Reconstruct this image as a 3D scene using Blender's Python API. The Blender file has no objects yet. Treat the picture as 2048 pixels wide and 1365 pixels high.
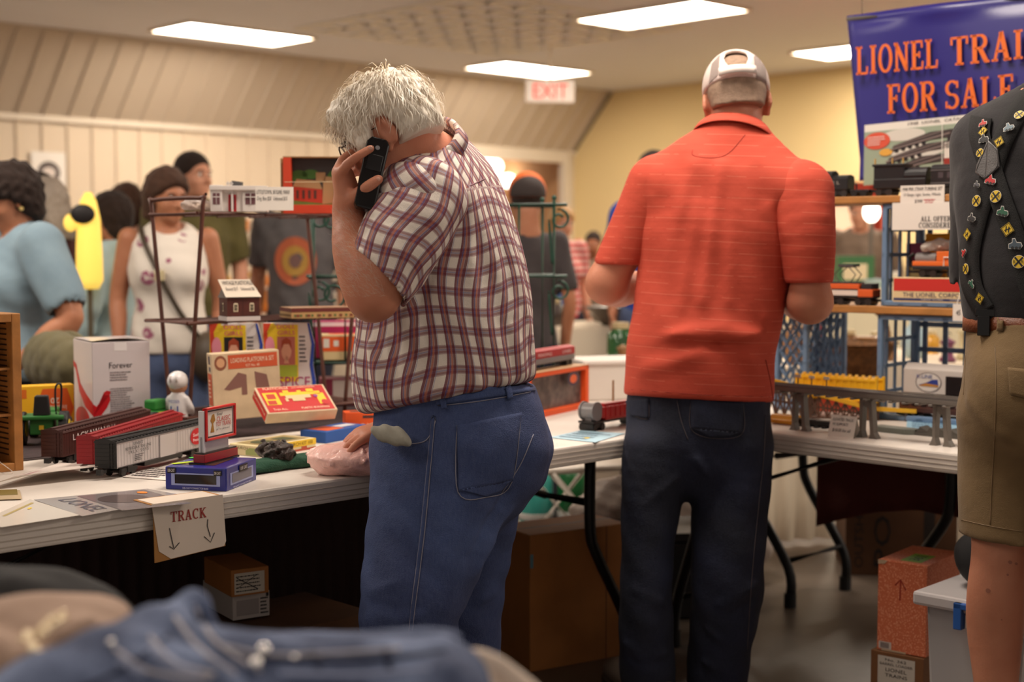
import bpy, math, random
import numpy as np
from mathutils import Vector, Matrix
# ------------------------------------------------------------------ camera, world, light, exposure
SC = bpy.context.scene
COL = SC.collection
CAMH, PITCH, FPX = 1.27, math.radians(3.772), 2844.0
cam_d = bpy.data.cameras.new('camera'); cam = bpy.data.objects.new('camera', cam_d); COL.objects.link(cam)
cam_d.lens = 50.0; cam_d.sensor_width = 36.0; cam_d.clip_end = 100
cam.location = (0, 0, CAMH); cam.rotation_euler = (math.pi/2 - PITCH, 0, 0)
cam_d.dof.use_dof = True; cam_d.dof.focus_distance = 3.12; cam_d.dof.aperture_fstop = 2.5; cam_d.dof.aperture_blades = 9
SC.camera = cam
SC.view_settings.view_transform = 'Standard'; SC.view_settings.look = 'None'
SC.view_settings.gamma = 1.0; SC.view_settings.use_curve_mapping = False
SC.view_settings.exposure = 0.16
WORLD = bpy.data.worlds.new('world'); SC.world = WORLD; WORLD.use_nodes = True
WORLD.node_tree.nodes['Background'].inputs[0].default_value = (1.0, 0.88, 0.78, 1)
WORLD.node_tree.nodes['Background'].inputs[1].default_value = 0.33
CEIL_Z = 3.10
YAW = math.radians(46.0)
U = np.array([math.sin(YAW), math.cos(YAW), 0.0]); V = np.array([-math.cos(YAW), math.sin(YAW), 0.0])
YU = math.atan2(U[1], U[0]); YV = math.atan2(V[1], V[0])       # rotations that turn local x into U / V
LAMP_COL = (1.0, 0.88, 0.75)
PANEL_E = 26.0
# unseen area lamps added to brighten the hall, same size as the visible panels
def lamp(x, y, power=1.0):
    l = bpy.data.lights.new('added_ceiling_lamp', 'AREA'); l.shape = 'RECTANGLE'; l.size = 1.22; l.size_y = 0.61
    l.color = LAMP_COL; l.energy = PANEL_E*math.pi*1.22*0.61*power
    o = bpy.data.objects.new('added_ceiling_lamp', l); COL.objects.link(o); o.location = (x, y, CEIL_Z-0.03); o.rotation_euler = (0, 0, YU)
for lx, ly, lp in [(-2.6, 4.4, 1.0), (0.3, 3.6, .95), (2.6, 2.0, .45), (-0.6, -1.2, .22), (-3.0, 1.6, .6), (3.4, 5.4, .8), (0.6, 7.0, .8), (6.0, 7.6, 1.2), (3.4, 10.6, 1.2), (-5.6, 8.2, 1.4), (8.5, 4.0, 1.2)]:
    lamp(lx, ly, lp)

# ------------------------------------------------------------------ pixel to place
def ray(px, py):
    d = np.array([(px-1024)/FPX, 0, 0]) + np.array([0, math.cos(PITCH), -math.sin(PITCH)]) + (682.5-py)/FPX*np.array([0, math.sin(PITCH), math.cos(PITCH)])
    return d
def P(px, py, Y):
    d = ray(px, py); return np.array([0, 0, CAMH]) + d*(Y/d[1])
def G(px, py, z=0.74):
    d = ray(px, py); return np.array([0, 0, CAMH]) + d*((z-CAMH)/d[2])
def A(*v): return np.array(v, float)
def nrm(v):
    v = np.asarray(v, float); return v/np.linalg.norm(v)

# ------------------------------------------------------------------ materials
def lin(c):
    if isinstance(c, (int, float)): c = (c, c, c)
    return tuple(((x/255)/12.92 if x/255 <= 0.04045 else ((x/255+0.055)/1.055)**2.4) for x in c[:3]) + (1,)
MATS = {}
def mat(name, col=(200, 200, 200), rough=0.6, metal=0.0, spec=0.5, bump=None, var=None, trans=0.0, alpha=1.0, emit=0.0, sheen=0.0, coat=0.0, col2=None):
    """bump=(scale, strength); var=(scale, amount) mottles the colour (towards col2 or darker)"""
    if name in MATS: return MATS[name]
    m = bpy.data.materials.new(name); m.use_nodes = True; MATS[name] = m
    nt = m.node_tree; b = nt.nodes['Principled BSDF']
    b.inputs['Base Color'].default_value = lin(col); b.inputs['Roughness'].default_value = rough
    b.inputs['Metallic'].default_value = metal; b.inputs['Specular IOR Level'].default_value = spec
    if trans: b.inputs['Transmission Weight'].default_value = trans
    if alpha < 1: b.inputs['Alpha'].default_value = alpha
    if sheen: b.inputs['Sheen Weight'].default_value = sheen
    if coat: b.inputs['Coat Weight'].default_value = coat
    if emit: b.inputs['Emission Color'].default_value = lin(col); b.inputs['Emission Strength'].default_value = emit
    if var or bump:
        tc = nt.nodes.new('ShaderNodeTexCoord')
    if var:
        n = nt.nodes.new('ShaderNodeTexNoise'); n.inputs['Scale'].default_value = var[0]; n.inputs['Detail'].default_value = 5
        mx = nt.nodes.new('ShaderNodeMix'); mx.data_type = 'RGBA'
        c1 = lin(col); c2 = lin(col2) if col2 else tuple(x*(1-var[1]) for x in c1[:3])+(1,)
        rp = nt.nodes.new('ShaderNodeValToRGB'); rp.color_ramp.elements[0].position = 0.36; rp.color_ramp.elements[1].position = 0.64
        mx.inputs[6].default_value = c1; mx.inputs[7].default_value = c2
        nt.links.new(tc.outputs['Object'], n.inputs['Vector']); nt.links.new(n.outputs['Fac'], rp.inputs['Fac'])
        nt.links.new(rp.outputs['Color'], mx.inputs[0]); nt.links.new(mx.outputs[2], b.inputs['Base Color'])
    if bump:
        n = nt.nodes.new('ShaderNodeTexNoise'); n.inputs['Scale'].default_value = bump[0]; n.inputs['Detail'].default_value = 4
        bp = nt.nodes.new('ShaderNodeBump'); bp.inputs['Strength'].default_value = bump[1]; bp.inputs['Distance'].default_value = 0.01
        nt.links.new(tc.outputs['Object'], n.inputs['Vector']); nt.links.new(n.outputs['Fac'], bp.inputs['Height'])
        nt.links.new(bp.outputs['Normal'], b.inputs['Normal'])
    return m
_plain = {}
def C(*c, r=0.55):
    """a plain printed or plastic colour"""
    k = tuple(c)+(r,)
    if k not in _plain: _plain[k] = mat('paint_%d_%d_%d_%d' % (c[0], c[1], c[2], int(r*100)), c, r)
    return _plain[k]
class NT:
    """small node-tree helper"""
    def __init__(s, name, rough=0.7):
        s.m = bpy.data.materials.new(name); s.m.use_nodes = True; s.t = s.m.node_tree; s.b = s.t.nodes['Principled BSDF']
        s.b.inputs['Roughness'].default_value = rough; MATS[name] = s.m
    def n(s, kind, **kw):
        x = s.t.nodes.new('ShaderNode'+kind)
        for k, v in kw.items():
            if k.startswith('i_'): x.inputs[k[2:].replace('_', ' ')].default_value = v
            else: setattr(x, k, v)
        return x
    def l(s, a, b): s.t.links.new(a, b)
    def math(s, op, a, b=None, c=None):
        x = s.n('Math', operation=op)
        for i, v in enumerate((a, b, c)):
            if v is None: continue
            if isinstance(v, (int, float)): x.inputs[i].default_value = v
            else: s.l(v, x.inputs[i])
        return x.outputs[0]
    def mix(s, f, a, b):
        x = s.n('Mix', data_type='RGBA')
        for i, v in ((0, f), (6, a), (7, b)):
            if isinstance(v, (int, float)): x.inputs[i].default_value = v
            elif isinstance(v, tuple): x.inputs[i].default_value = v
            else: s.l(v, x.inputs[i])
        return x.outputs[2]
    def noise(s, scale, vec=None, detail=4):
        x = s.n('TexNoise'); x.inputs['Scale'].default_value = scale; x.inputs['Detail'].default_value = detail
        if vec is None: vec = s.n('TexCoord').outputs['Object']
        s.l(vec, x.inputs['Vector']); return x.outputs['Fac']
    def bump(s, h, strength=.3, dist=.01):
        x = s.n('Bump'); x.inputs['Strength'].default_value = strength; x.inputs['Distance'].default_value = dist
        s.l(h, x.inputs['Height']); s.l(x.outputs['Normal'], s.b.inputs['Normal'])
    def col(s, c): s.l(c, s.b.inputs['Base Color'])

# ------------------------------------------------------------------ objects and tags
def link(o, parent=None):
    COL.objects.link(o)
    if parent is not None: o.parent = parent
    return o
def tag(o, label=None, cat=None, group=None, kind=None):
    if label: o['label'] = label
    if cat: o['category'] = cat
    if group: o['group'] = group
    if kind: o['kind'] = kind
    return o
def thing(name, label, cat, loc=(0, 0, 0), yaw=0.0, group=None, rot=None):
    o = bpy.data.objects.new(name, None); o.empty_display_size = .05; link(o)
    o.location = tuple(loc); o.rotation_euler = rot if rot else (0, 0, yaw)
    return tag(o, label, cat, group)
def mesh_obj(name, verts, faces, mats, parent=None, smooth=False, mi=None, bevel=0, loc=None):
    me = bpy.data.meshes.new(name); me.from_pydata([tuple(map(float, v)) for v in verts], [], [tuple(f) for f in faces])
    for m in (mats if isinstance(mats, (list, tuple)) else [mats]): me.materials.append(m)
    if mi is not None: me.polygons.foreach_set('material_index', np.array(mi, dtype=np.int32))
    if smooth:
        me.polygons.foreach_set('use_smooth', np.ones(len(me.polygons), dtype=bool))
    me.update()
    o = bpy.data.objects.new(name, me); link(o, parent)
    if loc is not None: o.location = tuple(loc)
    if bevel:
        b = o.modifiers.new('bevel', 'BEVEL'); b.width = bevel; b.segments = 2; b.limit_method = 'ANGLE'; b.angle_limit = math.radians(40)
    return o
def copy_tree(o, loc=None, yaw=None, parent=None):
    c = o.copy(); COL.objects.link(c)
    if parent is not None: c.parent = parent
    if loc is not None: c.location = tuple(loc)
    if yaw is not None: c.rotation_euler = (0, 0, yaw)
    for ch in list(o.children): copy_tree(ch, parent=c)
    return c
def frame_for(d):
    d = nrm(d); a = A(0, 0, 1) if abs(d[2]) < 0.9 else A(1, 0, 0)
    s = nrm(np.cross(d, a)); return s, np.cross(s, d)
class MB:
    """collects shapes for ONE mesh object"""
    def __init__(s): s.v = []; s.f = []; s.mi = []; s.m = 0
    def add(s, vs, fs):
        b = len(s.v); s.v.extend([tuple(map(float, x)) for x in vs]); s.f.extend([[b+i for i in f] for f in fs]); s.mi.extend([s.m]*len(fs)); return s
    def box(s, lo, hi, R=None, o=None):
        x0, y0, z0 = lo; x1, y1, z1 = hi
        vs = [A(x, y, z) for z in (z0, z1) for x, y in ((x0, y0), (x1, y0), (x1, y1), (x0, y1))]
        if R is not None: vs = [np.asarray(R) @ v + (A(0, 0, 0) if o is None else o) for v in vs]
        elif o is not None: vs = [v+o for v in vs]
        return s.add(vs, [(3, 2, 1, 0), (4, 5, 6, 7), (0, 1, 5, 4), (1, 2, 6, 5), (2, 3, 7, 6), (3, 0, 4, 7)])
    def cb(s, c, size):
        c = np.asarray(c, float); h = np.asarray(size, float)/2; return s.box(c-h, c+h)
    def cyl(s, a, b, r0, r1=None, n=12, caps=True):
        a = np.asarray(a, float); b = np.asarray(b, float); r1 = r0 if r1 is None else r1
        e1, e2 = frame_for(b-a); vs = []
        for c, r in ((a, r0), (b, r1)):
            for i in range(n):
                t = 2*math.pi*i/n; vs.append(c+r*(math.cos(t)*e1+math.sin(t)*e2))
        fs = [(i, (i+1) % n, n+(i+1) % n, n+i) for i in range(n)]
        if caps: fs += [tuple(range(n))[::-1], tuple(range(n, 2*n))]
        return s.add(vs, fs)
    def tube(s, pts, r, n=8, closed=False, caps=True):
        pts = [np.asarray(p, float) for p in pts]; m = len(pts); vs = []
        rs = r if isinstance(r, (list, tuple, np.ndarray)) else [r]*m
        e1 = None
        for i, p in enumerate(pts):
            if closed: d = pts[(i+1) % m]-pts[i-1]
            else: d = pts[min(i+1, m-1)]-pts[max(i-1, 0)]
            d = nrm(d)
            if e1 is None: e1, e2 = frame_for(d)
            else:
                e1 = nrm(e1-d*np.dot(e1, d)); e2 = np.cross(d, e1)
            for k in range(n):
                t = 2*math.pi*k/n; vs.append(p+rs[i]*(math.cos(t)*e1+math.sin(t)*e2))
        fs = []
        for i in range(m if closed else m-1):
            a = i*n; b = ((i+1) % m)*n
            fs += [(a+k, a+(k+1) % n, b+(k+1) % n, b+k) for k in range(n)]
        if caps and not closed: fs += [tuple(range(n))[::-1], tuple(range((m-1)*n, m*n))]
        return s.add(vs, fs)
    def lathe(s, prof, n=20, o=(0, 0, 0), axis=None):
        o = np.asarray(o, float); vs = []; m = len(prof)
        ex, ey, ez = A(1, 0, 0), A(0, 1, 0), A(0, 0, 1)
        if axis is not None:
            ez = nrm(axis); ex, ey = frame_for(ez)
        for r, z in prof:
            for k in range(n):
                t = 2*math.pi*k/n; vs.append(o+ex*r*math.cos(t)+ey*r*math.sin(t)+ez*z)
        fs = [(i*n+k, i*n+(k+1) % n, (i+1)*n+(k+1) % n, (i+1)*n+k) for i in range(m-1) for k in range(n)]
        fs += [tuple(range(n))[::-1], tuple(range((m-1)*n, m*n))]
        return s.add(vs, fs)
    def ell(s, c, r, nu=14, nv=9, R=None):
        c = np.asarray(c, float); r = np.asarray(r if hasattr(r, '__len__') else (r, r, r), float); vs = []
        for j in range(1, nv):
            ph = math.pi*j/nv
            for k in range(nu):
                t = 2*math.pi*k/nu; q = r*A(math.sin(ph)*math.cos(t), math.sin(ph)*math.sin(t), math.cos(ph)); vs.append(c+(q if R is None else R@q))
        t0 = r*A(0, 0, 1); b = len(vs); vs += [c+(t0 if R is None else R@t0), c-(t0 if R is None else R@t0)]
        fs = [(j*nu+k, (j+1)*nu+k, (j+1)*nu+(k+1) % nu, j*nu+(k+1) % nu) for j in range(nv-2) for k in range(nu)]
        fs += [(b, k, (k+1) % nu) for k in range(nu)] + [(b+1, (nv-2)*nu+(k+1) % nu, (nv-2)*nu+k) for k in range(nu)]
        return s.add(vs, fs)
    def prism(s, poly, o, ux, uy, n):
        """poly of (u, v) in the frame o,ux,uy swept by vector n"""
        o, ux, uy, n = (np.asarray(q, float) for q in (o, ux, uy, n)); k = len(poly)
        vs = [o+ux*a+uy*b for a, b in poly]; vs += [v+n for v in vs]
        fs = [tuple(range(k))[::-1], tuple(range(k, 2*k))] + [(i, (i+1) % k, k+(i+1) % k, k+i) for i in range(k)]
        return s.add(vs, fs)
    def quad(s, *p): return s.add(p, [tuple(range(len(p)))])
    def grid(s, fn, nu, nv, thick=None):
        vs = [np.asarray(fn(i/nu, j/nv), float) for j in range(nv+1) for i in range(nu+1)]; w = nu+1
        fs = [(j*w+i, j*w+i+1, (j+1)*w+i+1, (j+1)*w+i) for j in range(nv) for i in range(nu)]
        if thick is not None:
            k = len(vs); t = np.asarray(thick, float); vs2 = [v-t for v in vs]
            f2 = [tuple(k+q for q in f[::-1]) for f in fs]
            rim = [i for i in range(w)] + [j*w+nu for j in range(1, nv+1)] + [nv*w+i for i in range(nu-1, -1, -1)] + [j*w for j in range(nv-1, 0, -1)]
            f3 = [(rim[i], k+rim[i], k+rim[(i+1) % len(rim)], rim[(i+1) % len(rim)]) for i in range(len(rim))]
            return s.add(vs+vs2, fs+f2+f3)
        return s.add(vs, fs)
    def build(s, name, mats, parent=None, smooth=False, bevel=0, loc=None):
        return mesh_obj(name, s.v, s.f, mats, parent, smooth, s.mi if isinstance(mats, (list, tuple)) else None, bevel, loc)

# ------------------------------------------------------------------ printing: flat panels and lettering on faces
_tc = {}
def glyph_mesh(st, shear=0.0):
    k = (st, shear)
    if k not in _tc:
        cu = bpy.data.curves.new('t', 'FONT'); cu.body = st; cu.size = 1; cu.shear = shear; cu.resolution_u = 2
        o = bpy.data.objects.new('t', cu); COL.objects.link(o)
        dg = bpy.context.evaluated_depsgraph_get(); dg.update()
        me = bpy.data.meshes.new_from_object(o.evaluated_get(dg))
        vs = [v.co[:] for v in me.vertices]; fs = [tuple(p.vertices) for p in me.polygons]
        bpy.data.objects.remove(o); bpy.data.curves.remove(cu); bpy.data.meshes.remove(me)
        if vs:
            a = np.array(vs)[:, :2]; _tc[k] = (a-a.min(0))/np.maximum(a.max(0)-a.min(0), 1e-6), fs
        else: _tc[k] = (np.zeros((0, 2)), [])
    return _tc[k]
# serif capitals made of strokes on a 10 x 10 square: (x0,y0,x1,y1,width) bars, arcs as ('a',cx,cy,rx,ry,t0,t1,w)
SERIF = {
 'L': (7, [(1.8, 0, 1.8, 10, 1.9), (0, .4, 6.6, .4, .8), (0, 9.6, 3.6, 9.6, .8), (6.2, .2, 6.4, 2.8, .9)]),
 'I': (4, [(2, 0, 2, 10, 1.9), (.2, .4, 3.8, .4, .8), (.2, 9.6, 3.8, 9.6, .8)]),
 'O': (8, [('a', 4, 5, 3.1, 4.6, 0, 360, 1.7)]),
 'N': (8.4, [(1.5, 0, 1.5, 10, 1.2), (6.9, 0, 6.9, 10, 1.2), (1.2, 9.6, 6.9, .6, 1.9), (0, .4, 3, .4, .8), (0, 9.6, 2.2, 9.6, .8), (5.4, 9.6, 8.4, 9.6, .8)]),
 'E': (7, [(1.8, 0, 1.8, 10, 1.9), (0, .4, 6.6, .4, .8), (0, 9.6, 6.4, 9.6, .8), (1.8, 5.1, 4.8, 5.1, .8), (6.3, .2, 6.5, 2.8, .9), (6.1, 7.4, 6.1, 9.8, .9), (4.7, 4, 4.7, 6.2, .9)]),
 'T': (7.6, [(3.8, 0, 3.8, 10, 1.9), (.2, 9.6, 7.4, 9.6, .8), (2, .4, 5.6, .4, .8), (.5, 7.2, .4, 9.8, .9), (7.1, 7.2, 7.2, 9.8, .9)]),
 'R': (8, [(1.8, 0, 1.8, 10, 1.9), (0, .4, 3.6, .4, .8), (0, 9.6, 4.4, 9.6, .8), ('a', 4, 7.4, 2.3, 2.2, -90, 90, 1.6), (1.8, 5.2, 4.2, 5.2, .8), (4, 5.2, 6.6, .5, 1.8), (5.8, .4, 8, .4, .8)]),
 'A': (8, [(1.2, 0, 3.9, 10, 1.1), (6.4, 0, 3.9, 10, 1.9), (2, 3.4, 5.6, 3.4, .8), (0, .4, 2.6, .4, .8), (4.9, .4, 8, .4, .8)]),
 'S': (6.6, [('a', 3.3, 7.3, 2.4, 2.3, 40, 270, 1.5), ('a', 3.3, 2.7, 2.4, 2.3, -140, 90, 1.5), (5.7, 7.2, 5.7, 9.6, .9), (.7, .4, .7, 2.8, .9)]),
 'F': (6.6, [(1.8, 0, 1.8, 10, 1.9), (0, .4, 3.8, .4, .8), (0, 9.6, 6.2, 9.6, .8), (1.8, 5.1, 4.8, 5.1, .8), (6, 7.2, 6, 9.8, .9), (4.7, 4, 4.7, 6.2, .9)]),
 'C': (7.6, [('a', 4.2, 5, 3.2, 4.6, 50, 310, 1.7), (6.6, 7, 6.6, 9.8, .9)]),
 'K': (8.2, [(1.8, 0, 1.8, 10, 1.9), (0, .4, 3.6, .4, .8), (0, 9.6, 3.6, 9.6, .8), (2.2, 4.6, 6.4, 9.6, 1), (3.4, 5.4, 6.8, .4, 1.9), (5.2, 9.6, 8, 9.6, .8), (5.6, .4, 8.2, .4, .8)]),
 'D': (8, [(1.8, 0, 1.8, 10, 1.9), (0, .4, 4, .4, .8), (0, 9.6, 4, 9.6, .8), ('a', 3.6, 5, 3.4, 4.6, -90, 90, 1.7)]),
 '!': (3, [(1.4, 3, 1.4, 10, 1.5), (1.4, 0, 1.4, 1.6, 1.6)]), ' ': (4, []), '1': (5, [(2.5, 0, 2.5, 10, 1.7), (.8, .4, 4.4, .4, .8), (.8, 8, 2.4, 9.6, .9)]),
}
def serif_mesh(st):
    if ('#', st) in _tc: return _tc[('#', st)]
    vs, fs, x = [], [], 0.0
    for ch in st:
        w, strokes = SERIF[ch]
        for q in strokes:
            b = len(vs)
            if q[0] == 'a':
                _, cx, cy, rx, ry, t0, t1, sw = q; n = 26
                for i in range(n+1):
                    t = math.radians(t0+(t1-t0)*i/n)
                    sw2 = sw*(.45+.55*abs(math.cos(t)))/2
                    for sg in (-1, 1): vs.append((x+cx+(rx+sg*sw2)*math.cos(t), cy+(ry+sg*sw2)*math.sin(t)))
                fs += [(b+2*i, b+2*i+1, b+2*i+3, b+2*i+2) for i in range(n)]
            else:
                x0, y0, x1, y1, sw = q; d = math.hypot(x1-x0, y1-y0); nx, ny = -(y1-y0)/d*sw/2, (x1-x0)/d*sw/2
                vs += [(x+x0-nx, y0-ny), (x+x1-nx, y1-ny), (x+x1+nx, y1+ny), (x+x0+nx, y0+ny)]; fs.append((b, b+1, b+2, b+3))
        x += w+0.9
    a = np.array(vs); a = (a-a.min(0))/(a.max(0)-a.min(0)); _tc[('#', st)] = (a, fs); return a, fs
def fr(o, ux, uy, lift=0.0006):
    """frame of a face: o its lower left corner as one reads it, ux and uy its full width and height"""
    o, ux, uy = (np.asarray(q, float) for q in (o, ux, uy)); return o, ux, uy, nrm(np.cross(ux, uy)), lift
def letters(parent, F, lines, m, name='lettering', serif=False, shear=0.0, layer=2):
    """lines of (text, u centre, v centre, width, height) as fractions of the face"""
    o, ux, uy, n, lift = F; vs, fs = [], []
    for k, (st, cu, cv, w, h) in enumerate(lines):
        a, f = serif_mesh(st) if serif else glyph_mesh(st, shear)
        b = len(vs)
        for p in a: vs.append(o+ux*(cu+(p[0]-.5)*w)+uy*(cv+(p[1]-.5)*h)+n*lift*layer)
        fs += [tuple(b+i for i in q) for q in f]
    return mesh_obj(name, vs, fs, m, parent)
def panel(parent, F, polys, m, name='printed_panel', layer=1):
    """flat printed areas: polygons of (u, v) fractions; ('r',u0,v0,u1,v1) rectangle, ('c',cu,cv,ru,rv) ellipse, ('s',[pts],w) stroke"""
    o, ux, uy, n, lift = F; vs, fs = [], []
    asp = np.linalg.norm(ux)/np.linalg.norm(uy)
    for q in polys:
        if q[0] == 's':
            pts = [np.asarray(p, float) for p in q[1]]; w = q[2]; b = len(vs)
            for i, p in enumerate(pts):
                d = (pts[min(i+1, len(pts)-1)]-pts[max(i-1, 0)])*A(asp, 1); d = d/(np.linalg.norm(d)+1e-9)
                nn = A(-d[1]/asp, d[0])*w/2
                for e in (p-nn, p+nn): vs.append(o+ux*e[0]+uy*e[1]+n*lift*layer)
            fs += [(b+2*i, b+2*i+1, b+2*i+3, b+2*i+2) for i in range(len(pts)-1)]; continue
        if q[0] == 'r': q = [(q[1], q[2]), (q[3], q[2]), (q[3], q[4]), (q[1], q[4])]
        elif q[0] == 'c': q = [(q[1]+q[3]*math.cos(2*math.pi*i/28), q[2]+q[4]*math.sin(2*math.pi*i/28)) for i in range(28)]
        b = len(vs); vs += [o+ux*a+uy*c+n*lift*layer for a, c in q]; fs.append(tuple(range(b, b+len(q))))
    return mesh_obj(name, vs, fs, m, parent)
def scribble(parent, F, rows, m, name='fine_print', seed=1, u0=.1, u1=.9, v1=.9, v0=.1, ink=.45, layer=2):
    """rows of tiny unreadable print as short dashes"""
    rg = random.Random(seed); q = []
    dv = (v1-v0)/rows
    for i in range(rows):
        v = v1-(i+.5)*dv; u = u0; e = u1-(u1-u0)*rg.random()*.35
        while u < e:
            w = (u1-u0)*(.03+.09*rg.random()); q.append(('r', u, v-dv*ink/2, min(u+w, e), v+dv*ink/2)); u += w+(u1-u0)*.02
    return panel(parent, F, q, m, name, layer)

# ------------------------------------------------------------------ boxes standing on a surface, placed by three corners
def corners(pF, pL, pR, z, tilt=0):
    """near corner, left and right corner of a base on the plane z -> origin, yaw (local x runs F->R, y runs F->L), width, depth"""
    f, l, r = (G(*p, z) for p in (pF, pL, pR)); a = r-f; b = l-f
    wa, wb = np.linalg.norm(a), np.linalg.norm(b)
    if wa >= wb: yaw = math.atan2(a[1], a[0])
    else: yaw = math.atan2(b[1], b[0])-math.pi/2
    return f, yaw, wa, wb
def faces(w, d, h, lift=.0006):
    """frames of the two near faces and the top of a box with its near corner at the origin"""
    return dict(R=fr((0, 0, 0), (w, 0, 0), (0, 0, h), lift), L=fr((0, d, 0), (0, -d, 0), (0, 0, h), lift), T=fr((0, 0, h), (w, 0, 0), (0, d, 0), lift))
def box_thing(name, label, cat, f, yaw, w, d, h, m, group=None, bevel=.002, part='carton', rot=None):
    t = thing(name, label, cat, f, yaw, group, rot)
    MB().box((0, 0, 0), (w, d, h)).build(part, m, t, bevel=bevel)
    return t, faces(w, d, h)
# ------------------------------------------------------------------ sculpting: fields of blended limbs turned into one surface
def spline(pts, sub):
    p = np.asarray(pts, float); n = len(p); out = []
    for i in range(n-1):
        p0, p1, p2, p3 = p[max(i-1, 0)], p[i], p[i+1], p[min(i+2, n-1)]
        for k in range(sub):
            t = k/sub; out.append(.5*(2*p1+(p2-p0)*t+(2*p0-5*p1+4*p2-p3)*t*t+(3*p1-p0-3*p2+p3)*t**3))
    out.append(p[-1]); return np.array(out)
class SDF:
    def __init__(s, lo, hi, h):
        s.lo = np.asarray(lo, float); s.h = h
        n = np.ceil((np.asarray(hi, float)-s.lo)/h).astype(int)+1
        s.ax = [(s.lo[i]+h*np.arange(n[i])).astype(np.float32) for i in range(3)]
        s.F = np.full(n, 5.0, np.float32)
    def sub(s, lo, hi):
        sl, g = [], []
        for i in range(3):
            a = int(max(0, math.floor((lo[i]-s.lo[i])/s.h))); b = int(min(len(s.ax[i]), math.ceil((hi[i]-s.lo[i])/s.h)+1))
            if b <= a: return None, None
            sl.append(slice(a, b)); sh = [1, 1, 1]; sh[i] = -1; g.append(s.ax[i][a:b].reshape(sh))
        return tuple(sl), g
    def put(s, sl, d, k=0.0, op='u'):
        f = s.F[sl]
        if op == 'u':
            if k > 0:
                h = np.maximum(k-np.abs(f-d), 0)/k; s.F[sl] = np.minimum(f, d)-h*h*k*.25
            else: s.F[sl] = np.minimum(f, d)
        elif op == 's':
            e = -d
            if k > 0:
                h = np.maximum(k-np.abs(f-e), 0)/k; s.F[sl] = np.maximum(f, e)+h*h*k*.25
            else: s.F[sl] = np.maximum(f, e)
    def limb(s, pts, k=.02, side=None, sub=3, op='u', grow=0.0):
        """pts of (x,y,z,r) or (x,y,z,r_side,r_other)"""
        p = [tuple(q) for q in pts]; p = [q if len(q) == 5 else q+(q[3],) for q in p]
        p = spline(p, sub) if len(p) > 2 else np.array(p, float)
        p[:, 3:] += grow
        mg = p[:, 3:].max()+k+.03
        sl, g = s.sub(p[:, :3].min(0)-mg, p[:, :3].max(0)+mg)
        if sl is None: return s
        best = np.full(s.F[sl].shape, 5.0, np.float32)
        for a, b in zip(p[:-1], p[1:]):
            m2 = max(a[3:].max(), b[3:].max())+k+.03
            lo = np.minimum(a[:3], b[:3])-m2; hi = np.maximum(a[:3], b[:3])+m2
            sl2, g2 = s.sub(lo, hi)
            if sl2 is None: continue
            ba = b[:3]-a[:3]; L2 = max(float(ba@ba), 1e-9); d = ba/math.sqrt(L2)
            q = [g2[i]-np.float32(a[i]) for i in range(3)]
            t = np.clip((q[0]*ba[0]+q[1]*ba[1]+q[2]*ba[2])/L2, 0, 1).astype(np.float32)
            r1 = a[3]+(b[3]-a[3])*t
            q = [q[i]-np.float32(ba[i])*t for i in range(3)]
            if side is None:
                dd = np.sqrt(q[0]**2+q[1]**2+q[2]**2)-r1
            else:
                r2 = a[4]+(b[4]-a[4])*t
                sv = np.asarray(side, float); sv = nrm(sv-d*(sv@d)); nv = np.cross(d, sv)
                qs = q[0]*sv[0]+q[1]*sv[1]+q[2]*sv[2]; qn = q[0]*nv[0]+q[1]*nv[1]+q[2]*nv[2]; qa = q[0]*d[0]+q[1]*d[1]+q[2]*d[2]
                rm = np.minimum(r1, r2)
                k0 = np.sqrt((qs/r1)**2+(qn/r2)**2+(qa/rm)**2)+1e-6
                k1 = np.sqrt((qs/r1**2)**2+(qn/r2**2)**2+(qa/rm**2)**2)+1e-6
                dd = k0*(k0-1)/k1
            o = tuple(slice(sl2[i].start-sl[i].start, sl2[i].stop-sl[i].start) for i in range(3))
            best[o] = np.minimum(best[o], dd)
        s.put(sl, best, k, op); return s
    def ell(s, c, r, k=.02, R=None, op='u'):
        c = np.asarray(c, float); r = np.asarray(r if hasattr(r, '__len__') else (r, r, r), float); mg = r.max()+k+.03
        sl, g = s.sub(c-mg, c+mg)
        if sl is None: return s
        q = [g[i]-np.float32(c[i]) for i in range(3)]
        if R is not None: q = [q[0]*R[0, i]+q[1]*R[1, i]+q[2]*R[2, i] for i in range(3)]
        k0 = np.sqrt((q[0]/r[0])**2+(q[1]/r[1])**2+(q[2]/r[2])**2)+1e-6
        k1 = np.sqrt((q[0]/r[0]**2)**2+(q[1]/r[1]**2)**2+(q[2]/r[2]**2)**2)+1e-6
        s.put(sl, k0*(k0-1)/k1, k, op); return s
    def ridge(s, a, b, w, amp, c=None):
        """a fold: raises (amp>0) or sinks the surface along a line a-b (through c)"""
        p = np.array([a, b] if c is None else [a, c, b], float); p = spline(p, 5) if c is not None else p
        mg = w*2.6; sl, g = s.sub(p.min(0)-mg, p.max(0)+mg)
        if sl is None: return s
        best = None
        for u, v in zip(p[:-1], p[1:]):
            ba = v-u; L2 = float(ba@ba)+1e-9; q = [g[i]-np.float32(u[i]) for i in range(3)]
            t = np.clip((q[0]*ba[0]+q[1]*ba[1]+q[2]*ba[2])/L2, 0, 1)
            d2 = sum((q[i]-np.float32(ba[i])*t)**2 for i in range(3)); best = d2 if best is None else np.minimum(best, d2)
        s.F[sl] -= np.float32(amp)*np.exp(-best/(w*w)); return s
    def wave(s, fn):
        m = np.argwhere(np.abs(s.F) < .05); X = s.ax[0][m[:, 0]]; Y = s.ax[1][m[:, 1]]; Z = s.ax[2][m[:, 2]]
        s.F[m[:, 0], m[:, 1], m[:, 2]] += fn(X, Y, Z).astype(np.float32); return s
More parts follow.
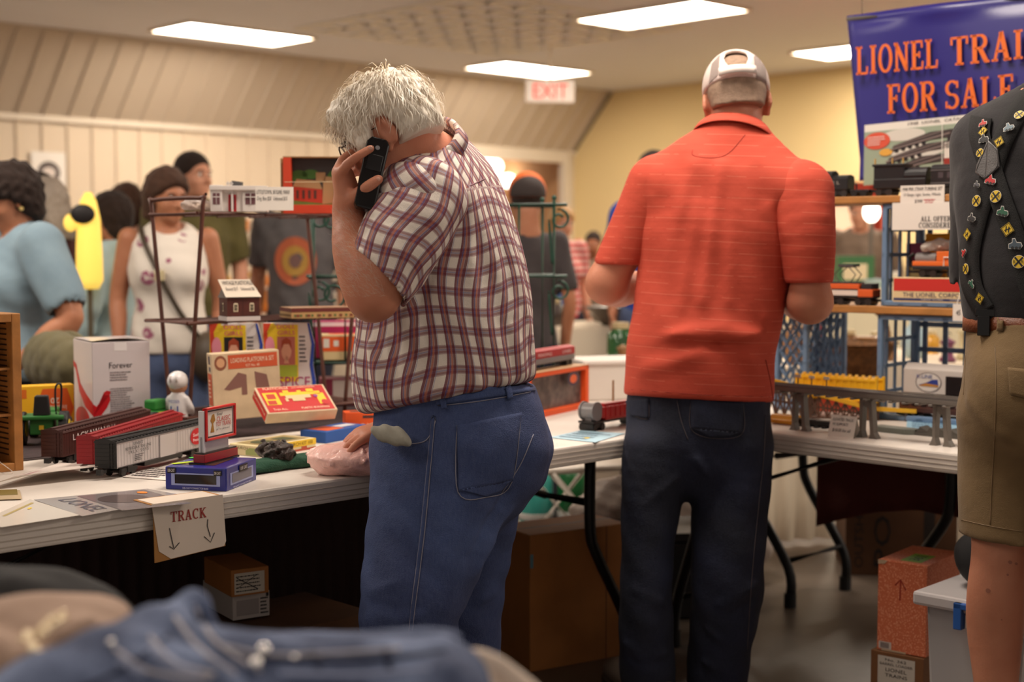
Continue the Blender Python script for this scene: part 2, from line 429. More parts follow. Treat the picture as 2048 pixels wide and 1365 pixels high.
    def cut(s, p, n, k=0):
        n = nrm(n); d = sum((s.ax[i].reshape([-1 if j == i else 1 for j in range(3)])-np.float32(p[i]))*np.float32(n[i]) for i in range(3))
        if k:
            h = np.maximum(k-np.abs(s.F-d), 0)/k; s.F = np.maximum(s.F, d)+h*h*k*.25
        else: s.F = np.maximum(s.F, d)
        return s
    def shell(s, t): s.F = np.maximum(s.F, -(s.F+t)); return s
    def mesh(s):
        F = s.F; S = F < 0
        cs = [(i, j, k) for i in (0, 1) for j in (0, 1) for k in (0, 1)]
        nx, ny, nz = (n-1 for n in F.shape)
        cnt = np.zeros((nx, ny, nz), np.int8)
        for i, j, k in cs: cnt += S[i:nx+i, j:ny+j, k:nz+k]
        idx = np.argwhere((cnt > 0) & (cnt < 8))
        vals = np.stack([F[idx[:, 0]+i, idx[:, 1]+j, idx[:, 2]+k] for i, j, k in cs], 1).astype(np.float64)
        acc = np.zeros((len(idx), 3)); num = np.zeros(len(idx))
        for a in range(8):
            for b in range(a+1, 8):
                df = [cs[b][q]-cs[a][q] for q in range(3)]
                if sum(map(abs, df)) != 1: continue
                va, vb = vals[:, a], vals[:, b]; m = (va < 0) != (vb < 0)
                t = np.where(m, va/np.where(m, va-vb, 1), 0)
                acc += np.where(m[:, None], np.array(cs[a])+t[:, None]*np.array(df), 0); num += m
        vs = s.lo+s.h*(idx+acc/num[:, None])
        ids = np.full((nx, ny, nz), -1, np.int64); ids[idx[:, 0], idx[:, 1], idx[:, 2]] = np.arange(len(idx))
        quads = []
        for ax in range(3):
            a1, a2 = [(1, 2), (2, 0), (0, 1)][ax]
            sa = [slice(None)]*3; sb = [slice(None)]*3; sa[ax] = slice(0, -1); sb[ax] = slice(1, None)
            ch = S[tuple(sa)] != S[tuple(sb)]
            e = np.argwhere(ch); lim = np.array([nx, ny, nz])
            e = e[(e[:, a1] > 0) & (e[:, a2] > 0) & (e[:, a1] < lim[a1]) & (e[:, a2] < lim[a2])]
            d1 = np.zeros(3, int); d1[a1] = 1; d2 = np.zeros(3, int); d2[a2] = 1
            q = np.stack([ids[tuple((e-d1-d2).T)], ids[tuple((e-d2).T)], ids[tuple(e.T)], ids[tuple((e-d1).T)]], 1)
            ins = S[tuple(e.T)]; q[~ins] = q[~ins][:, ::-1]; quads.append(q)
        return vs, np.concatenate(quads)
def fast_mesh(name, vs, quads, m, parent=None, loc=None, smooth=True):
    me = bpy.data.meshes.new(name); nv, nf = len(vs), len(quads); k = quads.shape[1]
    me.vertices.add(nv); me.vertices.foreach_set('co', np.asarray(vs, np.float32).ravel())
    me.loops.add(nf*k); me.loops.foreach_set('vertex_index', quads.astype(np.int32).ravel())
    me.polygons.add(nf); me.polygons.foreach_set('loop_start', (np.arange(nf)*k).astype(np.int32))
    me.polygons.foreach_set('use_smooth', np.full(nf, smooth, dtype=bool))
    me.materials.append(m); me.update(calc_edges=True); me.validate()
    o = bpy.data.objects.new(name, me); link(o, parent)
    if loc is not None: o.location = tuple(loc)
    return o
def relax(vs, q, it=1, lam=.5):
    for _ in range(it):
        acc = np.zeros_like(vs); n = np.zeros(len(vs))
        for a in range(4):
            b = (a+1) % 4
            np.add.at(acc, q[:, a], vs[q[:, b]]); np.add.at(acc, q[:, b], vs[q[:, a]]); np.add.at(n, q[:, a], 1); np.add.at(n, q[:, b], 1)
        vs = vs+lam*(acc/np.maximum(n, 1)[:, None]-vs)
    return vs
def sdf_obj(S, name, m, parent=None, loc=None, it=1):
    vs, q = S.mesh(); vs = relax(vs, q, it) if it else vs
    return fast_mesh(name, vs, q, m, parent, loc)
def attr(o, name, arr):
    a = o.data.attributes.new(name, 'FLOAT_VECTOR', 'POINT'); a.data.foreach_set('vector', np.asarray(arr, np.float32).ravel())
def coords(o):
    v = np.empty(len(o.data.vertices)*3, np.float32); o.data.vertices.foreach_get('co', v); return v.reshape(-1, 3)
# ------------------------------------------------------------------ the setting
C0 = G(1425, 853)                      # inner corner of the L of tables
def T(u, v, z=0.74): return A(C0[0], C0[1], 0)+U*u+V*v+A(0, 0, z)
WC = G(1225, 183, CEIL_Z)              # where ceiling, left wall and back wall meet
def W(u, v, z): return A(WC[0], WC[1], 0)+U*u+V*v+A(0, 0, z)
m_floor = NT('polished_concrete', .38)
f1 = m_floor.noise(1.3, detail=8); f2 = m_floor.noise(14, detail=6)
m_floor.col(m_floor.mix(m_floor.math('MULTIPLY', f1, f2), lin((110, 96, 84)), lin((64, 54, 46)))); m_floor.bump(f2, .05)
m_floor = m_floor.m
m_ceil = mat('ceiling_paint', (230, 231, 238), .85, bump=(60, .05))
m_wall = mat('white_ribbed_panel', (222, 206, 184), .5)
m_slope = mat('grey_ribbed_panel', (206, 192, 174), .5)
m_yel = mat('yellow_wall_paint', (236, 214, 160), .8)
m_trim = mat('white_trim_paint', (232, 222, 206), .5)
def struct(name, mb, m, **k): return tag(mb.build(name, m, **k), kind='structure')
L0, L1, RB = -20.0, 0.0, 14.0
o = MB(); o.box((-16, -6, -.1), (16, 26, 0)); struct('floor', o, m_floor)
o = MB(); o.add([W(L0, 0, CEIL_Z), W(0, 0, CEIL_Z), W(0, -RB, CEIL_Z), W(L0, -RB, CEIL_Z)], [(0, 1, 2, 3)])
o.add([W(L0, .7, CEIL_Z+.08), W(.1, .7, CEIL_Z+.08), W(.1, -RB, CEIL_Z+.08), W(L0, -RB, CEIL_Z+.08)], [(0, 1, 2, 3)]); struct('ceiling', o, m_ceil)
SV, SZ = .62, 2.40                     # sloped upper part of the left wall
def ribbed(name, pts, m, n, ribh, lo=L0, hi=0.0, skip=None):
    """pts (v,z) lower and upper edge; n ribs per metre"""
    b = MB(); (v0, z0), (v1, z1) = pts; d = nrm(V*(v1-v0)+A(0, 0, z1-z0)); nn = nrm(np.cross(d, U)); nn = nn if nn[2] < 0 or abs(nn[2]) < 1e-6 and nn@V < 0 else -nn
    b.add([W(lo, v0, z0), W(hi, v0, z0), W(hi, v1, z1), W(lo, v1, z1)], [(0, 1, 2, 3)])
    k = int((hi-lo)*n)
    for i in range(k):
        c = lo+(i+.5)/n; w = .022
        p = [W(c-w, v0, z0), W(c+w, v0, z0), W(c+w*.5, v0, z0)+nn*ribh, W(c-w*.5, v0, z0)+nn*ribh]
        q = [W(c-w, v1, z1), W(c+w, v1, z1), W(c+w*.5, v1, z1)+nn*ribh, W(c-w*.5, v1, z1)+nn*ribh]
        b.add(p+q, [(0, 4, 7, 3), (3, 7, 6, 2), (2, 6, 5, 1)])
    return struct(name, b, m)
def uof(px, py, v):                    # u coordinate on the left wall plane seen at a pixel
    d = ray(px, py); o_ = A(0, 0, CAMH); t = ((A(WC[0], WC[1], 0)+V*v-o_)@V)/(d@V); return ((o_+d*t)-A(WC[0], WC[1], 0))@U
DO0, DO1 = uof(930, 400, SV), uof(1121, 400, SV)
DOZ = 2.28
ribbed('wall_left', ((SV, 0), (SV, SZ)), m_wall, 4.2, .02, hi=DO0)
o = MB(); o.box((0, 0, 0), (0, 0, 0)); o = MB()
o.add([W(DO0, SV, DOZ), W(DO1, SV, DOZ), W(DO1, SV, SZ), W(DO0, SV, SZ)], [(0, 1, 2, 3)])
o.add([W(DO1, SV, 0), W(.15, SV, 0), W(.15, SV, SZ), W(DO1, SV, SZ)], [(0, 1, 2, 3)]); struct('wall_left_end', o, m_trim)
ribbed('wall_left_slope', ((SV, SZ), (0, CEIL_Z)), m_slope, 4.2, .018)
def bar(p0, p1, w, h, nrmdir=None):
    """a box bar from p0 to p1, w wide across and h high"""
    p0, p1 = np.asarray(p0, float), np.asarray(p1, float); d = nrm(p1-p0)
    s = nrm(np.cross(d, A(0, 0, 1))) if abs(d[2]) < .9 else (nrm(nrmdir) if nrmdir is not None else A(1, 0, 0)); t = np.cross(s, d)
    vs = [p+s*a*w/2+t*b*h/2 for p in (p0, p1) for a, b in ((-1, -1), (1, -1), (1, 1), (-1, 1))]
    return vs, [(0, 1, 2, 3), (7, 6, 5, 4), (0, 4, 5, 1), (1, 5, 6, 2), (2, 6, 7, 3), (3, 7, 4, 0)]
o = MB(); o.add(*bar(W(L0, SV-.02, SZ), W(0, SV-.02, SZ), .05, .05)); struct('trim_1', o, m_trim)
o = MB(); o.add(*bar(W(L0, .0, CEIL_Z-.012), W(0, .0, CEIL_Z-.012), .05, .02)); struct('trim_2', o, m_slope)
o = MB(); o.add([W(0, 1.0, 0), W(0, -RB, 0), W(0, -RB, CEIL_Z), W(0, 0, CEIL_Z), W(0, SV, SZ), W(0, 1.0, SZ)], [(0, 1, 2, 3, 4, 5)]); struct('wall_back', o, m_yel)
o = MB(); o.add(*bar(W(-.03, .02, CEIL_Z-.02), W(-.03, SV+.02, SZ), .05, .05)); struct('trim_3', o, mat('grey_trim', (150, 140, 124), .5))
# doorway in the left wall, with the room behind it
o = MB()
for uu in (DO0, DO1): o.add(*bar(W(uu+(.05 if uu == DO1 else -.05), SV-.02, 0), W(uu+(.05 if uu == DO1 else -.05), SV-.02, DOZ+.1), .1, .1, U))
o.add(*bar(W(DO0-.1, SV-.02, DOZ+.05), W(DO1+.1, SV-.02, DOZ+.05), .06, .1)); struct('door_1', o, m_trim)
o = MB(); D = 1.3
o.add([W(DO0-.1, SV+D, 0), W(DO1+.2, SV+D, 0), W(DO1+.2, SV+D, 2.5), W(DO0-.1, SV+D, 2.5)], [(0, 1, 2, 3)])
o.add([W(DO1+.2, SV, 0), W(DO1+.2, SV+D, 0), W(DO1+.2, SV+D, 2.5), W(DO1+.2, SV, 2.5)], [(0, 1, 2, 3)])
o.add([W(DO0-.1, SV, 0), W(DO0-.1, SV+D, 0), W(DO0-.1, SV+D, 2.5), W(DO0-.1, SV, 2.5)], [(0, 1, 2, 3)])
o.add([W(DO0-.1, SV, 2.5), W(DO1+.2, SV, 2.5), W(DO1+.2, SV+D, 2.5), W(DO0-.1, SV+D, 2.5)], [(0, 1, 2, 3)])
struct('wall_doorway', o, mat('brown_room', (190, 150, 110), .8))
def wall_lamp(px, py, v, r, lab):
    u_ = uof(px, py, v); d = ray(px, py); t = ((A(WC[0], WC[1], 0)+V*v-A(0, 0, CAMH))@V)/(d@V); p = A(0, 0, CAMH)+d*t
    t = thing('wall_lamp', lab, 'lamp', p)
    b = MB(); b.ell((0, 0, 0), (r, r, r*.8)); b.build('globe', mat('lit_globe', (255, 246, 228), emit=5), t, True)
    b = MB(); b.cyl((0, 0, 0), V*(SV+1.3-v), .02); b.build('bracket', m_trim, t)
wall_lamp(982, 333, SV+1.1, .15, 'bright globe lamp at the top of the doorway in the back corner')
wall_lamp(1016, 362, SV+1.0, .11, 'smaller globe lamp lower in the doorway beside the orange cap')
# ceiling lights
def ceiling_light(c1, c2, c3, lab):
    """three pixel corners: a, b = next along the long side, c = next along the short side"""
    a, b, c = (G(*q, CEIL_Z-.012) for q in (c1, c2, c3)); ctr = (b+c)/2; dl = b-a
    along_u = abs(nrm(dl)@U) > .7
    t = thing('ceiling_light', lab, 'ceiling light', (ctr[0], ctr[1], CEIL_Z), YU if along_u else YV, 'ceiling light panels')
    L, w = 1.22, .61
    b = MB()
    for s in (-1, 1):
        b.cb((0, s*(w/2+.012), -.012), (L+.05, .025, .024)); b.cb((s*(L/2+.012), 0, -.012), (.025, w, .024))
    b.build('frame', m_trim, t)
    b = MB(); b.cb((0, 0, -.009), (L, w, .012)); b.build('diffuser', MATS.get('lit_diffuser') or mat('lit_diffuser', (255, 236, 214), emit=PANEL_E), t)
ceiling_light((405, 45), (620, 72), (313, 65), 'lit ceiling panel above the sloped wall, leftmost of the four')
ceiling_light((1148, 36), (1395, 2), (1255, 54), 'large lit ceiling panel nearest the camera, above the man in the orange shirt')
ceiling_light((1010, 121), (1172, 147), (938, 133), 'lit ceiling panel farthest back, next to the exit sign')
ceiling_light((1622, 101), (1790, 80), (1680, 116), 'lit ceiling panel partly hidden behind the blue banner')
# criss-cross light streaks reflected on the ceiling, shaped as a pale raised lattice
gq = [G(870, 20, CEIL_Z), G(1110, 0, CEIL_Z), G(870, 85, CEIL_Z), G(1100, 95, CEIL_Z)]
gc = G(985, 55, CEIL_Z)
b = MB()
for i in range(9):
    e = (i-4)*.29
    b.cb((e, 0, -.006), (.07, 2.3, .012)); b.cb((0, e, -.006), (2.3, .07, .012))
o = b.build('reflected_light_lattice', mat('reflected_light_white', (236, 232, 222), .6), loc=(gc[0], gc[1], CEIL_Z)); o.rotation_euler = (0, 0, YU)
tag(o, 'pale raised lattice imitating reflected light streaks on the ceiling between the light panels', 'grille')  # no real grille, the bars stand for reflected light streaks
# exit sign
ep = P(1100, 183, 13.0)
t = thing('exit_sign', 'small white exit sign with red letters hanging below the ceiling', 'sign', ep, math.radians(8))
b = MB(); b.box((-.22, -.03, -.1), (.22, .03, .1)); b.build('housing', mat('sign_white', (255, 246, 236), emit=.12), t, bevel=.006)
b = MB(); b.cyl((0, 0, .1), (0, 0, CEIL_Z-ep[2]), .012); b.build('stem', m_trim, t)
letters(t, fr((-.22, -.031, -.1), (.44, 0, 0), (0, 0, .2)), [('EXIT', .5, .5, .72, .66)], mat('exit_red', (230, 40, 24), emit=.8), 'lettering')
# paper notice on the left wall
uu = uof(95, 350, SV); d = ray(95, 350); tt = ((A(WC[0], WC[1], 0)+V*SV-A(0, 0, CAMH))@V)/(d@V); pp = A(0, 0, CAMH)+d*tt-V*.025
t = thing('paper_notice', 'white paper notice with dark round emblem pinned on the ribbed wall', 'notice', pp, YU)
b = MB(); b.box((-.16, -.002, -.2), (.16, .002, .2)); b.build('sheet', C(240, 236, 230), t)
panel(t, fr((-.16, -.003, -.2), (.32, 0, 0), (0, 0, .4), .001), [('c', .5, .55, .33, .24)], C(70, 60, 60), 'emblem')
panel(t, fr((-.16, -.003, -.2), (.32, 0, 0), (0, 0, .4), .001), [('c', .5, .55, .2, .12)], C(220, 210, 205), 'emblem_center', 2)

# ------------------------------------------------------------------ the two folding tables of the stand
m_tab = mat('white_table_plastic', (226, 216, 206), .42, bump=(220, .06), var=(9, .06))
m_blk = mat('black_metal', (22, 20, 20), .4, spec=.4)
def folding_table(lab, o0, ex, ey, L, Dp, legs, name='folding_table'):
    """o0 near corner, ex along the length, ey depth"""
    yaw = math.atan2(ex[1], ex[0]); t = thing(name, lab, 'table', (o0[0], o0[1], 0), yaw, 'folding tables')
    b = MB(); b.box((0, 0, .686), (L, Dp, .74)); tp = b.build('table_top', m_tab, t, bevel=.006)
    b = MB()
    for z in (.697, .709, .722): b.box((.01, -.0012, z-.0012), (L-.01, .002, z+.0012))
    b.build('rim_groove', mat('rim_groove_plastic', (188, 176, 164), .5), tp)  # thin strips along the table edge, darker than the top
    for x, s in legs:
        for y in (.215, .62):
            b = MB(); pts = spline([(x, y, .686), (x, y, .45), (x+s*.03, y, .36), (x+s*.16, y, .14), (x+s*.17, y, .02)], 5)
            b.tube(pts, .017, 10); lg = b.build('leg', m_blk, t, True)
            b = MB(); b.cyl((x+s*.17, y, 0), (x+s*.17, y, .05), .021); b.build('foot_cap', C(12, 12, 12), lg)
        b = MB(); b.tube([(x, .215, .52), (x, .62, .52)], .014); b.build('crossbar', m_blk, t, True); 
        b = MB(); b.tube([(x, .4, .52), (x-s*.45, .4, .665)], .012); b.build('brace', m_blk, t, True)
    return t
folding_table('white folding table with the freight cars and wire racks', T(-2.44, 0, 0), U, V, 2.44, .76, [(2.14, 1), (.3, -1)])
folding_table('white folding table with the track trestle, reaching right behind the shorts', T(.004, .76-2.6, 0), V, -U, 2.6, 0.0, []) if 0 else None
tb = thing('folding_table', 'white folding table with the grey trestle track and blue crates', 'table', tuple(T(.002, .76, 0)), YU-math.pi/2, 'folding tables')
b = MB(); b.box((0, 0, .686), (2.6, .76, .74)); tp = b.build('table_top', m_tab, tb, bevel=.006)
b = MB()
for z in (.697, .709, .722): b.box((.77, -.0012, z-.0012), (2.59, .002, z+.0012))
b.build('rim_groove', MATS['rim_groove_plastic'], tp)
def wish_legs(t, x, s, ys, drop=.18, zt=.686):
    for y in ys:
        b = MB(); b.tube(spline([(x, y, zt), (x, y, .45), (x+s*.03, y, .36), (x+s*drop, y, .14), (x+s*(drop+.01), y, .02)], 5), .018, 10); lg = b.build('leg', m_blk, t, True)
        b = MB(); b.cyl((x+s*(drop+.01), y, 0), (x+s*(drop+.01), y, .05), .022); b.build('foot_cap', C(12, 12, 12), lg)
    for z in (.5, zt-.046): b = MB(); b.tube([(x, ys[0], z), (x, ys[1], z)], .014); b.build('crossbar', m_blk, t, True)
    b = MB(); b.tube([(x+s*(drop-.01), ys[0], .16), (x+s*(drop-.01), ys[1], .16)], .012); b.build('crossbar', m_blk, t, True)
    b = MB(); b.tube([(x, sum(ys)/2, .5), (x+.45*(1 if x < 1.2 else -1), sum(ys)/2, zt-.02)], .013); b.build('brace', m_blk, t, True)
wish_legs(tb, .62, -1, (.13, .45), .1); wish_legs(tb, 2.3, -1, (.13, .63), .14)
# a second table behind the right one
pA, pB = G(1690, 1180, 0), G(1580, 1215, 0); yd = nrm(pA-pB); xd = A(yd[1], -yd[0], 0); o2 = pB-xd*.55-yd*.12; o2[2] = 0
tc2 = thing('folding_table', 'dark topped folding table behind the right table, mostly hidden', 'table', o2, math.atan2(xd[1], xd[0]), 'folding tables')
b = MB(); b.box((.1, .0, .6), (1.35, .62, .635)); b.build('table_top', mat('dark_table', (110, 92, 80), .5), tc2, bevel=.005)
wish_legs(tc2, .36, 1, (.12, .12+np.linalg.norm(pA-pB)), .18, .6); wish_legs(tc2, 1.15, -1, (.12, .12+np.linalg.norm(pA-pB)), .18, .6)
# ------------------------------------------------------------------ the back table under a dark cloth, then everything on the left table
m_cloth = mat('dark_maroon_cloth', (58, 38, 40), .9, var=(30, .5), bump=(90, .3))
t = thing('display_table', 'display table under a dark maroon cloth behind the white table with freight cars', 'table', tuple(T(-3.0, .78, 0)), YU)
b = MB(); b.box((0, .01, .70), (2.62, .74, .735)); b.build('table_top', C(90, 70, 60), t)
m_skirt = mat('dark_brown_drape', (46, 26, 22), .9, bump=(60, .3))
b = MB(); n = 150
b.grid(lambda u, v: A(2.62*u, -.004-.012*(1-v)*(math.sin(u*n*2.1)+.4*math.sin(u*47)), .02+v*.718), 320, 6)
b.grid(lambda u, v: A(2.62*u, -.004+.744*v, .7385), 8, 2); b.build('tablecloth', m_skirt, t, True)
b = MB(); b.grid(lambda u, v: A(.02+2.58*u, .02+.7*v, .7395+.001*math.sin(u*40)), 30, 8); b.build('cloth_runner', m_cloth, t, True)
for x in (.1, 2.5):
    b = MB(); b.cyl((x, .37, 0), (x, .37, .7), .03); b.build('leg', m_blk, t)
def hh(p, ytop, z=.74): return P(p[0], ytop, G(*p, z)[1])[2]-z
def qb(name, label, cat, pF, pL, pR, h, m, z=.74, **k):
    f, yaw, w, d = corners(pF, pL, pR, z); return box_thing(name, label, cat, f, yaw, w, d, h, m, **k)+((w, d, h),)
m_oak = mat('oak', (176, 118, 58), .5, var=(14, .35), bump=(80, .08))
# --- wooden slotted cabinet at the left edge
f = G(48, 941); H = hh((48, 941), 627); t = thing('wooden_rack', 'open wooden rack with slotted sides at the left end of the white table', 'rack', f, YU)
w, d = .42, .11
for nm, lo, hi in (('side_panel', (-.022, 0, 0), (0, d, H)), ('side_panel', (-w, 0, 0), (-w+.022, d, H)), ('top_panel', (-w, 0, H-.02), (-.022, d, H)), ('bottom_panel', (-w, 0, 0), (-.022, d, .02))):
    b = MB(); b.box(lo, hi); pn = b.build(nm, m_oak, t, bevel=.002)
    if nm == 'side_panel':
        b = MB(); x = -.0225 if lo[0] > -.1 else -w+.0225
        for i in range(26): b.box((x-.0008, .03, .035+i*.0125), (x+.0008, .085, .0385+i*.0125))
        b.build('slot_row', C(52, 30, 14), pn)
b = MB(); b.box((-w+.02, d-.008, .01), (-.02, d, H-.01)); b.build('back_panel', mat('oak_dark', (140, 88, 40), .6, var=(14, .3)), t)
for z in (.13, .24):
    b = MB(); b.box((-w+.02, .015, z), (-.02, d-.008, z+.006)); b.build('shelf', m_oak, t)
# --- yellow camera carton, printed upside down
f = G(150, 862); t = thing('carton', 'yellow cardboard carton with an orange hexagon, printed upside down, behind the toy tractor', 'box', f, YU-.28)
w, d, h = .2, .05, .135
b = MB(); b.box((-w, 0, 0), (0, d, h)); b.build('carton', C(246, 184, 28), t, bevel=.002)
F = fr((-w, 0, 0), (w, 0, 0), (0, 0, h))
panel(t, F, [[(.46, .5), (.56, .93), (.9, .93), (.99, .5), (.9, .12), (.56, .12)]], C(232, 96, 26), 'hexagon_print')
panel(t, F, [('r', .06, .2, .085, .98), ('r', .1, .2, .125, .98), ('r', .24, .74, .34, .93)], C(226, 110, 30), 'stripe_print')
Fu = fr((0, 0, h), (-w, 0, 0), (0, 0, -h)); Fu = (Fu[0], Fu[1], Fu[2], A(0, -1, 0), .0006)
letters(t, Fu, [('Kodak', .27, .75, .2, .1), ('pocket', .27, .62, .22, .11), ('Instamatic', .27, .48, .32, .1), ('20', .27, .33, .12, .12)], C(250, 240, 220))
# --- toy tractor
m_jd = C(38, 110, 42); m_rub = C(20, 20, 20)
f = G(84, 893); t = thing('toy_tractor', 'green toy tractor with black seat, rear end towards the camera', 'toy', f, .2)
b = MB(); b.box((-.03, .0, .03), (.03, .16, .075)); b.box((-.022, .16, .035), (.022, .24, .08)); b.box((-.058, -.01, .07), (.058, .07, .082)); b.build('body', m_jd, t, bevel=.004)
b = MB(); b.prism([(-.022, .08), (.022, .08), (.017, .135), (-.017, .135)], (0, .0, 0), (1, 0, 0), (0, 0, 1), (0, .03, 0)); b.build('seat', C(24, 24, 26), t, bevel=.004)
for x, y, r in ((-.055, .035, .045), (.055, .035, .045), (-.045, .2, .028), (.045, .2, .028)):
    b = MB(); b.cyl((x-.012, y, r), (x+.012, y, r), r, n=20); wl = b.build('wheel', m_rub, t, bevel=.003)
    b = MB(); b.cyl((x-.014, y, r), (x+.014, y, r), r*.5, n=16); b.build('hub', C(220, 190, 40), wl)
b = MB(); b.tube(spline([(.035, .03, .08), (.035, .02, .15), (.045, .02, .165), (.05, .03, .15), (.045, .04, .08)], 4), .003, 6); b.build('roll_bar', C(40, 40, 40), t, True)
b = MB(); b.cb((0, -.001, .05), (.012, .002, .012)); b.build('badge', C(230, 190, 40), t)
# --- second green toy beside the bobble head
f = G(318, 868); t = thing('toy_tractor', 'green and yellow toy tractor half hidden behind the rack leg', 'toy', f, 1.1)
b = MB(); b.box((-.08, -.025, .03), (.06, .025, .07)); b.box((-.04, -.02, .07), (.02, .02, .1)); b.build('body', C(40, 128, 48), t, bevel=.006)
b = MB(); b.box((.06, -.02, .04), (.075, .02, .06)); b.box((-.04, -.026, .056), (.05, -.024, .066)); b.build('yellow_trim', C(226, 196, 40), t, bevel=.003)
for x, y in ((-.055, -.03), (-.055, .03), (.04, -.03), (.04, .03)):
    b = MB(); b.cyl((x, y-.01, .035), (x, y+.01, .035), .035, n=18); b.build('wheel', m_rub, t, bevel=.003)
# --- white and red gift carton
m_gift = mat('silver_card', (214, 204, 206), .32, coat=.3)
f, yaw, w, d = corners((187, 869), (150, 853), (305, 868), .74); h = hh((187, 869), 686)
t, FS = box_thing('carton', 'tall silver and white carton with red swoosh print beside the wire rack', 'box', f, yaw, w, d, h, m_gift)
m_red = C(196, 22, 32, r=.35)
panel(t, FS['R'], [[(0, .33), (.06, .3), (.14, .36), (.2, .42), (.26, .41), (.3, .43), (.31, .46), (.24, .47), (.19, .45), (.2, .41), (.29, .42), (.3, .36), (.24, .28), (.14, .2), (0, .19)],
    [(.26, 0), (.36, .12), (.48, .17), (.62, .16), (.78, .08), (.9, .03), (1, .04), (1, 0)]], m_red, 'swoosh_print')
panel(t, FS['L'], [[(.0, .7), (.12, .66), (.3, .42), (.6, .27), (1, .2), (1, .34), (.66, .42), (.36, .52), (.16, .72), (0, .76)], ('c', .45, .12, .38, .14)], m_red, 'swoosh_print')
panel(t, FS['R'], [('r', .38, .9, .6, 1.0)], mat('clear_tape', (236, 230, 230), .2), 'tape_strip')
letters(t, FS['R'], [('Forever', .49, .745, .4, .065)], C(40, 36, 44))
scribble(t, FS['R'], 4, C(120, 110, 116), 'fine_print', 3, .3, .7, .68, .57); scribble(t, FS['R'], 14, C(132, 122, 128), 'fine_print', 4, .3, .72, .5, .16)
b = MB(); b.grid(lambda u, v: A(w*u, d*v, h+.004+.006*math.sin(u*3)*(1-v)), 8, 3); b.build('flap', m_gift, t)
# --- bobble head hockey figure
f = G(357, 868); t = thing('bobblehead_figure', 'white hockey bobblehead figure with blue number on the back', 'figurine', f, math.radians(-8))
S = SDF((-.06, -.06, -.01), (.06, .07, .2), .003)
S.limb([(0, 0, .04, .026, .022), (0, 0, .075, .027, .022), (0, 0, .108, .022, .018)], .01, (1, 0, 0))
for s in (-1, 1):
    S.limb([(s*.024, 0, .1, .01), (s*.034, .005, .075, .011), (s*.03, .025, .06, .009)], .008); S.limb([(s*.014, 0, .05, .014), (s*.016, 0, .012, .013)], .006); S.ell((s*.016, .01, .008), (.012, .024, .009), .004)
sdf_obj(S, 'body', C(226, 222, 222, r=.3), t)
b = MB(); b.ell((0, .004, .138), (.026, .028, .026)); b.build('head', C(206, 150, 116), t, True)
b = MB(); b.ell((0, 0, .151), (.029, .033, .029)); b.box((-.012, -.034, .15), (-.006, -.03, .172)); b.box((.006, -.034, .15), (.012, -.03, .172)); b.build('helmet', C(238, 234, 234, r=.25), t, True)
b = MB(); b.lathe([(.036, 0), (.036, .01), (.033, .012)], 24); b.build('base', C(214, 214, 220), t)
Fb = fr((-.026, -.0268, .035), (.052, 0, 0), (0, 0, .075), .0008)
letters(t, Fb, [('11', .5, .42, .44, .42)], C(36, 60, 160), 'jersey_number'); letters(t, Fb, [('MESSIER', .5, .8, .62, .12)], C(36, 60, 160), 'jersey_name')
b = MB()
for z, hgt in ((.047, .004), (.055, .003)): b.lathe([(.0268, z), (.0275, z+hgt*.5), (.0268, z+hgt)], 20)
b.build('jersey_stripe', C(190, 40, 50), t)
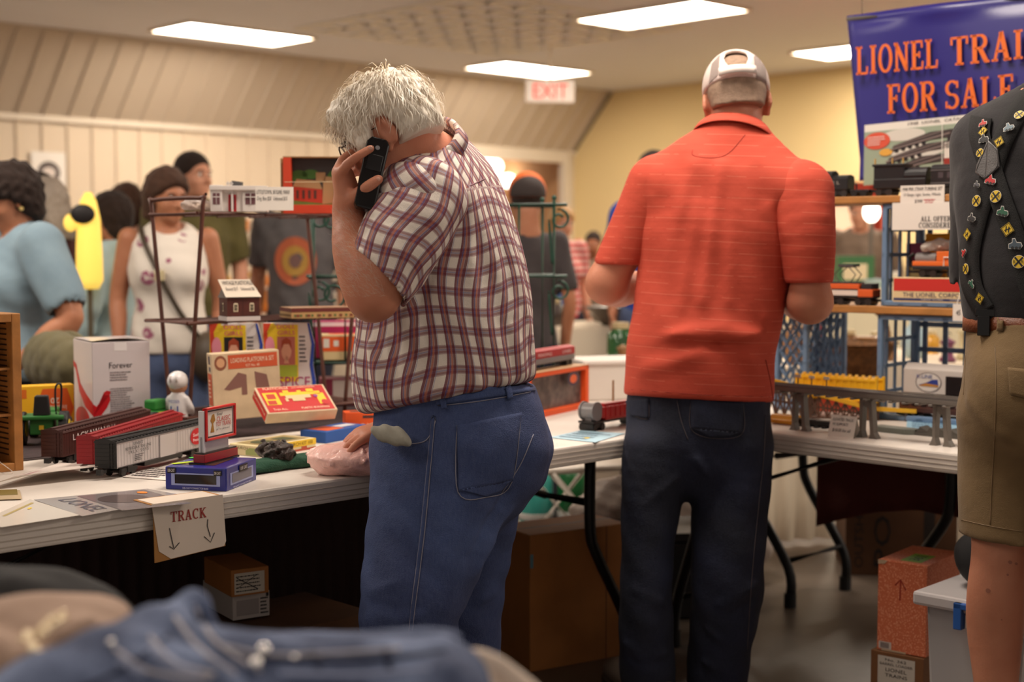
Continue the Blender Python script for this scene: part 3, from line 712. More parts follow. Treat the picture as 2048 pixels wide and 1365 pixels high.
# --- freight cars
m_truck = C(24, 22, 22, r=.4)
def freight_car(label, pa, pb, col, roofcol, L=None, sidecol=None, endcol=None, h=.082):
    a, e = G(*pa), G(*pb); dv = e-a; L = np.linalg.norm(dv); yaw = math.atan2(dv[1], dv[0]); w = .058
    t = thing('freight_car', label, 'toy train car', a, yaw, 'model freight cars')
    b = MB(); z0 = .024; b.box((0, -w/2, z0), (L, w/2, h))
    for i in range(int(L/.012)):
        if .42*L < i*.012 < .58*L: continue
        for s in (-1, 1): b.box((i*.012+.004, s*w/2-.0008, z0+.004), (i*.012+.0052, s*w/2+.0008, h-.003))
    b.build('body', sidecol or col, t, bevel=.0012)
    for x, e in ((-.0018, -1), (L-.0002, 1)):
        b = MB(); b.box((x, -w/2, z0), (x+.002, w/2, h))
        for i in range(6): b.box((x-.001, -w/2+.004, z0+.006+i*.009), (x+.003, w/2-.004, z0+.009+i*.009))
        for y in (-.02, -.012): b.box((x-.002, y, z0), (x+.004, y+.001, h))
        b.build('end_panel', endcol or col, t)
    b = MB(); b.prism([(-w/2-.002, 0), (w/2+.002, 0), (w/2, .004), (0, .011), (-w/2, .004)], (-.003, 0, h), (0, 1, 0), (0, 0, 1), (L+.006, 0, 0))
    for i in range(int(L/.014)): b.box((i*.014, -w/2, h+.003), (i*.014+.0016, w/2, h+.0075))
    b.box((0, -.006, h+.009), (L, .006, h+.0125)); b.build('roof', roofcol, t)
    for y in (-w/2-.0028, w/2): b = MB(); b.box((L*.42, y, z0+.002), (L*.58, y+.0028, h-.003)); b.build('door', sidecol or col, t)
    for x in (L*.14, L*.86):
        b = MB(); b.box((x-.032, -.024, .01), (x+.032, -.018, .021)); b.box((x-.032, .018, .01), (x+.032, .024, .021)); b.box((x-.012, -.02, .012), (x+.012, .02, .024)); b.box((x-.01, -.026, .008), (x+.01, -.018, .024)); tr = b.build('truck', m_truck, t, bevel=.001)
        for dx in (-.02, .02):
            b = MB(); b.cyl((x+dx, -.021, .011), (x+dx, -.015, .011), .011, n=14); b.cyl((x+dx, .015, .011), (x+dx, .021, .011), .011, n=14); b.cyl((x+dx, -.02, .011), (x+dx, .02, .011), .003, n=8); b.build('wheel_set', C(40, 36, 34, r=.35), tr)
    for x, s in ((0, -1), (L, 1)):
        b = MB(); b.box((x+s*.0-.004, -.004, .014), (x+s*.026, .004, .021)); b.box((x+s*.02, -.007, .012), (x+s*.03, .007, .024)); b.build('coupler', m_truck, t)
    b = MB(); b.box((L*.3, -.02, .012), (L*.7, .02, .024)); b.build('underframe', m_truck, t)
    return t, fr((0, -w/2-.0012, z0), (L, 0, 0), (0, 0, h-z0), .0008), L
m_silver = mat('silver_side', (196, 190, 190), .32, metal=.25)
t, F, L = freight_car('silver refrigerator freight car with black roof and red round emblem', (213, 958), (404, 908), C(28, 26, 28), C(26, 24, 26), sidecol=m_silver, endcol=C(30, 28, 28))
letters(t, F, [('SWIFT', .2, .86, .1, .12), ('REFRIGERATOR LINE', .2, .7, .25, .12), ('S R L X   5 0 5 5', .2, .54, .2, .12)], C(30, 28, 30))
scribble(t, F, 4, C(50, 46, 48), 'fine_print', 8, .16, .26, .42, .14)
panel(t, F, [('c', .82, .55, .07, .36)], C(190, 24, 34), 'emblem'); letters(t, F, [("Swift's", .82, .64, .1, .15), ('Premium', .82, .42, .1, .13)], C(240, 230, 230), layer=4)
panel(t, F, [('s', [(.41, 0), (.41, 1)], .012), ('s', [(.59, 0), (.59, 1)], .012), ('s', [(0, .03), (1, .03)], .03)], C(40, 36, 38), 'seam_line')
t, F, L = freight_car('bright red freight car between the silver and the brown freight cars', (178, 949), (345, 890), C(150, 18, 26), C(140, 16, 26))
t, F, L = freight_car('brown freight car with white lettering, farthest left of the three freight cars', (106, 934), (282, 882), C(70, 34, 28), C(64, 32, 28))
letters(t, F, [('LACKAWANNA', .33, .74, .48, .26), ('D.L.& W.', .22, .47, .18, .12), ('7 4 6 7', .22, .3, .1, .1)], C(232, 226, 222)); panel(t, F, [('r', .14, .55, .3, .565), ('r', .14, .2, .3, .215)], C(232, 226, 222), 'lettering_rule')
# --- blue model carton with the toy billboard on it
f, yaw, w, d = corners((453, 984), (326, 981), (513, 960), .74); h = hh((453, 984), 938)
t, FS = box_thing('carton', 'blue window carton at the table edge under the toy billboard', 'box', f, yaw, w, d, h, C(36, 44, 132, r=.3))
m_lb = C(150, 160, 210, r=.3)
for k, (u0, u1) in (('L', (.1, .9)), ('R', (.12, .88))):
    panel(t, FS[k], [('r', u0, .2, u1, .74)], m_lb, 'window_border'); panel(t, FS[k], [('r', u0+.06, .28, u1-.06, .68)], C(26, 22, 26, r=.15) if k == 'L' else C(92, 88, 104, r=.15), 'clear_window', 2)
panel(t, FS['L'], [('r', .04, .72, .18, .97), ('r', .8, .68, .93, .9)], C(30, 24, 26), 'label', 3); letters(t, FS['L'], [('DIE-CAST', .11, .85, .11, .13), ('DIE CAST', .865, .79, .1, .12)], C(236, 230, 226), layer=5)
panel(t, FS['R'], [('r', .4, .64, .68, .94)], C(30, 24, 26), 'label', 3); letters(t, FS['R'], [('DIE CAST', .54, .8, .22, .14)], C(236, 230, 226), layer=5)
letters(t, FS['L'], [('DIE-CAST CONNECTOR BASE', .5, .09, .42, .08)], C(220, 220, 240), layer=3)
letters(t, FS['R'], [('DIE-CAST CONNECTOR BASE', .5, .09, .6, .07)], C(220, 220, 240), layer=3)
panel(t, FS['T'], [('r', .2, .3, .85, .85)], mat('brown_clear_lid', (92, 66, 60), .12), 'clear_window')
for (px, py, c, nm, lb, yw, wd) in ((377, 925, (196, 222, 44), 'sticky_note', 'yellow-green sticky note on top of the blue carton', .7, .038), (398, 915, (70, 190, 70), 'sticky_note', 'small bright green sticky note behind the yellow-green one', .6, .022)):
    p = G(px, py, .74+h+.0012); n_ = thing(nm, lb, 'note', p, yw, 'sticky notes'); b = MB(); b.box((-wd, -.008, 0), (wd, .008, .0006)); b.build('paper', C(*c), n_)
zt = .74+h
a, e = G(411, 931, zt), G(478, 914, zt); dv = e-a; bw = np.linalg.norm(dv)
t = thing('toy_billboard', 'red framed toy billboard on a red base standing on the blue carton', 'toy', a, math.atan2(dv[1], dv[0]))
b = MB(); b.box((-.002, 0, 0), (bw+.002, .042, .004)); b.box((.003, .004, .022), (bw-.003, .03, .026)); b.build('base_plate', C(22, 20, 22, r=.3), t)
b = MB(); b.box((.001, .002, .004), (bw-.001, .032, .022)); b.build('base', C(150, 18, 26, r=.3), t, bevel=.001)
hb = .118; b = MB(); b.box((.008, .012, .026), (bw*.82, .018, .06)); b.box((.008, .008, .026), (.014, .022, hb)); b.build('post', C(206, 204, 206, r=.35), t)
x0, x1, z0, z1 = .012, bw*.98, .05, hb+.006
b = MB()
for lo, hi in (((x0, .004, z0), (x0+.006, .014, z1)), ((x1-.006, .004, z0), (x1, .014, z1)), ((x0, .004, z0), (x1, .014, z0+.005)), ((x0, .004, z1-.005), (x1, .014, z1))): b.box(lo, hi)
b.build('frame', C(206, 30, 30, r=.3), t, bevel=.001)
b = MB(); b.box((x0+.004, .008, z0+.003), (x1-.004, .012, z1-.003)); b.build('sign_board', C(232, 226, 214), t)
F = fr((x0+.006, .008, z0+.005), (x1-x0-.012, 0, 0), (0, 0, z1-z0-.01), .0005)
panel(t, F, [('s', [(.04, .05), (.04, .95), (.96, .95), (.96, .05), (.04, .05)], .05)], C(60, 60, 66), 'inner_border')
panel(t, F, [[(.14, .2), (.2, .5), (.14, .6), (.2, .8), (.28, .84), (.32, .6), (.24, .5), (.28, .2)]], C(170, 120, 40), 'figure_print')
letters(t, F, [('CLASSIC', .62, .62, .5, .17), ('TOY TRAINS', .62, .44, .56, .15)], C(190, 40, 36)); letters(t, F, [('Read', .48, .8, .2, .1), ('& Toy America!', .6, .26, .5, .08)], C(50, 40, 40), shear=.3)
# --- yellow kit box, rock pieces and green mat
f, yaw, w, d = corners((525, 916), (471, 907), (632, 897), .74); h = hh((525, 916), 894)
t, FS = box_thing('carton', 'flat yellow and cream building kit carton lying behind the toy billboard', 'box', f, yaw, w, d, h, C(222, 206, 160))
panel(t, FS['R'], [('r', 0, .42, 1, 1)], C(228, 190, 40), 'yellow_band'); panel(t, FS['R'], [('r', 0, 0, 1, .2), ('r', .5, .2, .56, .42), ('r', .72, .2, .82, .4)], C(178, 74, 50), 'red_band')
letters(t, FS['R'], [('CHURCH KIT 100', .68, .7, .5, .3)], C(120, 90, 20)); letters(t, FS['L'], [('CHURCH', .35, .7, .44, .24)], C(110, 100, 70)); panel(t, FS['L'], [[(.5, .1), (.5, .5), (.62, .75), (.95, .75), (.95, .1)]], C(150, 160, 96), 'picture_print')
panel(t, FS['T'], [('r', .06, .1, .94, .9)], C(150, 130, 84), 'cover_print'); panel(t, FS['T'], [('c', .3, .5, .16, .26), ('r', .55, .25, .8, .7)], C(70, 76, 44), 'picture_print', 2)
p = G(566, 938); t = thing('grass_mat', 'rolled dark green model grass mat lying at the table edge', 'mat', p, YU)
S = SDF((-.2, -.06, -.02), (.2, .06, .06), .005); S.limb([(-.12, 0, .012, .045, .016), (0, .004, .013, .04, .018), (.15, 0, .012, .042, .016)], .01, (0, 1, 0)); S.wave(lambda X, Y, Z: .003*np.sin(X*70+Y*40)*np.sin(Y*90+Z*60)); S.cut((0, 0, 0.0), (0, 0, -1)); sdf_obj(S, 'mat', mat('green_flock', (32, 74, 54), .95, bump=(300, .6)), t)
m_rock = mat('dark_bark', (58, 42, 36), .45, bump=(120, .8), var=(40, .5))
for px, py, s, lb in ((540, 925, .026, 'dark brown craggy model rock on the green mat, left piece'), (560, 938, .033, 'dark brown craggy model rock at the table edge, right piece')):
    p = G(px, py); t = thing('model_rock', lb, 'model rock', p+A(0, 0, .012), 0, 'craggy model rocks')
    S = SDF((-.07, -.06, -.03), (.07, .06, .09), .003); S.ell((0, 0, s*.7), (s*1.15, s, s*.95)); S.wave(lambda X, Y, Z: .006*np.sin(X*130+3*np.sin(Z*90))*np.sin(Z*110+Y*80)+.003*np.sin(X*300+Y*200)*np.sin(Z*260)); sdf_obj(S, 'rock', m_rock, t, it=0)
# --- pink plastic bag round a plate
m_bag = NT('pink_plastic_film', .16)
m_bag.col(m_bag.mix(m_bag.noise(9), lin((252, 214, 204)), lin((242, 176, 166)))); m_bag.b.inputs['Subsurface Weight'].default_value = .2; m_bag.b.inputs['Subsurface Radius'].default_value = (.02, .01, .008); m_bag.bump(m_bag.noise(55, detail=7), .55, .01); m_bag = m_bag.m
p = G(705, 950); t = thing('plastic_bag', 'translucent pink plastic bag wrapped round something flat under the resting hand', 'bag', p, math.radians(8))
S = SDF((-.14, -.11, -.01), (.2, .15, .13), .004)
S.limb([(-.06, .01, .034, .034), (0, .02, .036, .038), (.12, .02, .036, .038)], .03); S.ell((0.03, .02, .042), (.135, .09, .02), .02); S.ell((.03, .01, .026), (.1, .07, .03), .03)
rg = random.Random(5)
for i in range(46):
    an = rg.uniform(0, 2*math.pi); x, y = math.cos(an), math.sin(an)
    S.ridge((.02+x*.04, .01+y*.03, .01+.06*rg.random()), (.02+x*.15, .01+y*.12, .005+.06*rg.random()), .0055, rg.choice((-1, 1))*.006)
S.wave(lambda X, Y, Z: .002*np.sin(X*90+Z*70)*np.sin(Y*80-Z*90)); S.cut((0, 0, .001), (0, 0, -1)); sdf_obj(S, 'film', m_bag, t)
# --- orange and blue train cartons behind the bag
f, yaw, w, d = corners((652, 888), (632, 880), (735, 872), .74)
t, FS = box_thing('carton', 'flat blue and orange train carton lying behind the pink bag', 'box', f, yaw, w, d, .032, C(34, 84, 160)); panel(t, FS['T'], [('r', .1, .1, .5, .9)], C(226, 96, 40), 'orange_print'); panel(t, FS['T'], [('r', .55, .3, .92, .7)], C(220, 220, 226), 'white_print')
f = G(690, 868); t, FS = box_thing('carton', 'orange train carton with white lettering between the bag and the shirt', 'box', f, .22, .17, .06, .06, C(228, 86, 22)); letters(t, FS['R'], [('LIONEL', .38, .34, .5, .28)], C(246, 190, 150)); panel(t, FS['R'], [('r', .3, .72, .5, .84)], C(70, 40, 40), 'number_print'); panel(t, FS['T'], [('r', .1, .2, .3, .6)], C(60, 50, 50), 'label_print')
# --- TRACK sign folded over the edge
e0, e1 = G(299, 1013), G(441, 994); dv = e1-e0; w = np.linalg.norm(dv)
t = thing('cardboard_sign', 'cardboard TRACK sign with two hand drawn arrows hanging over the table edge', 'sign', e0-A(0, 0, .0), math.atan2(dv[1], dv[0]))
hg = .118; m_card = mat('brown_card', (176, 124, 66), .8)
b = MB(); b.prism([(.004, 0), (w, 0), (w+.004, -hg+.01), (.004, -hg-.002)], (0, -.008, .003), (1, 0, 0), (0, .03, 1), (0, .0025, 0)); b.box((0, -.0075, .0012), (w, .07, .004)); b.build('cardboard', m_card, t)
pw = [(0.0, 0.003), (w, 0.004), (w+.005, -hg+.022), (w, -hg+.012), (w*.24, -hg+.003), (w*.08, -hg+.022)]
b = MB(); b.prism(pw, (0, -.0095, .002), (1, 0, 0), (0, .03, 1), (0, .001, 0)); b.box((.005, -.009, .0042), (w-.01, .06, .0052)); b.build('paper', C(228, 212, 196), t)
F = fr((0, -.0098, .003), (w, 0, 0), (0, -.0035, -hg)); F = (A(0, -.0098-.0035, .003-hg), A(w, 0, 0), A(0, .0035, hg), A(0, -1, 0), .0006)
letters(t, F, [('TRACK', .5, .75, .5, .19)], C(158, 52, 44), serif=True)
panel(t, F, [('s', [(.23, .56), (.25, .4), (.28, .2)], .016), ('s', [(.22, .24), (.28, .18), (.36, .28)], .016), ('s', [(.77, .62), (.76, .5), (.8, .3)], .016), ('s', [(.71, .32), (.8, .2), (.86, .36)], .016)], C(34, 30, 34), 'drawn_arrow', 2)
# --- papers lying on the table
def sheet(label, quad, m, z=.7408, name='paper_sheet', lift=None, group='papers on the white table', cat='paper'):
    q = [G(*p, z) for p in quad]; o_ = q[0]; t = thing(name, label, cat, o_, 0, group)
    b = MB(); lf = lift or (0, 0, 0, 0)
    vs = [p-o_+A(0, 0, l) for p, l in zip(q, lf)]
    b.grid(lambda u, v: (vs[0]*(1-u)+vs[1]*u)*(1-v)+(vs[3]*(1-u)+vs[2]*u)*v+A(0, 0, .0012), 8, 8, (0, 0, .0008)); b.build('paper', m, t)
    o2, ux, uy = vs[0], vs[1]-vs[0], vs[3]-vs[0]
    return t, (o2+A(0, 0, .0012), ux, uy, A(0, 0, 1), .0005)
t, F = sheet('glossy printed flyer with grey train picture lying behind the TRACK sign', [(68, 1001), (165, 1034), (382, 995), (295, 979)], mat('glossy_flyer', (176, 168, 164), .15))
panel(t, F, [('r', .05, .35, .95, .95)], C(128, 120, 122, r=.15), 'picture_print'); panel(t, F, [('c', .4, .6, .22, .2)], C(96, 84, 84, r=.15), 'picture_print', 2); letters(t, F, [('LIONEL', .5, .22, .7, .16)], C(84, 82, 96)); panel(t, F, [('c', .2, .86, .06, .04)], C(226, 130, 40), 'sticker', 3)
t, F = sheet('white printed sheet at the lower left corner of the table', [(-40, 1045), (4, 1056), (160, 1032), (60, 1000)], C(226, 216, 204, r=.2)); panel(t, F, [('r', .3, .3, .42, .9)], C(170, 150, 90), 'picture_print'); panel(t, F, [('c', .66, .7, .06, .04)], C(232, 200, 60), 'sticker', 2)
t, F = sheet('small cream leaflet with yellow picture at the left edge of the table', [(-30, 1002), (44, 999), (40, 982), (-30, 982)], C(206, 184, 150, r=.25), z=.742); panel(t, F, [('r', .1, .4, .9, .95)], C(130, 110, 50), 'picture_print')
t, F = sheet('white folder with a pink sticker lifting off the table beside the wooden rack', [(-30, 978), (30, 972), (214, 951), (120, 930)], C(226, 214, 204), z=.745, lift=(.004, .02, .022, .004)); panel(t, F, [[(.25, .25), (.5, .3), (.52, .55), (.36, .5)]], C(240, 100, 180), 'pink_sticker')
t, F = sheet('white printed page under the wheels of the silver freight car', [(245, 955), (335, 962), (345, 945), (300, 935)], C(232, 222, 214)); scribble(t, F, 5, C(90, 84, 84), 'fine_print', 7)
b = MB(); s0 = G(5, 928, .80); s1 = G(28, 945); p0 = G(0, 925, .78)
o = b; o.tube(spline([p0, G(18, 938, .75), G(26, 946, .742), G(14, 948, .742), G(-10, 944, .745)], 4), .001, 5); o = o.build('string', C(226, 216, 206), None, True); tag(o, 'thin white string of a price tag beside the wooden rack', 'string')
# --- right end of the table
f, yaw, w, d = corners((1058, 842), (1040, 832), (1178, 815), .74); h = hh((1180, 815), 730)
t = thing('display_carton', 'orange framed window carton of a train set carrying the red and grey car', 'box', f, yaw); m_or = C(228, 86, 28)
b = MB()
for lo, hi in (((0, 0, 0), (w, .07, .018)), ((0, 0, h-.014), (w, .07, h)), ((0, 0, 0), (.02, .07, h)), ((w-.022, 0, 0), (w, .07, h))): b.box(lo, hi)
b.build('carton', m_or, t, bevel=.002)
b = MB(); b.box((.02, .02, .018), (w-.022, .065, h-.014)); b.build('insert', mat('grey_picture', (118, 104, 98), .5, var=(30, .5), col2=(70, 60, 58)), t)
b = MB(); b.box((0, 0, h), (w, .07, h+.002)); b.build('top_panel', C(200, 160, 120), t)
F = fr((0, 0, 0), (w, 0, 0), (0, 0, h)); panel(t, F, [('c', .72, .74, .1, .16)], C(70, 50, 70), 'emblem'); panel(t, F, [('c', .72, .74, .06, .1)], C(226, 100, 50), 'emblem_center', 2)
zz = .74+h+.002; a, e = G(1062, 745, zz), G(1150, 729, zz)
t = thing('train_car', 'red and grey toy train car standing on the orange window carton', 'toy train car', a, math.atan2((e-a)[1], (e-a)[0])); L = np.linalg.norm(e-a)
b = MB(); b.box((0, 0, .018), (L, .05, .036)); b.build('body', C(120, 116, 118), t, bevel=.002)
b = MB(); b.box((0, 0, .036), (L, .05, .06)); b.prism([(0, 0), (.05, 0), (.025, .006)], (0, 0, .06), (0, 1, 0), (0, 0, 1), (L, 0, 0)); b.build('roof', C(160, 26, 34), t, bevel=.002)
for x in (.03, L-.035):
    b = MB(); b.box((x-.025, .006, .004), (x+.025, .044, .018)); tr = b.build('truck', m_truck, t)
    for q in (-.015, .015):
        b = MB(); b.cyl((x+q, .004, .009), (x+q, .046, .009), .009); b.build('wheel_set', m_truck, tr)
letters(t, fr((0, 0, .038), (L, 0, 0), (0, 0, .02)), [('READING', .3, .5, .3, .5), ('LINES', .8, .5, .2, .5)], C(230, 200, 200))
a, e = G(1176, 862), G(1275, 845); L = np.linalg.norm(e-a)
t = thing('crane_car', 'red toy train car with a grey drum at its end, left of the orange shirt', 'toy train car', a, math.atan2((e-a)[1], (e-a)[0]))
b = MB(); b.box((-.01, -.028, .022), (L, .028, .028)); b.build('deck', m_truck, t)
b = MB(); b.box((.035, -.026, .034), (L, .026, .066)); b.box((.05, -.028, .028), (L, .028, .036)); b.box((.06, -.015, .066), (L, .015, .074))
for i in range(5): b.box((.05+i*.025, -.029, .034), (.054+i*.025, .029, .068))
b.build('cabin', C(190, 24, 28, r=.3), t, bevel=.002)
b = MB(); b.cyl((.012, -.022, .056), (.012, .022, .056), .024, n=20); b.cyl((.012, -.025, .056), (.012, -.02, .056), .028, n=20); b.cyl((.012, .02, .056), (.012, .025, .056), .028, n=20); b.box((0, -.012, .028), (.024, .012, .05)); b.build('drum', C(136, 132, 132, r=.35), t)
for x in (.02, L-.03):
    b = MB(); b.box((x-.03, -.024, .008), (x+.03, .024, .02)); tr = b.build('truck', m_truck, t)
    for q in (-.019, .019):
        b = MB(); b.cyl((x+q, -.026, .0105), (x+q, .026, .0105), .0105); b.build('wheel_set', m_truck, tr)
p = G(1226, 838); t = thing('wooden_stick', 'thin upright wooden stick beside the red crane car', 'stick', p); b = MB(); b.cyl((0, 0, 0), (0, 0, .12), .004, .003); b.build('stick', C(150, 110, 70), t)
t, F = sheet('light blue price sheet at the table edge beside the orange shirt', [(1098, 876), (1190, 886), (1250, 868), (1160, 862)], C(170, 206, 222)); scribble(t, F, 4, C(110, 140, 160), 'fine_print', 3); panel(t, F, [('c', .62, .3, .06, .08)], C(226, 200, 70), 'sticker')
t, F = sheet('small light blue slip behind the green toy on the white table', [(1058, 866), (1080, 868), (1096, 862), (1072, 860)], C(170, 206, 222))
p = G(1062, 892); t = thing('toy_bush', 'dark green toy shrub lying at the edge of the white table beside the jeans', 'toy', p, .4); S = SDF((-.05, -.04, -.01), (.06, .04, .06), .003); S.limb([(-.03, 0, .018, .016), (.035, .0, .02, .014)], .01); S.wave(lambda X, Y, Z: .005*np.sin(X*240)*np.sin(Y*200+Z*230)); S.cut((0, 0, .004), (0, 0, -1)); sdf_obj(S, 'foliage', C(18, 56, 40), t, it=0)
f = G(1262, 800); t = thing('storage_bin', 'white plastic storage bin at the back end of the table beside the orange shirt', 'bin', f, .3); b = MB(); b.prism([(-.16, 0), (.16, 0), (.17, .13), (-.17, .13)], (0, 0, 0), (1, 0, 0), (0, 0, 1), (0, .2, 0)); b.build('tub', C(214, 206, 196), t, bevel=.006); b = MB(); b.box((-.18, -.008, .125), (.18, .208, .14)); b.build('rim', C(222, 214, 206), t, bevel=.004)
# ------------------------------------------------------------------ brown wire rack with toys
m_rack = mat('brown_rack_paint', (92, 54, 44), .4)
RK = A(-.963, 4.10, 0)
def R1(u, v, z): return A(RK[0], RK[1], 0)+U*u+V*v+A(0, 0, z)
t = thing('wire_rack', 'brown metal folding rack with three shelves of toy buildings and cartons', 'rack', R1(0, 0, .74), YU)
LR = .56; ZT, ZM, ZB = 1.366-.74, 1.056-.74, .045
for u in (0, LR):
    b = MB(); top = .668 if u == 0 else .64
    b.tube(spline([(u, .045, 0), (u, .095, .35), (u, .14, top-.02), (u, .13, top), (u, -.13, top), (u, -.14, top-.02), (u, -.095, .35), (u, -.045, 0)], 4), .0062, 8); b.build('side_frame', m_rack, t, True)
def wire_shelf(z, hw, u0, u1, solid=True):
    b = MB()
    b.tube([(u0, -hw, z), (u1, -hw, z)], .0055); b.tube([(u0, hw, z), (u1, hw, z)], .0055); b.tube([(u0, -hw, z), (u0, hw, z)], .0055); b.tube([(u1, -hw, z), (u1, hw, z)], .0055)
    for i in range(1, 9): b.tube([(u0, -hw+2*hw*i/9, z), (u1, -hw+2*hw*i/9, z)], .0022, 6)
    for i in range(1, 5): b.tube([(u0+(u1-u0)*i/5, -hw, z-.004), (u0+(u1-u0)*i/5, hw, z-.004)], .003, 6)
    b.build('wire_shelf', m_rack, t)
wire_shelf(ZT, .13, -.012, LR); wire_shelf(ZM, .115, -.04, LR+.05); wire_shelf(ZB, .1, -.04, LR+.05)
# --- top shelf: white model store, its price card, picture carton, plastic wrap
ZS = 1.366+.006
p = P(421, 429, 4.06); p[2] = ZS; t = thing('model_store', 'white plastic model store building with red door on the top rack shelf', 'model building', p, .1); w, d, h = .158, .09, .073
m_wp = C(226, 218, 212, r=.35)
b = MB(); b.box((0, .012, 0), (w, d, h)); b.box((0, 0, 0), (.034, .02, h+.002)); b.box((.058, .002, .0), (.064, .02, .052)); b.box((.09, .004, 0), (w, .02, h-.018)); b.box((-.002, -.004, h-.012), (w+.002, d, h)); b.box((.034, .002, h-.016), (.16, .012, h-.012)); b.build('walls', m_wp, t, bevel=.0008)
b = MB(); b.box((.047, -.0, h-.02), (.052, .008, h+.012)); b.box((.056, -.0, h-.02), (.061, .008, h+.012)); b.box((.044, .0, h-.02), (.064, .006, h-.016)); b.box((.044, .0, h+.004), (.064, .006, h+.008)); b.build('sign_frame', m_wp, t)
b = MB(); b.prism([(0, 0), (.03, -.004), (.032, .012), (.002, .016)], (.056, .03, h), (1, 0, 0), (0, 0, 1), (0, .03, 0)); b.build('roof_vent', C(96, 92, 92), t)
b = MB(); b.box((.05, .009, 0), (.072, .012, .048)); dr = b.build('door', C(178, 24, 34), t); b = MB(); b.box((.054, .0082, .006), (.068, .0092, .042)); b.build('door_panel', C(110, 16, 26), dr)
for x, q in ((.007, .02), (.098, .03)):
    b = MB(); b.box((x, -.0008 if x < .05 else .0032, .02), (x+q, .0012 if x < .05 else .005, .052)); wn = b.build('window', C(112, 74, 78, r=.2), t)
    b = MB(); b.box((x+q*.47, -.0014 if x < .05 else .0026, .02), (x+q*.53, .0, .052)); b.box((x, -.0014 if x < .05 else .0026, .04), (x+q, 0, .0425)); b.build('window_bar', m_wp, wn)
def card(label, pos, yaw, w, h, lines, m=None, cat='price card', name='price_card', ink=None, lean=.0, serif=False, shear=.15, hand=True):
    t = thing(name, label, cat, pos, 0, None, rot=(-lean, 0, yaw))
    b = MB(); b.box((0, 0, 0), (w, .0015, h)); b.build('card', m or C(232, 224, 214), t)
    F = fr((0, 0, 0), (w, 0, 0), (0, 0, h), .0005)
    letters(t, F, lines, ink or C(40, 36, 40), serif=serif, shear=shear); return t, F
p = P(511, 431, 3.98); p[2] = ZS+.001
t, F = card('handwritten price card leaning before the white model store', p, .08, .105, .066, [('LITTLETOWN, SKYLINE, MARX', .47, .77, .88, .2), ('Orig. Box $20   Unboxed $15', .44, .48, .8, .22)], lean=.12)
p = P(567, 431, 4.30); p[2] = ZS; yb = .06
t = thing('picture_carton', 'open orange carton with picture of a red building among trees, on the top rack shelf', 'box', p, yb); w, d, h = .195, .05, .168
b = MB(); b.box((0, 0, 0), (w, d, .026)); b.box((0, 0, .026), (.024, d, h)); b.box((w-.01, 0, .026), (w, d, h)); b.build('carton', C(196, 58, 26), t, bevel=.001)
b = MB(); b.box((0, 0, h), (w, d, h+.003)); b.box((-.012, d-.002, 0), (w, d+.004, h)); b.build('brown_card', C(150, 110, 66), t)
b = MB(); b.box((.024, d-.006, .026), (w-.01, d-.002, h)); b.build('backing', C(62, 56, 54), t)
F = fr((.024, d-.0075, .026), (w-.034, 0, 0), (0, 0, h-.026), .0005)
panel(t, F, [[(0, 0), (1, 0), (1, .12), (.55, .16), (0, .18)]], C(96, 120, 50), 'lawn_print')
panel(t, F, [('c', .12, .62, .16, .13), ('c', .34, .66, .16, .1), ('c', .84, .55, .2, .22), ('c', .95, .4, .14, .2)], C(70, 116, 44), 'tree_print')
panel(t, F, [[(.02, .1), (.56, .04), (.56, .36), (.02, .42)]], C(176, 52, 30), 'building_print', 2)
panel(t, F, [[(0, .4), (.56, .34), (.5, .52), (.08, .56)], [(.56, .02), (.78, .05), (.78, .6), (.58, .62)], ('r', .44, .5, .62, .7)], C(176, 136, 92), 'roof_print', 3)
panel(t, F, [('r', .07+.11*i, .14, .12+.11*i, .32) for i in range(4)], C(84, 46, 34), 'window_print', 4)
panel(t, F, [('r', .86, .55, 1.0, .86)], C(196, 164, 110), 'caption_print', 3); panel(t, fr((0, -.0006, 0), (w, 0, 0), (0, 0, h), .0005), [('s', [(.02, .56), (.98, .57)], .01)], C(222, 200, 160), 'tape_strip')
p = P(393, 427, 4.14); p[2] = ZS+.004; t = thing('plastic_wrap', 'crumpled clear plastic wrap lying at the left end of the top rack shelf', 'wrap', p, .3)
S = SDF((-.05, -.04, -.01), (.06, .05, .06), .003); S.limb([(-.03, 0, .014, .014), (.0, .0, .02, .019), (.045, .0, .013, .012)], .01); S.wave(lambda X, Y, Z: .003*np.sin(X*160+Z*90)*np.sin(Z*240+Y*90)); S.cut((0, 0, .0), (0, 0, -1)); sdf_obj(S, 'film', mat('clear_wrap', (238, 224, 216), .15, trans=.55), t, it=0)
# --- middle shelf: brown station house with a card as roof; flat game carton
ZH = ZM+.74+.007
f = P(455, 648, 3.99); f[2] = ZH; l_ = P(410, 641, 4.05); r_ = P(519, 641, 4.06); w = .094; d = .075; h = .064
t = thing('model_house', 'dark brown plastic model house with cream windows on the middle rack shelf', 'model building', f, math.atan2(.045, .082))
m_br = mat('brown_brick', (84, 34, 26), .5, var=(20, .4))
b = MB(); b.box((0, 0, .011), (w, d, h)); b.build('walls', m_br, t); b = MB(); b.box((-.002, -.002, 0), (w+.002, d+.002, .012)); b.build('plinth', C(196, 188, 186), t)
def hwin(F, u, v, par):
    hs = [(u-.07, v-.22), (u+.07, v-.22), (u+.07, v+.16), (u+.05, v+.24), (u-.05, v+.24), (u-.07, v+.16)]; pl = panel(par, F, [hs], C(222, 206, 176), 'window'); panel(pl, F, [('r', u-.045, v-.17, u-.006, v-.0), ('r', u+.006, v-.17, u+.045, v-.0), ('r', u-.045, v+.02, u-.006, v+.17), ('r', u+.006, v+.02, u+.045, v+.17)], C(60, 56, 40), 'pane', 2)
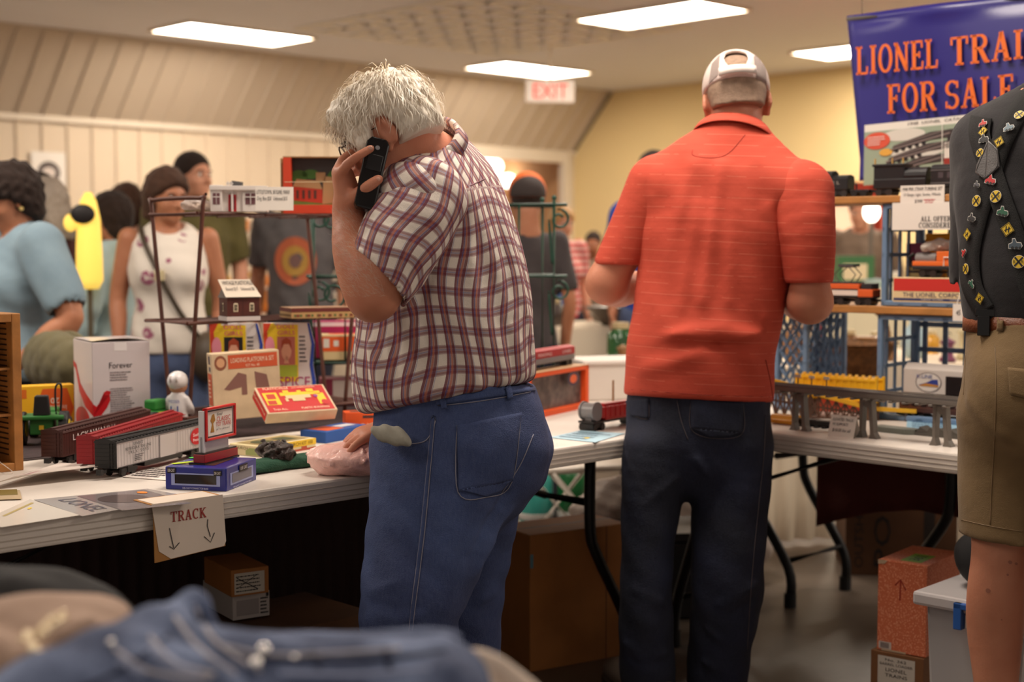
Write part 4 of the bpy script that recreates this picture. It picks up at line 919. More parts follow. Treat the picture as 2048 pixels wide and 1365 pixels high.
hwin(fr((0, d, .011), (0, -d, 0), (0, 0, h-.011), .0008), .5, .5, t); FRh = fr((0, 0, .011), (w, 0, 0), (0, 0, h-.011), .0008); hwin(FRh, .26, .5, t); hwin(FRh, .76, .5, t); panel(t, FRh, [('s', [(.48, 0), (.48, 1)], .02)], C(50, 20, 18), 'seam_line')
b = MB(); b.prism([(-.004, h), (d+.004, h), (d*.5, h+.03)], (-.003, 0, 0), (0, 1, 0), (0, 0, 1), (w+.006, 0, 0)); b.build('roof', C(120, 110, 104), t)
fl = Vector(f); M = Matrix.Rotation(math.atan2(.045, .082), 4, 'Z')
t2 = thing('price_card', 'handwritten price card laid over the roof of the brown model house', 'price card', f, math.atan2(.045, .082))
A0, A1, A2, A3 = A(-.006, -.006, h+.004), A(w+.004, -.006, h+.004), A(w-.012, d*.62, h+.052), A(-.012, d*.62, h+.052)
b = MB(); b.grid(lambda u, v: (A0*(1-u)+A1*u)*(1-v)+(A3*(1-u)+A2*u)*v, 4, 4, (0, .0004, .0009)); b.build('card', C(216, 202, 184), t2)
letters(t2, fr(A0, A1-A0, A3-A0, .0008), [('VINTAGE PLASTICVILLE', .5, .78, .86, .22), ('Boxed $17   Unboxed $8', .5, .42, .8, .22)], C(50, 44, 44), shear=.15)
f = P(583, 637, 4.12); f[2] = ZH; t, FS = box_thing('carton', 'long flat old carton with brown edge beside the brown model house', 'box', f, .42, .19, .13, .03, C(176, 140, 90), bevel=.001)
for k in 'RL':
    panel(t, FS[k], [('r', 0, .62, 1, 1)], C(96, 34, 28), 'red_band'); panel(t, FS[k], [('r', .04+i*.09, .15, .08+i*.09, .4) for i in range(10)], C(96, 104, 56), 'tree_print')
    panel(t, FS[k], [('c', .1+i*.17, .28, .03, .12) for i in range(6)], C(120, 60, 40), 'figure_print', 2)
panel(t, FS['T'], [('r', .02, .03, .98, .97)], C(150, 112, 84), 'cover_print')
# --- bottom shelf: cream carton standing on edge, red and yellow carton leaning, two toy doll blister packs
ZL = .74+ZB+.006
f = P(430, 866, 3.90); f[2] = ZL; t = thing('carton', 'cream carton with orange panels standing on edge on the lowest rack shelf', 'box', f, 0, None, rot=(0, math.radians(-2.5), .42)); w, d, h = .19, .06, .185
m_crm = mat('cream_card', (214, 190, 156), .65, var=(25, .12)); m_opr = C(198, 84, 46)
b = MB(); b.box((0, 0, 0), (w, d, h)); b.build('carton', m_crm, t, bevel=.0015); FS = faces(w, d, h)
panel(t, FS['R'], [('r', .24, .76, .97, .97)], m_opr, 'title_band'); letters(t, FS['R'], [('LOADING PLATFORM & SET', .6, .885, .64, .07), ('KIT No. 40', .6, .8, .2, .04)], C(236, 214, 186)); panel(t, FS['R'], [('c', .13, .86, .09, .11)], C(140, 84, 60), 'round_emblem'); panel(t, FS['R'], [('c', .13, .86, .06, .07)], C(210, 160, 120), 'emblem_center', 2)
panel(t, FS['R'], [[(.16, .46), (.38, .7), (.5, .66), (.5, .36), (.42, .36), (.42, .48), (.24, .44)], [(.62, .7), (.8, .64), (.86, .3), (.64, .36)]], C(132, 92, 84), 'picture_print')
panel(t, FS['L'], [('r', .12, .22, .9, .7)], m_opr, 'side_band'); panel(t, FS['L'], [('c', .55, .1, .26, .06)], C(150, 96, 60), 'round_emblem'); panel(t, FS['L'], [('r', .35, .84, .7, .96), ('r', .4, .73, .75, .8)], C(90, 76, 84), 'picture_print'); scribble(t, FS['L'], 5, C(236, 210, 180), 'fine_print', 5, .25, .75, .62, .32)
f0 = P(531, 843, 3.80); f0[2] = .74+.056; e0 = P(683, 824, 3.92); tx = math.atan2(e0[1]-f0[1], e0[0]-f0[0])
t = thing('carton', 'red and yellow toy village carton tilted up against the rack', 'box', f0, 0, None, rot=(math.radians(33), 0, tx)); w, d, h = .205, .115, .034
b = MB(); b.box((0, 0, 0), (w, d, h)); b.build('carton', m_crm, t, bevel=.0015); FS = faces(w, d, h); m_r2 = C(192, 34, 32); m_y2 = C(240, 196, 40)
panel(t, FS['T'], [('r', .03, .04, .97, .97)], m_r2, 'cover_print'); panel(t, FS['L'], [('r', .06, .08, .94, .92)], m_r2, 'side_print')
panel(t, FS['T'], [('r', .06, .3, .26, .76), ('r', .3, .62, .88, .74), ('r', .8, .25, .92, .66), ('r', .36, .72, .44, .82), ('r', .56, .72, .62, .8), ('r', .7, .7, .8, .84)], m_y2, 'yellow_print', 2)
panel(t, FS['T'], [('r', .1, .52, .22, .7), ('r', .08, .32, .2, .46)], C(190, 60, 40), 'house_print', 3); panel(t, FS['T'], [('r', .36, .5, .72, .62), ('r', .44, .4, .62, .5), ('r', .34, .4, .38, .52)], C(214, 190, 140), 'platform_print', 3); panel(t, FS['T'], [('c', .88, .3, .05, .1)], m_r2, 'emblem', 4); panel(t, FS['T'], [('c', .79, .55, .03, .05)], C(150, 60, 140), 'emblem', 4)
letters(t, FS['T'], [('PLASTICVILLE', .28, .9, .36, .08), ('U.S.A. CONSTRUCTION KITS', .68, .9, .34, .05), ('Train Acc.', .2, .12, .2, .08), ('PLASTIC BUILDINGS', .7, .12, .4, .07)], C(244, 224, 190), layer=4)
letters(t, FS['L'], [('PLASTICVILLE', .5, .62, .8, .2)], C(244, 224, 190), layer=3)
def blister(label, px, py, Y, yaw, w, h, dark):
    p = P(px, py, Y); p[2] = ZL+.005; t = thing('toy_pack', label, 'toy package', p, yaw, 'toy packs on the lowest rack shelf')
    b = MB(); pts = [(0, 0), (w, 0), (w*1.02, h*.3), (w*.97, h*.5), (w*1.0, h*.75), (w*.9, h), (0, h)]; b.prism(pts, (0, 0, 0), (1, 0, 0), (0, 0, 1), (0, .03, 0)); b.build('backing_card', C(226, 218, 216, r=.3), t)
    F = fr((0, 0, 0), (w, 0, 0), (0, 0, h), .0005)
    panel(t, F, [[(.0, .0), (.22, .0), (.22, 1), (0, 1)], [(.22, .3), (.68, .3), (.68, .98), (.22, .98)]], C(242, 206, 40), 'yellow_print')
    panel(t, F, [[(.02, .6), (.1, .72), (.08, .9), (.16, 1), (0, 1)], ('c', .12, .45, .09, .1)], C(220, 70, 40), 'orange_print', 2); panel(t, F, [('c', .13, .72, .09, .12), ('c', .1, .25, .08, .1)], C(240, 150, 170), 'pink_print', 3)
    panel(t, F, [('r', .27, .52 if dark else .5, .62, .84)], C(30, 22, 22) if dark else C(196, 110, 96), 'photo_print', 2)
    panel(t, F, [('c', .45, .67, .1, .11), [(.4, .52), (.5, .52), (.47, .6), (.43, .6)]], C(232, 170, 140), 'portrait_print', 3); panel(t, F, [[(.35, .68), (.36, .79), (.45, .83), (.54, .79), (.55, .68), (.5, .75), (.4, .75)]], C(170, 70, 36), 'hair_print', 4)
    panel(t, F, [('r', .25, .36, .66, .5)], C(176, 190, 60), 'green_print', 2)
    panel(t, F, [[(.97, 0), (1.02, .3), (.97, .5), (1, .75), (.9, 1), (.86, 1), (.94, .75), (.9, .5), (.95, .3), (.9, 0)]], C(36, 70, 170), 'blue_edge', 3)
    letters(t, F, [('DOLL', .45, .96, .36, .05), ('GIRLS', .45, .885, .34, .05)], C(220, 70, 130), layer=4); scribble(t, F, 7, C(90, 86, 90), 'fine_print', 6, .7, .86, .86, .52)
    letters(t, F, [('SPICE', .6, .3, .62, .12)], C(176, 40, 110), layer=4); letters(t, F, [('ON TOUR', .6, .17, .56, .08)], C(30, 80, 190), layer=4)
blister('white and yellow toy doll pack with a dark portrait, left one behind the cream carton', 421, 800, 4.17, .1, .155, .25, True)
blister('white and yellow toy doll pack with a pink portrait, right one of the two packs', 528, 800, 4.2, .12, .15, .25, False)
# ------------------------------------------------------------------ green wrought iron rack behind the man in the plaid shirt
m_grn = mat('green_iron', (24, 66, 52), .4)
GA, GB = P(628, 500, 4.68), P(1108, 500, 4.82); gy = math.atan2(GB[1]-GA[1], GB[0]-GA[0]); GL = np.linalg.norm((GB-GA)[:2])
t = thing('iron_rack', 'dark green wrought iron rack with scrolls behind the man in plaid', 'rack', A(GA[0], GA[1], .742), gy)
zz = (.145, .43, .672)
def scroll(c, r, a0, turns, sg=1):
    return [(c[0]+r*(1-.62*i/16)*math.cos(a0+sg*turns*2*math.pi*i/16), c[1], c[2]+r*(1-.62*i/16)*math.sin(a0+sg*turns*2*math.pi*i/16)) for i in range(17)]
for x in (0, GL):
    for y in (0, .2):
        b = MB(); b.tube([(x, y, 0), (x, y, .69)], .006); b.ell((x, y, .695), .009); b.build('post', m_grn, t, True)
for x in (.1, GL-.12): b = MB(); b.tube([(x, 0, .145), (x, 0, .672)], .0045); b.build('upright', m_grn, t, True)
for z in zz:
    b = MB()
    for y in (0, .2): b.tube([(-.02, y, z), (GL+.045, y, z)], .006)
    for x in (0, GL): b.tube([(x, 0, z), (x, .2, z)], .006)
    for i in range(1, 9): b.tube([(0, .2*i/9, z), (GL, .2*i/9, z)], .0025, 6)
    b.build('shelf', m_grn, t, True)
for z in (.672, .43):
    for x in (0.0, GL): b = MB(); b.tube(scroll((x+.018, 0, z-.05), .036, math.pi*.55, -1.2), .0045, 7); b.tube(spline([(x+.018-.036, 0, z-.05), (x-.012, 0, z-.12), (x-.006, 0, z-.2)], 4), .0045, 7); b.build('scroll', m_grn, t, True)
    for x in (.06, .3): b = MB(); b.tube(scroll((x, 0, z-.06), .045, -math.pi*.5, 1.1), .0045, 7); b.build('scroll', m_grn, t, True)
def on_g(px, z, y=.02):
    n_ = A(-math.sin(gy), math.cos(gy), 0); o_ = A(GA[0], GA[1], 0)+n_*y; d = ray(px, 600); k = ((o_-A(0, 0, CAMH))@n_)/(d@n_); q = A(0, 0, CAMH)+d*k; q[2] = z; return q
zs = .742+.145+.008
f = on_g(641, zs); t, FS = box_thing('carton', 'orange and cream train carton on the low shelf of the green rack', 'box', f, gy, .14, .1, .085, C(214, 190, 140)); panel(t, FS['R'], [('r', 0, .35, 1, .93)], C(222, 88, 26), 'orange_band'); panel(t, FS['R'], [('r', .06, .5, .2, .85), ('r', .3, .55, .42, .78)], C(220, 214, 200), 'label', 2); panel(t, FS['R'], [('c', .86, .6, .06, .16)], C(240, 190, 40), 'emblem', 2); panel(t, FS['T'], [('r', .2, .2, .9, .8)], C(230, 70, 40), 'cover_print')
f = on_g(626, zs, .125); t, FS = box_thing('carton', 'magenta carton with white edge standing behind the orange and cream carton', 'box', f, gy, .17, .07, .125, C(170, 22, 90)); panel(t, FS['R'], [('r', 0, .86, 1, .97)], C(236, 220, 226), 'white_edge')
f = on_g(640, .742, .03); t, FS = box_thing('carton', 'dark carton with pale printed front under the low shelf of the green rack', 'box', f, gy, .16, .12, .09, C(120, 30, 54)); panel(t, FS['R'], [('r', .25, .3, 1, .95)], C(176, 160, 150), 'label')
f = on_g(735, zs, .05); t, FS = box_thing('carton', 'cream train carton on the low shelf of the green rack behind the plaid shirt', 'box', f, gy, .25, .1, .06, C(214, 180, 120))
# ------------------------------------------------------------------ blue milk crates and boards on the right table
S0, S1 = P(1640, 397, 4.5), P(1905, 397, 4.22)
BD = nrm((S1-S0)*A(1, 1, 0)); BN = A(-BD[1], BD[0], 0); YB = math.atan2(BD[1], BD[0])
def onB(px, z, tdep=0.0):
    o_ = A(S0[0], S0[1], 0)+BN*tdep; d = ray(px, 500); k = ((o_-A(0, 0, CAMH))@BN)/(d@BN); q = A(0, 0, CAMH)+d*k; q[2] = z; return q
m_crate = mat('blue_crate_plastic', (104, 130, 160), .45)
m_pine = mat('pine_board', (186, 128, 66), .5, var=(9, .3), bump=(60, .1))
def crate(label, pos, w, h, d=.28, diamond=False):
    """a milk crate lying on its side, open towards -y"""
    t = thing('milk_crate', label, 'crate', pos, YB, 'blue milk crates')
    b = MB(); e = .016
    for lo, hi in (((0, 0, 0), (e, .022, h)), ((w-e, 0, 0), (w, .022, h)), ((0, 0, 0), (w, .022, e)), ((0, 0, h-e), (w, .022, h)), ((0, d-.02, 0), (e, d, h)), ((w-e, d-.02, 0), (w, d, h)), ((0, 0, 0), (e, d, e)), ((w-e, 0, 0), (w, d, e)), ((0, 0, h-e), (e, d, h)), ((w-e, 0, h-e), (w, d, h))): b.box(lo, hi)
    b.build('rim', m_crate, t, bevel=.003)
    for x in (.004, w-.008):
        b = MB()
        if diamond:
            for i in range(-8, 10):
                for s in (1, -1):
                    y0 = i*.04; p0 = A(x, y0, 0); p1 = A(x, y0+s*h*.75, h); 
                    lo_t = max(0, min((0-y0)/(s*h*.75) if s*h else 0, 1)); 
                    ts = sorted([max(0, min(1, (0.0-y0)/(s*h*.75))), max(0, min(1, (d-y0)/(s*h*.75)))])
                    if ts[1]-ts[0] > .03: b.tube([p0+(p1-p0)*ts[0], p0+(p1-p0)*ts[1]], .004, 6)
        else:
            for i in range(4): b.box((x-.002, .05+i*.062, 0), (x+.004, .062+i*.062, h))
            for z in (.25, .5, .75): b.box((x-.002, 0, h*z-.006), (x+.004, d, h*z+.006))
        b.build('side_lattice', m_crate, t)
    for z in (.004, h-.01):
        b = MB(); 
        for i in range(5): b.box((0, .03+i*.055, z-.002), (w, .05+i*.055, z+.004))
        for i in range(4): b.box((w*(i+.7)/4.4, 0, z-.002), (w*(i+.7)/4.4+.02, d, z+.004))
        b.build('wall_lattice', m_crate, t)
    b = MB()
    for i in range(5): b.box((w*(i+.5)/5-.008, d-.01, 0), (w*(i+.5)/5+.008, d-.004, h))
    for i in range(4): b.box((0, d-.01, h*(i+.5)/4-.008), (w, d-.004, h*(i+.5)/4+.008))
    if diamond:
        for i in range(-7, 9):
            for s in (1, -1):
                x0 = i*.04; a_, c_ = sorted([max(0, min(1, -x0/(s*h*.75))), max(0, min(1, (w-x0)/(s*h*.75)))])
                if c_-a_ > .03: b.tube([(x0+s*h*.75*a_, .012, h*a_), (x0+s*h*.75*c_, .012, h*c_)], .0045, 6)
    b.build('back_lattice', m_crate, t); return t
ZB1 = 1.067; ZB2 = 1.405
crate('lower blue milk crate on its side under the middle board, beside the khaki shorts', onB(1757, .742), .34, .322)
crate('upper blue milk crate on its side between the two boards, holding orange train cartons', onB(1763, 1.091), .34, .312)
crate('blue milk crate with diamond mesh under the left end of the middle board', onB(1550, .742, .03), .12, .322, diamond=True)
crate('blue milk crate with diamond mesh standing behind the orange shirt on the middle board', onB(1500, 1.091, .03), .16, .312, diamond=True)
def board(label, p0, p1x, z0, z1):
    a = onB(p0, z0); L = np.linalg.norm(onB(p1x, z0)-a); t = thing('wooden_board', label, 'shelf board', a, YB, 'wooden shelf boards'); b = MB(); b.box((0, -.01, 0), (L, .27, z1-z0)); b.build('board', m_pine, t, bevel=.003)
board('lower pine board resting on blue crates, carrying the orange locomotive', 1500, 2080, 1.0665, 1.0895)
board('top pine board carrying the black steam train set', 1500, 2080, ZB2, ZB2+.022)
# --- trains on the boards
def box_car(label, pos, yaw, L, w, z0, h, col, cat='toy train car', name='train_car', roof=None, truck_x=(.2, .8), shade=None):
    t = thing(name, label, cat, pos, yaw)
    b = MB(); b.box((0, -w/2, z0), (L, w/2, h)); b.build('body', col, t, bevel=.0025)
    if roof:
        b = MB(); b.prism([(-w/2-.001, 0), (w/2+.001, 0), (w*.35, .007), (0, .01), (-w*.35, .007)], (0, 0, h), (0, 1, 0), (0, 0, 1), (L, 0, 0)); b.build('roof', roof, t, bevel=.001)
    for q in truck_x:
        x = L*q; b = MB(); b.box((x-.026, -w*.42, .006), (x+.026, w*.42, z0+.001)); tr = b.build('truck', m_truck, t, bevel=.001)
        for dx in (-.017, .017):
            b = MB(); b.cyl((x+dx, -w*.46, .011), (x+dx, w*.46, .011), .011); b.build('wheel_set', C(44, 40, 38, r=.35), tr)
    b = MB(); b.box((-.02, -.005, .012), (L+.02, .005, .02)); b.build('coupler', m_truck, t); return t, fr((0, -w/2-.0005, z0), (L, 0, 0), (0, 0, h-z0), .0006)
m_lo = mat('black_loco_paint', (28, 26, 28), .4); TZ = ZB2+.0225
t, F = box_car('black tender with lettering on the top board beside the orange shoulder', onB(1612, TZ, .05), YB, .155, .05, .022, .06, m_lo, roof=m_lo)
letters(t, F, [('L I O N E L', .5, .6, .66, .26)], C(170, 160, 150))
b = MB(); b.prism([(0, 0), (.05, 0), (.045, .014), (.025, .02), (.005, .014)], (.02, -.025, .064), (0, 1, 0), (0, 0, 1), (.08, 0, 0)); b.build('coal_load', mat('coal', (20, 18, 18), .7, bump=(200, .8)), t)
a = onB(1704, TZ, .05); t = thing('train_car', 'low black wheel truck with upright post between two black tenders', 'toy train car', a, YB)
b = MB(); b.box((0, -.02, .012), (.062, .02, .022)); b.build('body', m_lo, t, bevel=.002)
b = MB(); b.tube([(.012, 0, .02), (.012, 0, .036), (.008, 0, .042)], .003, 6); b.build('post', m_lo, t)
for x in (.014, .046):
    b = MB(); b.cyl((x, -.022, .011), (x, .022, .011), .011); b.build('wheel_set', m_truck, t)
t, F = box_car('tall black engine cab with two brass posts, behind the steam set price card', onB(1752, TZ, .055), YB, .17, .056, .022, .052, m_lo)
b = MB(); b.box((0, -.026, .05), (.1, .026, .094)); b.box((-.004, -.03, .09), (.104, .03, .098)); b.build('cab', m_lo, t, bevel=.002)
for x in (.055, .09, -.002):
    b = MB(); b.cyl((x, -.012, .098), (x, -.012, .116), .0025); b.build('brass_post', C(190, 150, 80, r=.3), t)
b = MB(); b.cyl((.1, 0, .06), (.17, 0, .06), .026, n=16); b.build('boiler', m_lo, t)
t, F = box_car('black passenger car at the right end of the top board beside the dark shirt', onB(1866, TZ, .055), YB, .2, .056, .022, .082, m_lo, roof=m_lo)
panel(t, F, [('r', .12+.14*i, .45, .2+.14*i, .75) for i in range(6)], C(74, 70, 74, r=.2), 'window'); panel(t, F, [('r', 0, .82, 1, .88), ('r', 0, .18, 1, .24)], C(90, 84, 84), 'trim_line', 2)
t, F = card('handwritten steam turbine set price card on the edge of the top board', onB(1799, ZB2-.012, -.013), YB, .138, .062, [('1948 PRR STEAM TURBINE SET', .5, .83, .92, .17), ('O Gauge, Light, Smoke, Whistle', .5, .54, .84, .18)], lean=-.02)
letters(t, F, [('$300', .42, .23, .18, .2)], C(60, 50, 54), shear=.2); letters(t, F, [('SOLD', .66, .23, .2, .2)], C(196, 40, 60), shear=.2); panel(t, F, [('s', [(.36, .12), (.6, .1), (.8, .14)], .03), ('s', [(.53, .3), (.8, .3)], .03)], C(196, 40, 60), 'red_scrawl')
t, F = card('white printed card offering to consider all offers, hanging below the top board', onB(1783, ZB2-.083, -.014), YB, .205, .082, [('ALL OFFERS', .7, .4, .5, .19), ('CONSIDERED!', .7, .17, .56, .19)], serif=True, m=C(230, 222, 212), cat='sign', name='paper_sign', shear=0)
# middle board: orange locomotive left, cartons in the crate
mz = 1.09
a = onB(1655, mz, .03); t, F = box_car('orange and black toy locomotive with a wire pantograph on the middle board', a, YB, .17, .056, .022, .05, C(30, 26, 28), name='toy_locomotive', cat='toy locomotive', truck_x=(.25, .8))
b = MB(); b.box((.0, -.029, .05), (.125, .029, .066)); b.box((.12, -.029, .026), (.17, .029, .05)); b.build('orange_body', C(216, 92, 34), t, bevel=.002)
b = MB(); b.box((0, -.0295, .03), (.12, .0295, .046)); b.build('white_stripe', C(222, 208, 196), t)
b = MB(); b.box((.0, -.02, .066), (.12, .02, .072)); b.box((.13, -.026, .05), (.165, .026, .068)); b.build('cab_roof', C(36, 32, 34), t, bevel=.002)
b = MB()
for y in (-.02, .02): b.tube([(.055, y, .07), (.035, y, .095), (.06, y, .118), (.085, y, .118), (.108, y, .095), (.09, y, .07)], .0017, 6)
b.tube([(.06, -.025, .118), (.06, .025, .118)], .002, 6); b.tube([(.085, -.025, .118), (.085, .025, .118)], .002, 6); b.build('pantograph', C(60, 56, 56), t)
b = MB(); b.box((.05, -.024, .119), (.1, .024, .127)); b.build('pantograph_shoe', C(70, 64, 64), t)
cz = 1.093+.01
f = onB(1787, cz, -.0); t, FS = box_thing('carton', 'red and cream train carton with blue lettering in the upper crate', 'box', f, YB, .30, .08, .076, C(220, 196, 150))
panel(t, FS['R'], [('r', .01, .46, 1, .96)], C(196, 44, 36), 'red_band'); panel(t, FS['R'], [('r', .01, .08, 1, .18)], C(48, 56, 100), 'blue_line'); letters(t, FS['R'], [('THE LIONEL CORPORATION', .53, .32, .84, .17)], C(52, 52, 92)); letters(t, FS['R'], [('NEW YORK     CHICAGO', .56, .13, .5, .06)], C(210, 200, 190), layer=3)
t, F = box_car('orange work locomotive with grey tank riding on the red carton in the upper crate', onB(1832, cz+.077, .035), YB, .16, .052, .022, .034, C(26, 24, 26), name='toy_locomotive', cat='toy locomotive', truck_x=(.3, .85))
b = MB(); b.box((0, -.026, .034), (.16, .026, .048)); b.box((.075, -.024, .048), (.12, .024, .078)); b.build('orange_body', C(226, 106, 36), t, bevel=.002)
b = MB(); b.cyl((.005, 0, .056), (.07, 0, .056), .018, n=16); b.build('tank', C(130, 126, 124, r=.3), t); b = MB(); b.tube([(-.012, 0, .03), (-.02, 0, .06), (-.006, 0, .07)], .006, 8); b.build('hook', m_truck, t)
b = MB(); b.tube([(.1, -.027, .034), (.1, -.027, .06), (.16, -.027, .06)], .002, 6); b.build('railing', C(226, 216, 206), t)
S = SDF((-.05, -.04, -.03), (.07, .04, .04), .004); S.limb([(-.03, 0, 0, .014), (.02, 0, .008, .02), (.05, 0, 0, .014)], .01); S.wave(lambda X, Y, Z: .003*np.sin(X*150)*np.sin(Z*200+Y*120)); o = sdf_obj(S, 'plastic_wrap', mat('clear_wrap2', (230, 216, 204), .2, trans=.4), None, it=0); q = onB(1870, cz+.167, .04); o.location = tuple(q); tag(o, 'crumpled clear plastic lying on the orange work locomotive', 'wrap')
for px, lb in ((1850, 'yellow carton standing at the back of the upper crate, left one'), (1893, 'yellow carton standing at the back of the upper crate, right one')):
    f = onB(px, 1.25, .2); f[2] = cz; t, FS = box_thing('carton', lb, 'box', f, YB, .075, .05, .21, C(232, 170, 30)); panel(t, FS['R'], [('r', .1, .3, .9, .55)], C(200, 130, 30), 'label')
f = onB(1812, cz, .18); t, FS = box_thing('carton', 'dark magenta carton standing at the back left of the upper crate', 'box', f, YB, .07, .06, .18, C(120, 40, 80)); panel(t, FS['R'], [('r', 0, .3, 1, .6)], C(200, 180, 120), 'label')
t, F = card('small white price tag hanging on a string before the red carton, beside the dark shirt', onB(1908, 1.055, -.06), YB, .034, .05, [('45', .5, .5, .4, .3)], cat='price tag', name='price_tag'); b = MB(); b.tube([(.012, 0, .05), (.014, .02, .085)], .0012, 5); b.build('string', C(226, 220, 210), t)
# --- blue banner with catalogue poster
n0 = onB(1692, 1.5, .30); BY = YB
t = thing('banner', 'large blue banner with orange capitals hanging behind the black train set', 'banner', n0, BY)
def bp(px, py):
    d = ray(px, py); k = ((n0-A(0, 0, CAMH))@BN)/(d@BN); q = A(0, 0, CAMH)+d*k-n0; return A(q@BD, 0, q[2])
TL, BL, TR = bp(1690, 31), bp(1724, 362), bp(2048, -12); ux = nrm(TR-TL); W_ = 1.02
b = MB(); 
def bs(u, v):
    top = TL+ux*W_*u; bot = BL+(TL+ux*W_-TL)*u*1.0; bot = BL+ux*W_*u; q = bot*(1-v)+top*v
    return q+A(0, .014*math.sin(u*9+v*2)*v-.02*max(0, 1-v*8)+.012*math.exp(-((v-.96)/.03)**2)*math.sin(u*14), 0)
b.grid(bs, 48, 30, (0, -.003, 0)); b.build('vinyl', mat('banner_vinyl', (44, 38, 116), .32), t, True)
b = MB(); b.tube([TL+A(0, .02, -.01), TL+ux*W_+A(0, .02, -.01)], .01); b.build('rod', C(90, 84, 80), t)
for uu in (.05, .95):
    b = MB(); q = TL+ux*W_*uu+A(0, .02, 0); b.tube([q, A(q[0], .02, CEIL_Z-n0[2])], .0015, 5); b.build('cord', C(60, 56, 56), t)
def bl(st, pxl, pyl, pxr, pyr, h, st_full=None):
    """letters from the baseline pixel on the left to the right"""
    a, e = bp(pxl, pyl), bp(pxr, pyr); up = nrm(bp(pxl, pyl-50)-a+0*a); up = nrm(TL-BL)*.25+A(0, 0, 1)*.75; hv = nrm(up)*h
    F = (a+A(0, -.021, 0), e-a, hv, A(0, -1, 0), .0015); letters(t, F, [(st, .5, .5, 1, 1)], mat('banner_orange', (222, 104, 26), .4), serif=True)
bl('LIONEL', 1719, 152, 1882, 137, .093); bl('TRAINS', 1907, 135, 2136, 112, .093)
bl('FOR', 1781, 229, 1879, 222, .094); bl('SALE', 1897, 222, 2034, 209, .094)
pq = [bp(1738, 252), bp(1736, 372), bp(2010, 352), bp(2010, 226)]
t = thing('poster', 'printed catalogue poster with steam trains pinned on the lower part of the blue banner', 'poster', n0, BY)
o_ = pq[1]+A(0, -.032, -.0); uxp = (pq[2]-pq[1])*A(1, 0, 1); uyp = (pq[0]-pq[1])
b = MB(); b.add([o_, o_+uxp, o_+uxp+uyp, o_+uyp], [(0, 1, 2, 3)]); b.add([q+A(0, .002, 0) for q in (o_, o_+uxp, o_+uxp+uyp, o_+uyp)], [(3, 2, 1, 0)]); b.build('paper', C(222, 216, 206, r=.3), t)
F = (o_, uxp, uyp, A(0, -1, 0), .001)
letters(t, F, [('1948  LIONEL  CATALOG', .56, .95, .46, .045)], C(60, 56, 60), shear=.1)
panel(t, F, [('r', .0, .0, 1, .88)], C(148, 160, 140, r=.3), 'sky_print'); panel(t, F, [('c', .3, .78, .16, .1), ('c', .4, .5, .2, .12)], C(206, 200, 190, r=.3), 'smoke_print', 2)
for i, (u0, v0, u1, v1, hh_) in enumerate(((.2, .55, .5, .7, .14), (.17, .36, .48, .52, .14), (.16, .16, .44, .32, .14))):
    panel(t, F, [[(u0, v0-hh_*.3), (u1, v1-hh_*.3), (u1+.16, v1-.02), (u1+.16, v1+.1), (u1, v1+hh_*.6), (u0+.03, v0+hh_*.5)]], C(66, 56, 56, r=.3), 'engine_print', 3)
    panel(t, F, [('s', [(u0, v0), (u1+.14, v1+.04)], .02), ('s', [(u0+.02, v0+.05), (u1+.1, v1+.09)], .012)], C(132, 116, 112, r=.3), 'running_board_print', 4)
    panel(t, F, [('c', u0+.05+.05*k, v0-.02+k*.022, .016, .03) for k in range(5)], C(36, 30, 32, r=.3), 'wheel_print', 4)
panel(t, F, [('r', .62, .62, .9, .8)], C(48, 42, 46, r=.3), 'tender_print', 3); panel(t, F, [('r', .6, .3, 1, .6)], C(216, 206, 196, r=.3), 'track_print', 3); panel(t, F, [('r', .6, .2, 1, .34)], C(150, 54, 46, r=.3), 'red_print', 4); panel(t, F, [('s', [(.59, 0), (.585, .9)], .012)], C(226, 220, 210, r=.3), 'fold_line', 5); panel(t, F, [('s', [(.72, .36), (.76, .52), (.8, .38), (.84, .55), (.88, .4)], .015)], C(60, 70, 60), 'ladder_print', 5)
panel(t, F, [('c', .1, .72, .1, .14)], C(206, 84, 62, r=.3), 'red_badge', 3); panel(t, F, [('c', .17, .52, .05, .06)], C(214, 160, 70, r=.3), 'gold_badge', 4); scribble(t, F, 4, C(236, 200, 190), 'fine_print', 4, .03, .17, .8, .64, layer=5)
